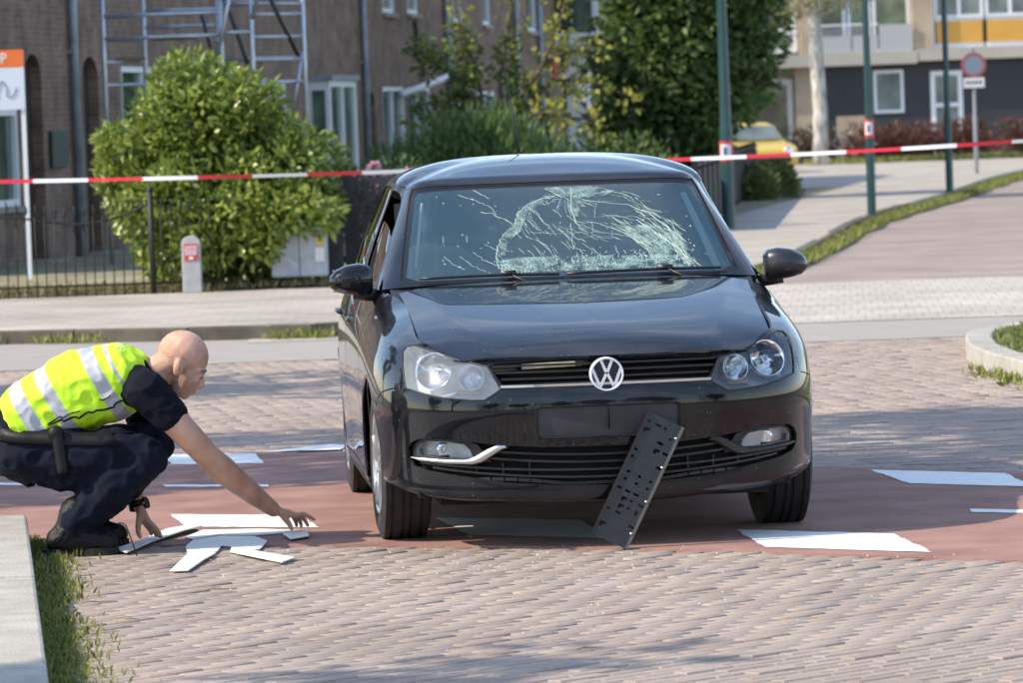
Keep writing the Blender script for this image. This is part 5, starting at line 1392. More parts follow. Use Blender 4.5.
# zip edge and creased seam on the side
from mathutils.bvhtree import BVHTree
dg = bpy.context.evaluated_depsgraph_get()
bv = BVHTree.FromObject(vest, dg)
def on_vest(pts, lift=.002):
    out = []
    for p in pts:
        q, nrm, *_ = bv.find_nearest(Vector(p)); out.append(q + nrm * lift)
    return out
MB().tube(on_vest(dens([(.245, -.20, .60), (.15, -.25, .53), (.03, -.26, .50), (-.10, -.25, .485)], 8, False), .001), .004, 6).build('side_cord', M_BELT, vest, True)
MB().tube(on_vest(dens([(.14, -.25, .60), (.08, -.26, .575)], 6, False), .001), .0025, 6).build('seam', M_BELT, vest, True)
MB().tube(on_vest(dens([(.00, -.25, .545), (-.06, -.25, .52), (-.12, -.25, .505)], 6, False), .001), .0025, 6).build('seam', M_BELT, vest, True)
# lettering across the shoulders
tm = text_mesh('lettering', 'POLITIE', .055, mat('vest_letters', (.45, .56, .50), .5), vest, (0, 0, 0), (0, 0, 0), extrude=0)
me = tm.data
for v in me.vertices:
    s_, t_ = v.co.x, v.co.y                       # across the back, up towards the neck
    p = Vector((.175, .02 - s_ * 1.15, .80)) + Vector((.85, 0, .1)) * t_
    hit = bv.ray_cast(p + Vector((-.1, 0, .25)), Vector((.28, 0, -.96)))
    q = hit[0] if hit[0] else bv.find_nearest(p)[0]; nrm = hit[1] if hit[0] else Vector((0, 0, 1))
    v.co = q + nrm * .003
# belt, pouch, keys
bvt = BVHTree.FromObject(tr_, dg); bvs = BVHTree.FromObject(shirt, dg); n = 48; vs = []; fs = []
for j in range(n):
    a_ = 2*math.pi*j/n; d_ = Vector((math.cos(a_), math.sin(a_), 0))
    for k in (-.024, -.022, .022, .024):
        p = Vector((-.20, .02, 0)); x = p.x + d_.x * .15; z = .478 - .135 * (x + .316) + k; r_ = .10
        for bb in (bvt, bvs):
            h = bb.ray_cast(Vector((-.20 + d_.x * .5, .02 + d_.y * .5, z)), -d_)
            if h[0]: r_ = max(r_, .5 - h[3])
        vs.append((-.20 + d_.x * (r_ + (.017 if abs(k) < .023 else .004)), .02 + d_.y * (r_ + (.017 if abs(k) < .023 else .004)), z))
for j in range(n):
    for k in range(3): a, b2 = 4*j + k, 4*((j+1) % n) + k; fs.append((a, b2, b2+1, a+1))
belt = MB().add(vs, fs).build('belt', M_BELT, per, True)
pz = MB(); capsule(pz, (-.085, -.215, .46), .026, (-.070, -.222, .335), .024); ellip(pz, (-.092, -.215, .475), (.032, .026, .03)); fuse(pz, 'pouch', M_BELT, belt, .006, 2)
kz = MB(); kz.tube([(.055, -.225, .435), (.052, -.232, .40), (.045, -.235, .365)], .004, 6); kz.bar((.030, -.235, .37), (.058, -.235, .36), .006, .008); kz.build('keys', mat('key_steel', (.6, .62, .66), .35, metal=.6), per, True)
# back pocket
# wrist watch
mb = MB(); wc = Vector((.170, .2545, .152)); wd = Vector((.06, -.10, -.28)).normalized(); sx = wd.orthogonal().normalized(); sy = wd.cross(sx)
vs = []; fs = []
for j in range(24):
    a = 2*math.pi*j/24; r_ = sx * math.cos(a) + sy * math.sin(a)
    for k in (-.014, .014): vs.append(tuple(wc + r_ * .0350 + wd * k))
for j in range(24): a, b2 = 2*j, 2*((j+1) % 24); fs.append((a, b2, b2+1, a+1))
mb.add(vs, fs); wt_ = mb.build('watch', M_BELT, per, True)
fcx = Vector((.9, -.35, .1)).normalized(); fcx = (fcx - wd * fcx.dot(wd)).normalized(); fy = wd.cross(fcx); cc = wc + fcx * .036
vs = [tuple(cc + (fy * math.cos(2*math.pi*j/16) + wd * math.sin(2*math.pi*j/16)) * .024 + fcx * h) for h in (-.004, .007) for j in range(16)]
MB().add(vs, [tuple(16 + j for j in range(16)), tuple(reversed(range(16)))] + [(j, (j+1) % 16, 16 + (j+1) % 16, 16 + j) for j in range(16)]).build('watch_case', mat('watch_black', (.02, .02, .022), .15, metal=.5), wt_)

# ================================================================== HOUSES
W0 = Vector((-5.45, 58.7, 0)); WD = Vector((0.1513, 0.98849, 0)); WN = Vector((0.98849, -0.1513, 0))
def WP(w, o, z): return W0 + WD * w + WN * o + Vector((0, 0, z))
WALL_ROT = math.atan2(WD.y, WD.x)
M_WALL = brickify(mat('house_brick', (.2, .14, .11), .9), (.15, .090, .060), (.20, .125, .088), (.18, .14, .11), .22, .065, .010, (math.pi / 2, 0, 0), nscale=2.2, nlo=.5, nhi=1.5)
M_FRAME = mat('white_frame', (.72, .74, .76), .5, var=.04, scale=4)
M_PANE = mat('window_pane', (.035, .05, .05), .04, spec=.8, var=.5, scale=1.2, col2=(.10, .15, .10))
M_PIPE = mat('zinc_pipe', (.23, .27, .31), .5, metal=.2, var=.2, scale=5)
M_DOOR = mat('dark_door', (.025, .022, .020), .6)
M_STONE = mat('sill_stone', (.25, .24, .22), .8)
M_ROOF = mat('roof_tiles', (.10, .055, .042), .85, var=.3, scale=8)

def flat_wall(name, w0, w1, z0, z1, holes, m, parent, depth=.14):
    """brick wall with real openings; holes are (w,z) outlines"""
    loops = [[(w0, z0), (w1, z0), (w1, z1), (w0, z1)]] + holes; pts = []; edges = []
    for lp in loops:
        n0 = len(pts); pts += lp; edges += [(n0+i, n0+(i+1) % len(lp)) for i in range(len(lp))]
    vo, eo, fo, *_ = geometry.delaunay_2d_cdt([Vector(p) for p in pts], edges, [], 0, 1e-5)
    V = [(v.x, 0, v.y) for v in vo]; F = []
    for f in fo:
        c = (sum(V[i][0] for i in f) / 3, sum(V[i][2] for i in f) / 3)
        if not any(poly_in([c[0]], [c[1]], h)[0] for h in holes) and w0 < c[0] < w1 and z0 < c[1] < z1: F.append(tuple(f))
    mb = MB(); mb.add(V, F)
    for h in holes:
        n = len(h)
        for i in range(n):
            a, b = h[i], h[(i+1) % n]; mb.add([(a[0], 0, a[1]), (b[0], 0, b[1]), (b[0], depth, b[1]), (a[0], depth, a[1])], [(0, 1, 2, 3)])
    # ends
    mb.add([(w0, 0, z0), (w0, 8.0, z0), (w0, 8.0, z1), (w0, 0, z1)], [(0, 1, 2, 3)]); mb.add([(w1, 0, z0), (w1, 8.0, z0), (w1, 8.0, z1), (w1, 0, z1)], [(0, 1, 2, 3)])
    return mb.build(name, m, parent)
def rect(w0, w1, z0, z1): return [(w0, z0), (w1, z0), (w1, z1), (w0, z1)]
def arch(w0, w1, z0, z1):
    c = (w0 + w1) / 2; r = (w1 - w0) / 2; rise = r * .6
    return [(w0, z0), (w1, z0)] + [(c + r * math.cos(a), z1 - rise + rise * math.sin(a)) for a in np.linspace(0, math.pi, 9)]
def window(parent, w0, w1, z0, z1, bars=1, fw=.075, dep=.06, proud=.0):
    """frame, sill and pane in the house's own space (x along the wall, -y outwards)"""
    wd = MB(); y0, y1 = dep - .05 - proud, dep + .03
    wd.box((w0, y0, z0), (w0 + fw, y1, z1)); wd.box((w1 - fw, y0, z0), (w1, y1, z1)); wd.box((w0 + fw, y0, z1 - fw), (w1 - fw, y1, z1)); wd.box((w0 + fw, y0, z0), (w1 - fw, y1, z0 + fw))
    for k in range(1, bars + 1):
        x = w0 + (w1 - w0) * k / (bars + 1); wd.box((x - .03, y0 + .01, z0 + fw), (x + .03, y1 - .01, z1 - fw))
    o = wd.build('window', M_FRAME, parent)
    MB().box((w0 + fw * .5, dep + .01, z0 + fw * .5), (w1 - fw * .5, dep + .016, z1 - fw * .5)).build('pane', M_PANE, o)
    MB().box((w0 - .06, -.07 - proud, z0 - .07), (w1 + .06, dep, z0 - .002)).build('sill', M_STONE, o)
    return o
def drain(parent, w, z1, o=.07):
    MB().tube([(w, -o, .12), (w, -o, z1)], .055, 10).build('drainpipe', M_PIPE, parent, True)
    for z in (1.0, 2.6, 4.2): MB().box((w - .07, -o - .02, z), (w + .07, 0.0, z + .04)).build('pipe_clip', M_PIPE, parent)
HZ = 5.9
def house(w0, w1, label, wins, arches, ups, pipe=None):
    h = empty('brick_house', W0 + WD * 0, 0); h.rotation_euler = (0, 0, WALL_ROT); tag(h, label, 'house', 'row of brown brick houses')
    holes = [rect(*q[:4]) for q in wins] + [arch(*q) for q in arches] + [rect(*q) for q in ups]
    flat_wall('wall', w0 + .004, w1 - .004, 0, HZ, holes, M_WALL, h)
    return h, w0, w1
# the house's own space: x along the wall, +y into the house (so the street is on -y)
def finish(hh, wins, arches, ups, pipe):
    h, w0, w1 = hh
    for q in wins: window(h, *q[:4], bars=q[4] if len(q) > 4 else 1, proud=q[5] if len(q) > 5 else 0)
    for q in ups: window(h, *q, bars=0)
    for (a, b_, z0, z1) in arches:
        d = MB().box((a - .02, .14, z0), (b_ + .02, .18, z1)).build('door', M_DOOR, h); MB().box((b_ - .16, .11, 1.0), (b_ - .12, .14, 1.14)).build('handle', M_SATIN, d)
        MB().box((a - .1, -.25, .0), (b_ + .1, .14, .13)).build('doorstep', M_STONE, h)
    if pipe is not None: drain(h, pipe, HZ)
    rf = MB().add([(w0, -.35, HZ - .05), (w1, -.35, HZ - .05), (w1, 4, HZ + 3.4), (w0, 4, HZ + 3.4), (w1, 8.2, HZ - .05), (w0, 8.2, HZ - .05)], [(0, 1, 2, 3), (3, 2, 4, 5), (0, 3, 5), (1, 4, 2)]).build('roof', M_ROOF, h)
    MB().box((w0 + .02, -.45, HZ - .16), (w1 - .02, -.33, HZ - .04)).build('gutter', M_PIPE, h)
    MB().box((w0 + 1, 3.6, HZ + 3.0), (w0 + 1.7, 4.4, HZ + 4.2)).build('chimney', M_WALL, rf)
    return h
specs = [
 (-6.5, 1.0, 'brown brick house behind the estate agent board, with a green meter box', [(-3.6, -1.55, .80, 1.93, 1)], [(-1.15, -.36, .1, 2.58)], [], 1.06),
 (1.0, 11.0, 'brown brick house behind the scaffolding', [(3.84, 6.4, .9, 2.46, 1), (8.2, 10.2, .9, 2.4, 1)], [(1.72, 2.56, .1, 2.57)], [(4.2, 5.4, 3.9, 5.2), (8.0, 9.2, 3.9, 5.2)], None),
 (11.0, 21.0, 'brown brick house with a projecting white window box beside an arched doorway', [(12.4, 14.6, .8, 2.3, 1)], [(19.0, 19.9, .1, 2.29)], [(13.0, 14.2, 3.9, 5.2)], 20.95),
 (21.0, 29.4, 'brown brick house with a pair of wide white windows and a wall anchor', [(22.85, 24.95, .7, 2.22, 1), (25.25, 27.6, .7, 2.22, 1)], [(21.4, 22.1, .1, 2.12)], [(23.1, 24.26, 3.46, 5.0), (25.56, 26.63, 3.48, 5.0)], 29.3),
 (29.4, 37.8, 'brown brick house behind the yellowing tree', [(29.9, 31.9, .7, 2.15, 1), (33, 35, .7, 2.15, 1)], [(36.4, 37.2, .1, 2.3)], [(30.4, 31.4, 3.4, 5.0), (33.9, 34.75, 3.4, 5.0)], 37.7),
 (37.8, 46.4, 'brown brick end house with a white corner bay', [(38.6, 40.4, .7, 2.15, 1)], [(41.6, 42.4, .1, 2.3)], [(39.7, 40.9, 3.35, 5.0)], 40.9)]
HOUSES = []
for w0, w1, lb, wins, arches, ups, pipe in specs:
    HOUSES.append(finish(house(w0, w1, lb, wins, arches, ups), wins, arches, ups, pipe))
# meter box, projecting window, anchor, vent, bay
MB().box((-.13, -.05, 1.22), (.66, .0, 1.66)).build('meter_box', mat('dark_green_paint', (.012, .03, .026), .5), HOUSES[0])
bw = empty('window_box', (0, 0, 0), 0, HOUSES[2])
MB().box((16.3, -.32, .45), (18.55, 0, .72)).build('panel', M_FRAME, bw)
o = MB().box((16.3, -.34, .72), (16.42, 0, 2.30)); o.box((18.43, -.34, .72), (18.55, 0, 2.30)); o.box((16.42, -.34, 2.20), (18.43, 0, 2.30)); o.box((17.36, -.34, .72), (17.46, -.26, 2.20)); o.build('frame', M_FRAME, bw)
MB().box((16.24, -.40, 2.30), (18.6, 0, 2.38)).build('cap', M_PIPE, bw)
MB().box((16.42, -.30, .72), (18.43, -.29, 2.20)).build('pane', M_PANE, bw); MB().box((16.285, -.27, .80), (16.295, -.07, 2.15)).build('side_pane', M_PANE, bw)
MB().tube([(26.05, -.04, 3.35), (26.10, -.06, 3.15), (26.0, -.06, 2.95), (26.08, -.05, 2.7)], .035, 6).build('wall_anchor', M_DOOR, HOUSES[3], True)
MB().tube([(26.6, -.04, 2.95), (26.7, -.06, 2.75), (26.62, -.05, 2.4)], .035, 6).build('wall_anchor', M_DOOR, HOUSES[3], True)
MB().tube([(24.2, -.10, 2.1), (26.4, -.15, 2.25), (27.6, -.5, 2.45)], .06, 8).build('awning_arm', M_FRAME, HOUSES[3], True)
MB().lathe([(.001, -.03), (.08, -.03), (.09, 0)], 12, 'y', (16.2, 0, 3.0)).build('vent', M_DOOR, HOUSES[2])
by = empty('corner_bay', (0, 0, 0), 0, HOUSES[5])
MB().box((43.6, -.9, 3.1), (46.2, 0, 3.35)).build('bay_floor', M_FRAME, by)
o = MB()
for x in (43.6, 44.8, 46.08): o.box((x, -.9, 3.35), (x + .12, -.78, 5.2))
o.box((43.6, -.9, 5.2), (46.2, 0, 5.4)); o.build('bay_frame', M_FRAME, by); MB().box((43.7, -.85, 3.4), (46.1, -.84, 5.2)).build('pane', M_PANE, by)
MB().box((43.62, -.82, 3.4), (43.63, -.05, 5.2)).build('side_pane', M_PANE, by)
MB().bar((43.8, -.05, 2.4), (43.8, -.85, 3.1), .12, .12).build('bracket', M_FRAME, by)
MB().box((44.6, -.5, 0), (45.1, -.05, 3.1)).build('bay_post', M_FRAME, by)
MB().box((42.9, -.06, 2.3), (43.3, -.02, 2.75)).build('red_plaque', mat('red_sign', (.5, .03, .03), .5), HOUSES[5])

# ---- estate agent board
sg = empty('sale_board', (-5.20, 51.0, .11)); tag(sg, 'estate agent board with orange top strip on white posts by the houses', 'sign')
for x in (-.75, .19): MB().box((x - .022, -.02, 0), (x + .022, .02, 2.40)).build('post', M_FRAME, sg)
MB().box((-.77, -.035, 1.78), (.215, -.022, 2.22)).build('panel', mat('board_white', (.62, .66, .74), .5), sg)
MB().box((-.77, -.036, 2.222), (.215, -.022, 2.405)).build('header', mat('board_orange', (.75, .16, .03), .5), sg)
text_mesh('header_lettering', 'TE KOOP', .16, mat('sign_white', (.8, .8, .8), .5), sg, (.04, -.038, 2.31), (math.pi/2, 0, 0), 'RIGHT', font_scale=(.82, 1))
scr = MB(); pts = [(-.55 + .035 * i + .018 * math.sin(i * 2.1), -.039, 1.98 + .07 * math.sin(i * 1.35) * (1 if i % 5 else 1.5)) for i in range(20)]
scr.tube(smooth_line(pts, 4), .006, 5); scr.build('script_lettering', mat('sign_script', (.25, .28, .36), .6), sg)

# ---- scaffold
sf = empty('scaffold', (-3.4, 56.3, .11)); tag(sf, 'aluminium scaffold tower standing against the brick houses', 'scaffold')
M_ALU = mat('scaffold_tube', (.40, .44, .50), .35, metal=.7, var=.15, scale=6); M_BLK = mat('black_tube', (.02, .02, .024), .4)
def st(name, a, b_, r=.026, m=M_ALU): MB().tube([a, b_], r, 8).build(name, m, sf, True)
CO = {'C': (-1.15, -.3), 'D': (-.74, .45), 'E': (.20, -.3), 'A': (.55, -.3), 'B': (1.12, .3), 'F': (.12, .45)}
for k in CO: st('standard', (*CO[k], 0), (*CO[k], 4.4))
for z in (2.83, 2.57, 2.31, 2.05, 3.3, 1.2):
    st('rung', (*CO['A'], z - .03), (*CO['B'], z - .03), .02); st('rung', (*CO['C'], z), (*CO['D'], z), .02)
for z in (2.84, 2.58): st('ledger', (*CO['C'], z), (*CO['E'], z), .024)
for z in (2.90, 2.71, 3.2): st('ledger', (*CO['D'], z), (*CO['F'], z), .02)
for z in (2.98, 2.60): st('ledger', (*CO['E'], z), (*CO['A'], z), .024)
st('ledger', (*CO['F'], 2.95), (*CO['B'], 2.92), .022); st('ledger', (*CO['F'], 2.3), (*CO['B'], 2.3), .022)
st('brace', (.40, -.32, 3.4), (.12, -.32, 2.2), .026); st('brace', (.82, -.30, 3.6), (.56, -.32, 2.75), .026); st('brace', (1.10, .27, 2.35), (.95, .2, 1.6), .022)
st('brace', (-.05, .3, 2.83), (.10, -.2, 2.3), .024, M_BLK); st('brace', (.25, .1, 2.95), (.50, -.2, 2.2), .026, M_BLK); st('brace', (.72, -.2, 3.1), (1.05, .25, 2.32), .026, M_BLK)
MB().box((-.62, -.25, 2.55), (-.10, .35, 2.60)).build('deck_board', mat('deck_wood', (.16, .12, .08), .8), sf)
MB().box((-1.05, .0, 2.32), (-.72, .35, 2.37)).build('deck_board', bpy.data.materials['deck_wood'], sf)

# ---- wrought iron fence
fe = empty('iron_fence', (0, 0, 0)); tag(fe, 'low wrought iron spear fence in front of the brick houses', 'fence')
M_IRON = mat('dark_iron', (.008, .010, .010), .6, var=.3, scale=20)
def rail_z(x): t = (x + 4.02) / .72; return .70 + .085 * min(1.6, t * t)
spear = None
for i in range(-16, 36):
    x = -3.31 - .09 * i if i >= 0 else -3.31 - .09 * i
    if abs(i) < 1 or x > -2.7: continue
    yy = 45.34 + .02 * math.sin(i)
    zt_ = rail_z(max(x, -4.75) if x > -4.75 else -4.75 + abs(x + 4.75) % .7) + .06 if x < -3.31 else .80
    mb = MB(); mb.tube([(0, 0, 0), (0, 0, zt_)], .0065, 6); mb.tube([(0, 0, zt_ - .01), (.016, 0, zt_ + .03), (.010, 0, zt_ + .06), (0, 0, zt_ + .11)], [.006, .013, .011, .002], 6)
    mb.build('picket', M_IRON, fe, True, (x, yy, .08))
MB().tube(smooth_line([(-6.6, 45.34, .80), (-5.4, 45.34, .78), (-4.7, 45.34, .86), (-4.02, 45.34, .77), (-3.6, 45.34, .83), (-3.31, 45.34, .95)], 8), .011, 6).build('top_rail', M_IRON, fe, True)
MB().tube([(-6.6, 45.35, .20), (-2.7, 45.35, .20)], .010, 6).build('bottom_rail', M_IRON, fe, True)
MB().tube([(-3.31, 45.34, .08), (-3.31, 45.34, 1.06)], .028, 8).build('post', M_IRON, fe, True)
MB().lathe([(.001, 1.11), (.03, 1.09), (.034, 1.06)], 10, 'z', (-3.31, 45.34, 0)).build('post_cap', M_IRON, fe, True)

# ---- bollard
bo = empty('marker_post', (-2.94, 45.25, .10)); tag(bo, 'short concrete marker post with a red and white label', 'post')
bd = MB(); n = 9; prof = [(-.088, 0), (.088, 0), (.088, .46)] + [(.088 * math.cos(a), .46 + .07 * math.sin(a)) for a in np.linspace(.15, math.pi - .15, n)] + [(-.088, .46)]
vs = [(x, y, z) for y in (-.06, .06) for x, z in prof]; k = len(prof); bd.add(vs, [tuple(range(k)), tuple(reversed(range(k, 2*k)))] + [(i, i + k, (i+1) % k + k, (i+1) % k) for i in range(k)])
bevel(bd.build('body', mat('grey_concrete', (.40, .40, .40), .85, var=.12, scale=12, bump=.3, bscale=100), bo), .01, 2)
MB().box((-.062, -.066, .30), (.062, -.061, .455)).build('label_plate', mat('label_red', (.55, .05, .05), .5), bo)
MB().box((-.052, -.069, .355), (.052, -.0665, .435)).build('label_field', mat('label_white', (.75, .72, .72), .5), bo)
for z in (.42, .40, .375): MB().box((-.045, -.071, z - .005), (.045, -.0695, z + .004)).build('label_line', bpy.data.materials['label_red'], bo)
MB().box((-.02, -.069, .312), (.02, -.0665, .338)).build('label_field', bpy.data.materials['label_white'], bo)

# ---- electricity cabinet
ca = empty('utility_cabinet', (-1.955, 45.7, .10)); tag(ca, 'pale grey utility cabinet on legs half hidden by the laurel bush', 'cabinet')
bevel(MB().box((-.265, -.12, .10), (.265, .12, .58)).build('case', mat('cabinet_grey', (.42, .45, .50), .5, var=.15, scale=5), ca), .02, 2)
for x in (-.16, .16): MB().box((x - .03, -.06, -.02), (x + .03, .06, .10)).build('leg', M_IRON, ca)
MB().box((-.002, -.124, .115), (.004, -.121, .565)).build('door_joint', M_IRON, ca)
tri = MB().add([(.155, -.125, .40), (.235, -.125, .40), (.195, -.125, .52)], [(0, 1, 2)]).build('warning_triangle', mat('warning_yellow', (.80, .55, .02), .5), ca)
MB().add([(.190, -.127, .425), (.202, -.127, .425), (.206, -.127, .485), (.186, -.127, .485)], [(0, 1, 2, 3)]).build('warning_mark', M_BLK, tri)
MB().box((.15, -.126, .24), (.235, -.122, .37)).build('notice', bpy.data.materials['label_white'], ca)

# ---- dark garden fence with boards
gf = empty('garden_fence', (-1.15, 46.1, .10)); tag(gf, 'dark board garden fence below the pink flowers', 'fence')
for i in range(6):
    x = -.48 + i * .165; MB().box((x - .076, -.012, 0), (x + .076, .012, 1.0 + .01 * (i % 2))).build('board', per_object(mat('dark_boards', (.018, .017, .020), .7, var=.3, scale=9), .25), gf)
MB().box((-.56, .014, .2), (.42, .05, .27)).build('rail', bpy.data.materials['dark_boards'], gf); MB().box((-.56, .014, .78), (.42, .05, .85)).build('rail', bpy.data.materials['dark_boards'], gf)

# ---- barrier tape
def tape(pts, name, label, start_red=True, off=0.0):
    P = [Vector(p) for p in pts]; mb = MB(); mi = []; L = 0; n0 = None
    tot = []
    for i in range(len(P) - 1):
        seg = P[i+1] - P[i]; k = max(2, int(seg.length / .1))
        for j in range(k): tot.append((P[i] + seg * (j / k) - Vector((0, 0, .05 * math.sin(math.pi * j / k) * min(1, seg.length / 12)))))
    tot.append(P[-1]); d = off; vs = []; fs = []; mats = []
    for i, p in enumerate(tot):
        if i: d += (p - tot[i-1]).length
        tw = .55 * math.sin(d * .9) + .25 * math.sin(d * 2.7) ; t_ = (tot[min(i+1, len(tot)-1)] - tot[max(i-1, 0)]).normalized(); sd = t_.cross(Vector((0, 0, 1))).normalized()
        up = Vector((0, 0, 1)) * math.cos(tw) + sd * math.sin(tw); vs += [tuple(p - up * .018 - sd * .0006), tuple(p + up * .018 - sd * .0006), tuple(p + up * .018 + sd * .0006), tuple(p - up * .018 + sd * .0006)]
        if i:
            k = 4 * i; fs += [(k-4, k, k+1, k-3), (k-2, k+2, k+3, k-1)]; mats += [int(d / .5) % 2] * 2
    o = mk(name, vs, fs, mat('tape_red', (.60, .025, .045), .4), None); o.data.materials.append(mat('tape_white', (.80, .80, .82), .45))
    for p, q in zip(o.data.polygons, mats): p.material_index = q if start_red else 1 - q
    return tag(o, label, 'tape')
LP = [(2.84, 62.5), (5.06, 67.6), (7.55, 83.0)]
tape([(-9.5, 44.6, 1.24), (-4.62, 44.6, 1.20), (1.6, 44.6, 1.18), (4.74, 44.6, 1.235), (10.5, 44.6, 1.30)], 'barrier_tape', 'red and white barrier tape stretched across behind the car', True, .29)

# ---- lamp posts
M_LAMP = mat('lamp_green', (.018, .060, .062), .4, var=.15, scale=4)
def lamp_post(x, y, r, label, sticker):
    e = empty('street_lamp', (x, y, .095)); tag(e, label, 'street lamp', 'street lamps along the pavement')
    MB().lathe([(r * 1.05, 0), (r, .06), (r, 1.25), (r * .93, 1.32), (r * .84, 1.36), (r * .7, 3.55)], 16, 'z').build('pole', M_LAMP, e, True)
    hd = MB().lathe([(.02, 3.55), (.10, 3.60), (.15, 3.66), (.20, 3.98), (.19, 4.0), (.05, 4.12), (.001, 4.16)], 16, 'z').build('lantern', M_LAMP, e, True)
    MB().lathe([(.09, 3.42), (.12, 3.45), (.12, 3.54), (.05, 3.56)], 16, 'z').build('collar', mat('lamp_cream', (.62, .55, .35), .5), hd, True)
    if sticker:
        vs = []; n = 16
        for z in (sticker - .13, sticker + .13): vs += [((r + .003) * math.cos(2*math.pi*j/n), (r + .003) * math.sin(2*math.pi*j/n), z) for j in range(n)]
        s_ = MB().add(vs, [(j, (j+1) % n, (j+1) % n + n, j + n) for j in range(n)]).build('sticker', bpy.data.materials['label_red'], e, True)
        vs = []
        for z in (sticker - .085, sticker + .09): vs += [((r + .005) * math.cos(a), (r + .005) * math.sin(a), z) for a in np.linspace(-2.6, -.9, 9)]
        MB().add(vs, [(j, j+1, j+10, j+9) for j in range(8)]).build('sticker_field', bpy.data.materials['label_white'], s_, True)
        vs = []
        for z in (sticker - .05, sticker + .05): vs += [((r + .007) * math.cos(a), (r + .007) * math.sin(a), z) for a in np.linspace(-2.1, -1.5, 5)]
        MB().add(vs, [(j, j+1, j+6, j+5) for j in range(4)]).build('sticker_mark', mat('sticker_blue', (.10, .12, .35), .5), s_, True)
lamp_post(*LP[0], .084, 'green street lamp beside the black garden railing, with a sticker', 1.0)
lamp_post(*LP[1], .062, 'green street lamp with a sticker out on the open pavement', 1.2)
lamp_post(*LP[2], .064, 'green street lamp without a sticker near the round parking sign', 0)

# ---- round sign
ns_ = empty('parking_sign', (9.95, 103, .095)); tag(ns_, 'round grey-blue sign with red rim and white plate on a thin post', 'sign')
MB().lathe([(.045, 0), (.045, 1.2), (.036, 1.22), (.036, 2.66)], 10, 'z').build('post', mat('galvanised', (.26, .27, .28), .45, metal=.4), ns_, True)
d = MB().lathe([(.001, -.05), (.20, -.05), (.20, -.02)], 28, 'y', (0, 0, 2.30)).build('disc', mat('sign_blue_grey', (.20, .25, .31), .5), ns_)
MB().lathe([(.20, -.052), (.265, -.052), (.265, -.02), (.2, -.02)], 28, 'y', (0, 0, 2.30)).build('rim', mat('sign_red', (.34, .09, .10), .5), d)
MB().box((-.22, -.05, 1.82), (.22, -.03, 2.03)).build('plate', bpy.data.materials['label_white'], ns_)
for x in (-.14, -.05, .04, .13): MB().box((x - .03, -.053, 1.90), (x + .03, -.0505, 1.96)).build('plate_mark', M_BLK, ns_)

# ---- black railing on the right behind the car
bf = empty('black_railing', (0, 0, 0)); tag(bf, 'black garden railing running along the pavement beyond the first lamp post', 'fence')
A_, B_ = Vector((2.38, 61.2, .1)), Vector((4.72, 91.5, .1)); nseg = 16
for i in range(nseg):
    p = A_.lerp(B_, i / nseg); q = A_.lerp(B_, (i + .985) / nseg)
    MB().bar(p + Vector((0, 0, .42)), q + Vector((0, 0, .42)), .03, .72).build('panel', M_IRON, bf); MB().bar(p, p + Vector((0, 0, .92)), .07).build('post', M_IRON, bf)
    MB().bar(p + Vector((0, 0, .84)), q + Vector((0, 0, .84)), .05, .05).build('top_rail', M_IRON, bf)

# ================================================================== FAR BLOCK OF FLATS
FY = 146.0
fb = empty('apartment_block', (0, FY, 0), R(0)); tag(fb, 'pale apartment block with dark ground floor, balconies and an orange panel', 'building')
M_CREAM = mat('cream_concrete', (.42, .39, .33), .8, var=.06, scale=1.5); M_DKPAN = mat('dark_cladding', (.026, .029, .036), .6, var=.12, scale=2)
M_OCHRE = mat('ochre_panel', (.62, .33, .06), .6, var=.05, scale=2); M_BUFF = brickify(mat('buff_brick', (.4, .3, .2), .9), (.36, .26, .16), (.42, .31, .2), (.4, .36, .3), .22, .065, .01, (math.pi/2, 0, 0))
M_GREYPAN = mat('grey_balcony_panel', (.40, .41, .41), .5)
def fbx(name, a, b_, m, parent=None): return MB().box(a, b_).build(name, m, parent or fb)
fbx('core', (2, .6, 0), (60, 10, 11), M_CREAM)
for i, (x0, x1) in enumerate(((9.45, 11.08), (12.02, 12.78), (13.78, 18), (18.03, 60))): fbx('cladding', (x0, 0, 0), (x1, .58, 2.83), M_DKPAN)
fbx('cladding', (11.083, 0, 0), (12.017, .58, 1.36), M_DKPAN); fbx('cladding', (11.083, 0, 2.68), (12.017, .58, 2.83), M_DKPAN); fbx('cladding', (12.783, 0, 2.6), (13.777, .58, 2.83), M_DKPAN)
fbx('pier', (8.75, -.05, 0), (9.44, .58, 2.83), M_BUFF); fbx('pier', (12.30, -.25, 3.22), (12.90, .58, 11), M_BUFF); fbx('pier', (8.95, -.05, 3.22), (9.45, .58, 11), M_BUFF)
fbx('band', (2, -.42, 2.835), (12.4, .59, 3.215), M_CREAM); fbx('band', (12.403, -.40, 2.90), (60, .59, 3.26), M_CREAM)
def fwin(x0, x1, z0, z1, bars=1, y=.1, m=M_PANE, fw=.09):
    o = MB(); o.box((x0, y - .12, z0), (x0 + fw, y, z1)); o.box((x1 - fw, y - .12, z0), (x1, y, z1)); o.box((x0 + fw, y - .12, z1 - fw), (x1 - fw, y, z1)); o.box((x0 + fw, y - .12, z0), (x1 - fw, y, z0 + fw))
    for k in range(1, bars + 1): x = x0 + (x1 - x0) * k / (bars + 1); o.box((x - .05, y - .11, z0 + fw), (x + .05, y - .01, z1 - fw))
    f = o.build('window', M_FRAME, fb); MB().box((x0 + fw * .5, y - .05, z0 + fw * .5), (x1 - fw * .5, y - .04, z1 - fw * .5)).build('pane', m, f); return f
M_PANE2 = mat('far_pane', (.16, .20, .20), .1, var=.4, scale=1.0)
fwin(11.10, 12.0, 1.38, 2.66, 0, .12, M_PANE2)
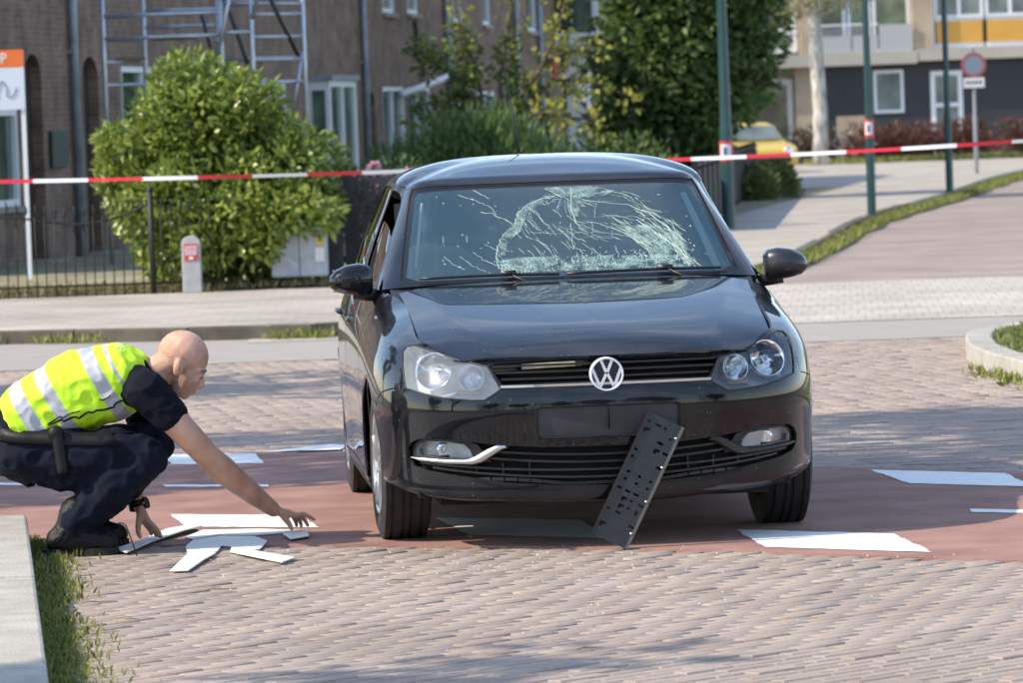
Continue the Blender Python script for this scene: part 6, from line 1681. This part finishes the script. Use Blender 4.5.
d = fwin(12.80, 13.76, .0, 2.58, 0, .12, M_PANE2, .14); MB().box((12.94, -.02, 1.5), (13.62, .02, 1.62)).build('door_rail', M_FRAME, d); MB().box((13.18, -.02, .1), (13.28, .02, 2.46)).build('door_mullion', M_FRAME, d)
for k, (x0, x1) in enumerate(((12.98, 14.45), (14.5, 16.0), (16.05, 17.6), (17.65, 19.2))):
    fwin(x0, x1, 4.15, 5.5, 1, .05, M_PANE2); fbx('ochre_panel', (x0 + .04, -.05, 3.40), (x1 - .04, .05, 4.06), M_OCHRE); fbx('panel_frame', (x0, -.02, 3.265), (x1, .04, 3.40), M_FRAME); fbx('panel_frame', (x0, -.02, 4.06), (x1, .04, 4.145), M_FRAME)
for k in range(12):
    x0 = 19.25 + k * 1.6; fwin(x0, x0 + 1.5, 4.15, 5.5, 1, .05, M_PANE2); fbx('ochre_panel', (x0 + .04, -.05, 3.40), (x0 + 1.46, .05, 4.06), M_OCHRE)
for z in (6.6, 8.9):
    for k in range(14): x0 = 13.0 + k * 1.6; fwin(x0, x0 + 1.5, z, z + 1.4, 1, .55, M_PANE2)
fbx('panel_frame', (12.91, -.06, 3.27), (12.975, .06, 11), M_FRAME)
# balcony
bal = empty('balcony', (0, 0, 0), 0, fb)
for k, (x0, x1) in enumerate(((9.5, 10.45), (10.49, 11.25), (11.29, 12.27))): MB().box((x0, -.34, 3.22), (x1, -.29, 4.02 if k == 2 else 3.72)).build('balcony_panel', M_GREYPAN, bal)
MB().bar((9.5, -.31, 4.05), (11.27, -.31, 4.05), .05).build('handrail', M_FRAME, bal)
for x in np.arange(9.6, 11.2, .12): MB().bar((x, -.31, 3.72), (x, -.31, 4.03), .02).build('baluster', M_FRAME, bal)
for (x0, x1) in ((9.5, 10.35), (10.4, 11.1), (11.15, 12.28)): fwin(x0, x1, 3.22, 5.6, 0, .4, M_PANE, .10)
for (x0, x1, z0, z1) in ((5.0, 7.0, 3.3, 5.0), (7.05, 8.9, 3.3, 5.0), (6.9, 8.7, .5, 2.5)): fwin(x0, x1, z0, z1, 0, .55, M_PANE, .16)
fbx('sill_band', (5.0, .40, 3.85), (8.9, .55, 4.02), M_FRAME)
fbx('cladding', (2, .3, 0), (6.85, .58, 2.83), M_BUFF)

# ---- bicycle in front of the flats
M_BIKE = mat('bike_frame', (.35, .37, .42), .35, metal=.5)
bk = empty('bicycle', (9.15, 133.5, .0), R(12)); tag(bk, 'parked bicycle half hidden by the reddish hedge', 'bicycle')
for x in (-.52, .52):
    w_ = MB().tube([(x + .34 * math.cos(a), 0, .34 + .34 * math.sin(a)) for a in np.linspace(0, 2*math.pi, 25)], .022, 6, cap=False).build('wheel', M_RUBBER, bk, True)
    sp = MB()
    for k in range(8): sp.tube([(x, 0, .34), (x + .33 * math.cos(k*math.pi/4), 0, .34 + .33 * math.sin(k*math.pi/4))], .004, 3)
    sp.build('spokes', M_BIKE, w_)
fr = MB()
for a, b_ in (((-.52, 0, .34), (-.05, 0, .30)), ((-.05, 0, .30), (-.20, 0, .85)), ((-.52, 0, .34), (-.18, 0, .78)), ((-.05, 0, .30), (.38, 0, .80)), ((-.17, 0, .70), (.36, 0, .86)), ((.52, 0, .34), (.34, 0, .98))): fr.tube([a, b_], .02, 6)
fr.build('frame', M_BIKE, bk, True); bevel(MB().box((-.34, -.07, .86), (-.08, .07, .92)).build('saddle', M_BLK, bk), .03, 2)
MB().tube([(.20, -.28, 1.02), (.30, -.2, 1.04), (.34, 0, 1.0), (.30, .2, 1.04), (.20, .28, 1.02)], .014, 6).build('handlebar', M_BIKE, bk, True)
fbn = MB().box((9.2, 134.8, 0), (10.1, 134.84, 1.35)).build('wooden_screen', mat('pale_wood', (.34, .27, .20), .85, var=.15, scale=3), None); tag(fbn, 'plain pale wooden screen leaning behind the parked bicycle', 'screen')

# ---- yellow car far off
M_YEL = mat('yellow_paint', (.66, .46, .07), .35, coat=.6); yc = empty('yellow_car', (5.72, 116, .0), R(14)); yc.scale = (-1, 1, 1) if False else (1, 1, 1)
tag(yc, 'small yellow car parked beyond the garden bush', 'car')
prof = [(-1.7, .30), (-1.72, .62), (-1.62, .74), (-.75, .86), (-.30, 1.24), (.2, 1.31), (1.1, 1.28), (1.62, .95), (1.70, .55), (1.66, .28)]
vs = []; fs = []; k = len(prof)
for sx_, ins in ((-1, 1), (1, 1)):
    for y, z in prof: vs.append((sx_ * (.78 - max(0, z - .82) * .32), y, z))
for i in range(k): j = (i+1) % k; fs.append((i, j, j + k, i + k))
fs += [tuple(reversed(range(k))), tuple(range(k, 2*k))]
bevel(MB().add(vs, fs).build('body', M_YEL, yc), .06, 3)
MB().add([(-.66, -.735, .885), (.66, -.735, .885), (.58, -.345, 1.215), (-.58, -.345, 1.215)], [(0, 1, 2, 3)]).build('windscreen', M_PANE2, yc).location = (0, -.03, .02)
for s_ in (-1, 1):
    MB().add([(s_*.755, -.62, .90), (s_*.755, .15, .92), (s_*.66, .15, 1.22), (s_*.67, -.28, 1.19)], [(0, 1, 2, 3)]).build('side_window', M_PANE, yc).location = (s_*.035, 0, 0)
    MB().add([(s_*.755, .22, .92), (s_*.755, 1.2, .95), (s_*.68, 1.0, 1.2), (s_*.66, .22, 1.22)], [(0, 1, 2, 3)]).build('side_window', M_PANE, yc).location = (s_*.035, 0, 0)
    for y in (-1.08, 1.10):
        w_ = MB().lathe([(.15, -.08), (.28, -.08), (.29, -.05), (.29, .05), (.28, .08), (.15, .08)], 20, 'x', (s_*.70, y, .29)).build('tyre', M_RUBBER, yc, True); MB().lathe([(.001, s_*.07), (.16, s_*.07)], 16, 'x', (s_*.70, y, .29)).build('rim', M_RIM, w_)
    MB().lathe([(.001, -.02), (.11, -.01), (.12, .03)], 14, 'y', (s_*.55, -1.70, .62)).build('headlight', M_REFL, yc, True)
MB().box((-.6, -1.745, .36), (.6, -1.70, .48)).build('bumper', M_PLAST, yc)

# ================================================================== PLANTS
def leaf_mat(name, dark, light, rough=.45, trans=.25, spec=.4):
    m = bpy.data.materials.new(name); m.use_nodes = True; nt = m.node_tree; b = nt.nodes['Principled BSDF']; out = nt.nodes['Material Output']
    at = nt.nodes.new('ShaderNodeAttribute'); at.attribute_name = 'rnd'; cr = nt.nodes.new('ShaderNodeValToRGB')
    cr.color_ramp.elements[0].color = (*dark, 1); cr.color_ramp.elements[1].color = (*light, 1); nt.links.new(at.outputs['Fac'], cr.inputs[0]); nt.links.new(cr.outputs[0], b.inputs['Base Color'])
    b.inputs['Roughness'].default_value = rough; b.inputs['Specular IOR Level'].default_value = spec
    tl = nt.nodes.new('ShaderNodeBsdfTranslucent'); nt.links.new(cr.outputs[0], tl.inputs[0]); mx = nt.nodes.new('ShaderNodeMixShader'); mx.inputs[0].default_value = trans
    nt.links.new(b.outputs[0], mx.inputs[1]); nt.links.new(tl.outputs[0], mx.inputs[2]); nt.links.new(mx.outputs[0], out.inputs[0]); return m
RNG = np.random.default_rng(21)
def leaves(name, P, D, L, Wd, m, parent=None, fold=.18, rnd=None, droop=0.0):
    """one small folded leaf at every point, pointing along D"""
    n = len(P); P = np.asarray(P, float); D = np.asarray(D, float); D = D / (np.linalg.norm(D, axis=1)[:, None] + 1e-9); D[:, 2] -= droop; D /= np.linalg.norm(D, axis=1)[:, None]
    Rr = RNG.normal(size=(n, 3)); S = np.cross(D, Rr); S /= np.linalg.norm(S, axis=1)[:, None] + 1e-9; N = np.cross(S, D)
    l = (L * RNG.uniform(.65, 1.25, n))[:, None]; w = (Wd * RNG.uniform(.7, 1.2, n))[:, None] / 2
    V = np.stack([P, P + D*l*.45 + S*w + N*w*fold*2, P + D*l - N*l*.08, P + D*l*.45 - S*w + N*w*fold*2], 1).reshape(-1, 3)
    F = (np.array([[0, 1, 2], [0, 2, 3]])[None] + (np.arange(n) * 4)[:, None, None]).reshape(-1, 3)
    me = bpy.data.meshes.new(name); me.vertices.add(len(V)); me.vertices.foreach_set('co', V.ravel().astype('f'))
    me.loops.add(F.size); me.loops.foreach_set('vertex_index', F.ravel().astype('i')); me.polygons.add(len(F)); me.polygons.foreach_set('loop_start', (np.arange(len(F)) * 3).astype('i')); me.update(calc_edges=True)
    a = me.attributes.new('rnd', 'FLOAT', 'FACE'); rr = RNG.random(n) if rnd is None else np.clip(rnd, 0, 1); a.data.foreach_set('value', np.repeat(rr, 2).astype('f'))
    me.materials.append(m); o = bpy.data.objects.new(name, me); C.objects.link(o)
    if parent: o.parent = parent
    return o
def blob_points(n, centres, shell_=.55):
    """points in a cloud of overlapping clumps, denser towards each clump's skin; returns points and outward directions"""
    C_ = np.array([c[0] for c in centres]); Rd = np.array([c[1] for c in centres], float)
    if Rd.ndim == 1: Rd = np.repeat(Rd[:, None], 3, 1)
    wgt = Rd.prod(1) ** (2/3); k = RNG.choice(len(C_), n, p=wgt / wgt.sum()); u = RNG.normal(size=(n, 3)); u /= np.linalg.norm(u, axis=1)[:, None]
    r = (shell_ + (1.06 - shell_) * RNG.random(n) ** .6)[:, None]
    return C_[k] + u * r * Rd[k], u, k
M_BARK = mat('bark', (.10, .075, .055), .9, var=.3, scale=9, bump=.6, bscale=30)

# ---- laurel bush
lb = empty('laurel_bush', (-2.80, 46.45, .11)); tag(lb, 'large rounded laurel bush with glossy light green leaves behind the iron fence', 'bush')
cl = []
rb = random.Random(2)
for i in range(70):
    a = rb.uniform(0, 2*math.pi); ph = rb.uniform(-.9, 1.45); rr = rb.uniform(.55, .88)
    cl.append(((rr * 1.16 * math.cos(ph) * math.cos(a) + (.10 if ph < .2 else -.05), rr * .95 * math.cos(ph) * math.sin(a), .98 + rr * 1.10 * math.sin(ph)), rb.uniform(.18, .33)))
cl += [((0, 0, 1.0), .8), ((0, 0, .6), .75), ((.55, 0, .55), .5), ((-.1, 0, 1.45), .6), ((.8, -.2, .85), .36), ((-.85, -.1, 1.25), .33), ((.75, -.55, .75), .3), ((.5, -.7, .6), .3), ((.95, -.6, .62), .22), ((.62, -.98, .66), .22), ((.9, -.98, .70), .20), ((1.1, -.92, .66), .16), ((.45, -.95, .48), .24), ((.3, -.9, .7), .3), ((0, -.85, .55), .32), ((-.3, -.8, .9), .3)]
P, D, K = blob_points(30000, cl); ok = (P[:, 2] > .06) & ((P[:, 0] > -1.15) | (P[:, 2] > .5)) & (P[:, 0] > -1.05 + .42 * np.clip(.95 - P[:, 2], 0, 1)); P, D = P[ok], D[ok]
c0 = P - np.array([0, 0, 1.0]); c0 /= np.linalg.norm(c0, axis=1)[:, None]; D = D * .5 + c0 * .35 + RNG.normal(size=P.shape) * .6 + np.array([0, 0, -.10])
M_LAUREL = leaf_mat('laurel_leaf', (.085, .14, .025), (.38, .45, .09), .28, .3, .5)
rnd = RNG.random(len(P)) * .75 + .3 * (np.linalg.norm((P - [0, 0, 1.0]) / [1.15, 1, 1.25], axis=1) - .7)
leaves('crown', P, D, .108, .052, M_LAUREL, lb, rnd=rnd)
for i in range(9):
    a = rb.uniform(0, 6.28); MB().tube([(.15*math.cos(a), .15*math.sin(a), -.05), (.35*math.cos(a), .3*math.sin(a), .5), (.6*math.cos(a), .5*math.sin(a), 1.1), (.7*math.cos(a), .6*math.sin(a), 1.6)], [.035, .028, .02, .008], 7).build('stem', M_BARK, lb, True)

# ---- pink flowers by the dark fence
fl = empty('flower_bush', (-1.22, 46.35, .1)); tag(fl, 'pink flowering bush over the dark garden fence', 'bush')
P, D, _ = blob_points(1500, [((-.2, 0, .8), .3), ((.2, 0, .85), .33), ((0, 0, .5), .35), ((.45, .05, .75), .25)]); leaves('crown', P, D, .07, .03, leaf_mat('flower_bush_leaf', (.025, .06, .02), (.07, .13, .04)), fl)
for (x, z) in ((-.18, 1.0), (.0, 1.08), (.12, .96), (-.05, .9), (.30, 1.02), (-.30, .93), (.22, .88), (.42, .98)):
    P, D, _ = blob_points(90, [((x + rb.uniform(-.03, .03), -.18 + rb.uniform(-.05, .05), z), .055)], .8); leaves('flower_head', P, D, .03, .03, leaf_mat('pink_petal', (.55, .25, .36), (.78, .48, .58), .6) if 'pink_petal' not in bpy.data.materials else bpy.data.materials['pink_petal'], fl)

# ---- tree builder
def limbs(mb, p, d, L, r, depth, tips, rg, spread=.6):
    p = Vector(p); d = Vector(d).normalized(); pts = [p]; rs = [r]; q = p.copy(); dd = d.copy()
    for i in range(4):
        dd = (dd + Vector((rg.uniform(-1, 1), rg.uniform(-1, 1), rg.uniform(-.3, .6))) * .13).normalized(); q = q + dd * (L / 4); pts.append(q.copy()); rs.append(r * (1 - .13 * (i + 1)))
        if depth <= 1: tips.append(q.copy())
    mb.tube(pts, rs, 8 if r > .05 else 5, cap=depth <= 0)
    if depth > 0:
        for i in range(rg.choice((2, 3, 3))):
            nd = (dd + Vector((rg.uniform(-1, 1), rg.uniform(-1, 1), rg.uniform(-.35, .75))) * spread).normalized(); limbs(mb, pts[rg.choice((2, 3, 4, 4))], nd, L * rg.uniform(.6, .8), r * .5, depth - 1, tips, rg, spread)
def tree(name, loc, label, H_, r, crown_r, nleaf, lm, L, W_, seed, depth=3, lean=(0, 0, 1), clump=.7, group=None, bark=M_BARK, first=.35, cat='tree', low=None, droop=.15, keep=None):
    e = empty(name, loc); tag(e, label, cat, group); rg = random.Random(seed); mb = MB(); tips = []
    limbs(mb, (0, 0, -.1), lean, H_ * first, r, depth, tips, rg, .75); mb.build('trunk', bark, e, True)
    T_ = np.array([tuple(t) for t in tips]); T_ = T_[T_[:, 2] > H_ * .15]
    cen = [(tuple(t), clump * rg.uniform(.6, 1.2)) for t in T_]
    if low: cen += low
    P, D, K = blob_points(nleaf, cen, .2); rnd = np.clip(RNG.random(len(P)) * .7 + (RNG.random(len(cen))[K] * .35), 0, 1)
    ok = (P[:, 2] > .15) if keep is None else (P[:, 2] > .15) & keep(P); leaves('crown', P[ok], (D + RNG.normal(size=P.shape) * .6)[ok], L, W_, lm, e, rnd=rnd[ok], droop=droop); return e
M_DARKLEAF = leaf_mat('dark_tree_leaf', (.035, .078, .022), (.16, .23, .065), .5, .35)
M_YLEAF = leaf_mat('yellowing_leaf', (.14, .18, .035), (.44, .42, .08), .5, .4)
M_GLEAF = leaf_mat('street_leaf', (.035, .07, .02), (.09, .14, .035), .5, .25)
M_BIRCHL = leaf_mat('birch_leaf', (.13, .13, .045), (.30, .25, .08), .5, .35)
# big dark tree between the houses and the pavement
low = [((x, y, z), r_) for x, y, z, r_ in [(-.55, 0, 1.3, .8), (.1, -.4, 1.2, .9), (.9, -.3, 1.5, .9), (1.4, 0, 2.3, .6), (-.5, .2, 2.6, .8), (.1, -.5, 2.7, 1.1), (1.1, -.3, 2.9, 1.0), (.3, -.2, 4.0, 1.3), (-.3, 0, 4.2, 1.0), (1.3, 0, 4.3, 1.0), (.3, 0, 5.6, 1.5), (.4, .2, .7, .9), (-.5, 0, .6, .75)]]
tree('shade_tree', (2.72, 82.5, .1), 'big dense dark green tree at the end of the house row', 7.5, .22, 3, 40000, M_DARKLEAF, .20, .11, 5, 2, clump=.6, low=low, keep=lambda P: (P[:, 0] > -1.35 + .12 * np.sin(P[:, 2] * 3)) & (P[:, 0] < np.minimum(2.15, 1.05 + 1.35 * np.clip(P[:, 2] - 1.1, 0, 1))))
tree('shade_tree', (.2, 140, .1), 'broad green tree rising behind the dark tree and the flats', 9, .25, 3, 14000, M_GLEAF, .28, .15, 15, 3, clump=1.1, low=[((x, 0, z), 1.6) for x in (-2, 0, 2, 4) for z in (1.5, 3.2, 5)])
tree('shade_tree', (4.6, 141, .1), 'green tree standing left of the small yellow car', 8, .22, 3, 12000, M_GLEAF, .26, .14, 16, 3, clump=1.0, low=[((x, 0, z), 1.2) for x in (-1.5, 0) for z in (1.0, 2.6, 4)])
# yellowing small tree in the front garden
def small_tree():
    e = empty('garden_tree', (-.12, 63, .1)); tag(e, 'small loose garden tree with yellowing leaves in front of the houses', 'tree'); mb = MB()
    br = [[(0, 0, 0), (-.05, 0, .8), (-.12, 0, 1.6), (-.25, .05, 2.3), (-.45, 0, 3.0), (-.4, .1, 3.7)], [(.05, 0, .2), (.15, .05, 1.2), (.35, 0, 1.75), (.65, -.05, 2.2), (.95, 0, 2.9), (1.05, 0, 3.6)], [(.3, 0, 1.6), (.75, .1, 1.95), (1.2, 0, 1.95), (1.75, -.1, 1.75)],
          [(-.12, 0, 1.6), (-.5, -.1, 2.1), (-1.05, 0, 2.45)], [(.12, 0, 1.1), (.5, -.2, 1.55), (.95, -.2, 1.5), (1.4, -.2, 1.45)], [(-.1, 0, 1.4), (-.45, .1, 1.65), (-.95, 0, 1.75)], [(.65, 0, 2.2), (1.0, .1, 2.35), (1.3, .1, 2.3)], [(.1, 0, 1.3), (.1, .1, 2.0), (.25, .1, 2.8), (.35, 0, 3.4)]]
    for b_ in br: mb.tube(smooth_line(b_, 3), list(np.linspace(.045, .010, (len(b_) - 1) * 3 + 1)), 6)
    mb.build('trunk', M_BARK, e, True); cg, cy_ = [], []
    for i, b_ in enumerate(br):
        for k, p in enumerate(smooth_line(b_, 4)):
            if k < len(b_): continue
            (cy_ if p[0] > .55 or p[2] > 2.75 else cg).append((tuple(np.array(p) + RNG.normal(size=3) * .08), .17))
    P, D, _ = blob_points(1500, cg, .2); leaves('crown', P, D + RNG.normal(size=P.shape) * .5, .10, .07, leaf_mat('garden_leaf', (.06, .10, .025), (.20, .25, .05), .5, .4), e, droop=.3)
    P, D, _ = blob_points(640, cy_, .2); leaves('crown', P, D + RNG.normal(size=P.shape) * .5, .11, .08, M_YLEAF, e, droop=.3)
small_tree()
# feathery shrub behind the car
sh = empty('feathery_shrub', (-.35, 59.5, .1)); tag(sh, 'soft feathery green shrub in the front garden behind the car roof', 'bush')
P, D, _ = blob_points(9000, [((x, 0, z), r_) for x, z, r_ in [(-.9, .7, .55), (-.4, .9, .62), (.2, 1.0, .65), (.7, .8, .55), (0, .5, .8), (-.6, .4, .6), (.9, .5, .5), (.35, 1.25, .35), (-.2, 1.2, .4)]], .3)
ok = P[:, 2] > 0; leaves('crown', P[ok], (D * .5 + np.array([0, 0, .9]) + RNG.normal(size=P.shape) * .45)[ok], .17, .028, leaf_mat('feather_leaf', (.05, .105, .03), (.17, .26, .08), .6, .3), sh)
MB().tube([(0, 0, -.1), (.02, 0, .4), (0, 0, .9)], [.04, .03, .01], 6).build('stem', M_BARK, sh, True)
# low dark shrubs along the houses and at the railing's end
def shrub(name, loc, label, cs, n, m, L, W_, up=.5, group=None):
    e = empty(name, loc); tag(e, label, 'bush', group); P, D, _ = blob_points(n, cs, .35); ok = P[:, 2] > 0
    leaves('crown', P[ok], (D + np.array([0, 0, up]) + RNG.normal(size=P.shape) * .4)[ok], L, W_, m, e); MB().tube([(0, 0, -.1), (0, 0, .3)], .03, 6).build('stem', M_BARK, e, True); return e
M_OLIVE = leaf_mat('olive_leaf', (.055, .08, .022), (.17, .19, .055), .6, .3)
shrub('garden_shrub', (4.50, 82.5, .1), 'olive green shrub spilling over the end of the black railing', [((-.2, 0, .22), .36), ((.15, -.6, .18), .3), ((-.3, -2, .2), .3), ((.1, 1, .25), .34)], 3000, M_OLIVE, .12, .05)
shrub('garden_shrub', (1.2, 66, .1), 'dark green shrub behind the feathery shrub', [((0, 0, .6), .6), ((.6, .3, .6), .6), ((-.6, 0, .5), .55)], 3000, M_DARKLEAF, .11, .05)
M_HEDGE = leaf_mat('barberry_leaf', (.075, .028, .022), (.19, .095, .06), .6, .25)
shrub('red_hedge', (10.9, 132, .0), 'long reddish brown hedge in front of the dark cladding', [((x, 0, z), .5) for x in np.arange(-1.3, 2.0, .35) for z in (.25, .6)] + [((1.75, 0, .85), .4)], 7000, M_HEDGE, .13, .06, group='reddish hedges by the flats')
shrub('red_hedge', (14.9, 131, .0), 'short reddish brown hedge to the right of the parking sign', [((x, 0, z), .5) for x in np.arange(-1.4, 2.4, .35) for z in (.25, .6)], 6000, M_HEDGE, .13, .06, group='reddish hedges by the flats')
shrub('red_hedge', (8.6, 131.5, .0), 'dark hedge stub beside the birch trunk', [((x, 0, z), .4) for x in (-.8, -.4, 0) for z in (.3, .7)], 1500, leaf_mat('brown_leaf', (.04, .03, .02), (.09, .07, .04)), .13, .06, group='reddish hedges by the flats')
# birch
M_BIRCH = mat('birch_bark', (.26, .245, .22), .8, var=.35, scale=7, stretch=(1, 1, .35), col2=(.44, .42, .38)); 
be = empty('birch_tree', (8.27, 128, .0)); tag(be, 'pale birch trunk with yellowish hanging leaves before the flats', 'tree')
MB().tube([(0, 0, -.1), (.05, 0, 1.5), (-.02, 0, 3.2), (-.08, 0, 5.0), (.1, 0, 7.5)], [.22, .19, .18, .15, .06], 12).build('trunk', M_BIRCH, be, True)
P, D, _ = blob_points(4200, [((-1.1, -.3, 4.4), .8), ((-.4, -.5, 4.6), .6), ((.3, -.4, 4.9), .8), ((1.0, -.3, 4.8), .7), ((-1.7, 0, 4.9), .8), ((0, 0, 6), 1.4), ((1.5, 0, 5.4), .8)], .2); leaves('crown', P, D, .10, .07, M_BIRCHL, be, droop=.6)

# ---- street trees outside the picture: they shade the road and show in the car's paint
SG = 'street trees outside the picture'
def canopy(x0, x1, y0, y1, z, r_, k, sd): g = random.Random(sd); return [((g.uniform(x0, x1), g.uniform(y0, y1), z + g.uniform(-.6, .6)), r_ * g.uniform(.7, 1.2)) for _ in range(k)]
tree('street_tree', (-8.8, 28.8, 0), 'street tree beyond the near pavement, closest to the far kerb', 6, .15, 2, 5600, M_GLEAF, .22, .13, 31, 2, clump=.4, group=SG, low=canopy(-2.4, 2.6, -1.3, 1.1, 6.2, .5, 26, 1), first=.5)
tree('street_tree', (-7.6, 21.7, 0), 'broad street tree beyond the near pavement, level with the car', 6.5, .16, 2, 11000, M_GLEAF, .22, .13, 32, 2, clump=.35, group=SG, low=canopy(-3.4, 3.4, -1.9, 2.2, 6.6, .6, 44, 2), first=.5)
tree('street_tree', (-7.75, 11.1, 0), 'street tree standing at the end of the near pavement', 6, .15, 2, 2600, M_GLEAF, .22, .13, 34, 2, clump=.3, group=SG, low=canopy(-.6, 1.0, -.7, .0, 6.0, .28, 14, 4), first=.5)
for i, (x, y, lb_) in enumerate(((-14, -14, 'broad street tree far down the road opposite the car'), (1, -30, 'broad street tree at the bend of the road opposite the car'), (13, -18, 'broad street tree across the road opposite the car'), (-7, -27, 'broad street tree left of the bend opposite the car'), (8, -26, 'broad street tree right of the bend opposite the car'), (22, -8, 'broad street tree beside the side street opposite the car'), (-22, 8, 'broad street tree beyond the near pavement'))):
    tree('street_tree', (x, y, 0), lb_, 9, .25, 3, 5000, M_GLEAF, .45, .28, 41 + i, 3, clump=1.2, group='street trees outside the picture', low=[((dx, 0, dz), 1.7) for dx in (-3.2, -1, 1.2, 3.2) for dz in (.9, 2.8, 4.8, 6.4)])

# ---- grass and weeds
M_GRASS = leaf_mat('grass_blade', (.11, .14, .03), (.32, .33, .09), .6, .35)
def grass(name, P, h, w, parent=None, label=None, m=M_GRASS, lean=.45):
    n = len(P); D = RNG.normal(size=(n, 3)) * lean + np.array([0, 0, 1]); D[:, 2] = np.abs(D[:, 2]); o = leaves(name, P, D, h, w, m, parent, fold=.05)
    tag(o, label, 'grass' if label else None, kind='stuff'); return o
n = 5200; Y = RNG.uniform(12.0, 19.3, n); wv = .035 + .03 * np.abs(np.sin(Y * 2.3)) + .03 * np.abs(np.sin(Y * .9 + 1)); X = kerb_x(Y) + .004 + np.abs(RNG.normal(size=n)) * wv
grass('kerb_weeds', np.stack([X, Y, np.full(n, -.005)], 1), .038, .008, None, 'yellow green grass and weeds growing along the near kerb')
P = np.stack([kerb_x(Y[:1500]) + .02 + np.abs(RNG.normal(size=1500)) * .045, Y[:1500], np.full(1500, .004)], 1)
grass('kerb_weed_leaves', P, .026, .016, None, 'broad weed leaves among the grass along the near kerb', M_OLIVE, .8)
kl = [p for p in kerb_line if p[1] < 43.5 and p[0] < .3]; A = np.array(kl); k = RNG.integers(0, len(A) - 1, 2600); t = RNG.random(2600)[:, None]; Q = A[k] * (1 - t) + A[k+1] * t
keep = (np.sin(Q[:, 0] * 3.1) + np.sin(Q[:, 0] * 7.3 + 1)) > .25; Q = Q[keep]
grass('far_kerb_weeds', np.stack([Q[:, 0] + RNG.normal(size=len(Q)) * .03, Q[:, 1] - .05 - np.abs(RNG.normal(size=len(Q))) * .12, np.zeros(len(Q))], 1), .085, .02, None, 'tufts of weeds at the foot of the far kerb')
# garden strip behind the iron fence
n = 3000; grass('garden_grass', np.stack([RNG.uniform(-5.6, -1.6, n), 45.45 + np.abs(RNG.normal(size=n)) * .9, np.full(n, .11)], 1), .08, .02, None, 'sparse dry grass behind the iron fence', leaf_mat('dry_grass', (.16, .13, .06), (.30, .26, .12), .7, .3))
# verge by the far road
VA = np.array(vl); n = 12000; k = RNG.integers(0, len(VA) - 1, n); t = RNG.random(n)[:, None]; Q = VA[k] * (1 - t) + VA[k+1] * t
grass('verge_grass', np.stack([Q[:, 0] + RNG.uniform(-.02, .20, n) + (Q[:, 1] - 44) * .006 * RNG.random(n), Q[:, 1], np.full(n, .01)], 1), .10, .03, None, 'strip of green grass between the pavement and the far road')
# corner island
n = 9000; X = RNG.uniform(2.7, 5.5, n); Y = RNG.uniform(25, 33.6, n); ip = [(x + .17, y) for x, y in isl_line] + [(9, 24.2)]; ok = poly_in(X, Y, ip); grass('corner_grass', np.stack([X, Y, np.full(n, .085)], 1)[ok], .06, .02, None, 'short grass inside the corner kerb')
A = np.array(isl_line); A = A[(A[:, 1] < 32)]; n = 700; k = RNG.integers(0, len(A) - 1, n); t = RNG.random(n)[:, None]; Q = A[k] * (1 - t) + A[k+1] * t; ok = Q[:, 1] < 29.0; Q = Q[ok]
grass('corner_weeds', np.stack([Q[:, 0] - np.abs(RNG.normal(size=len(Q))) * .07, Q[:, 1], np.zeros(len(Q))], 1), .07, .02, None, 'weeds at the foot of the corner kerb')
n = 4000; grass('hedge_grass', np.stack([RNG.uniform(8, 20, n), RNG.uniform(128.5, 131, n), np.full(n, .1)], 1), .16, .06, None, 'grass strip before the reddish hedges')
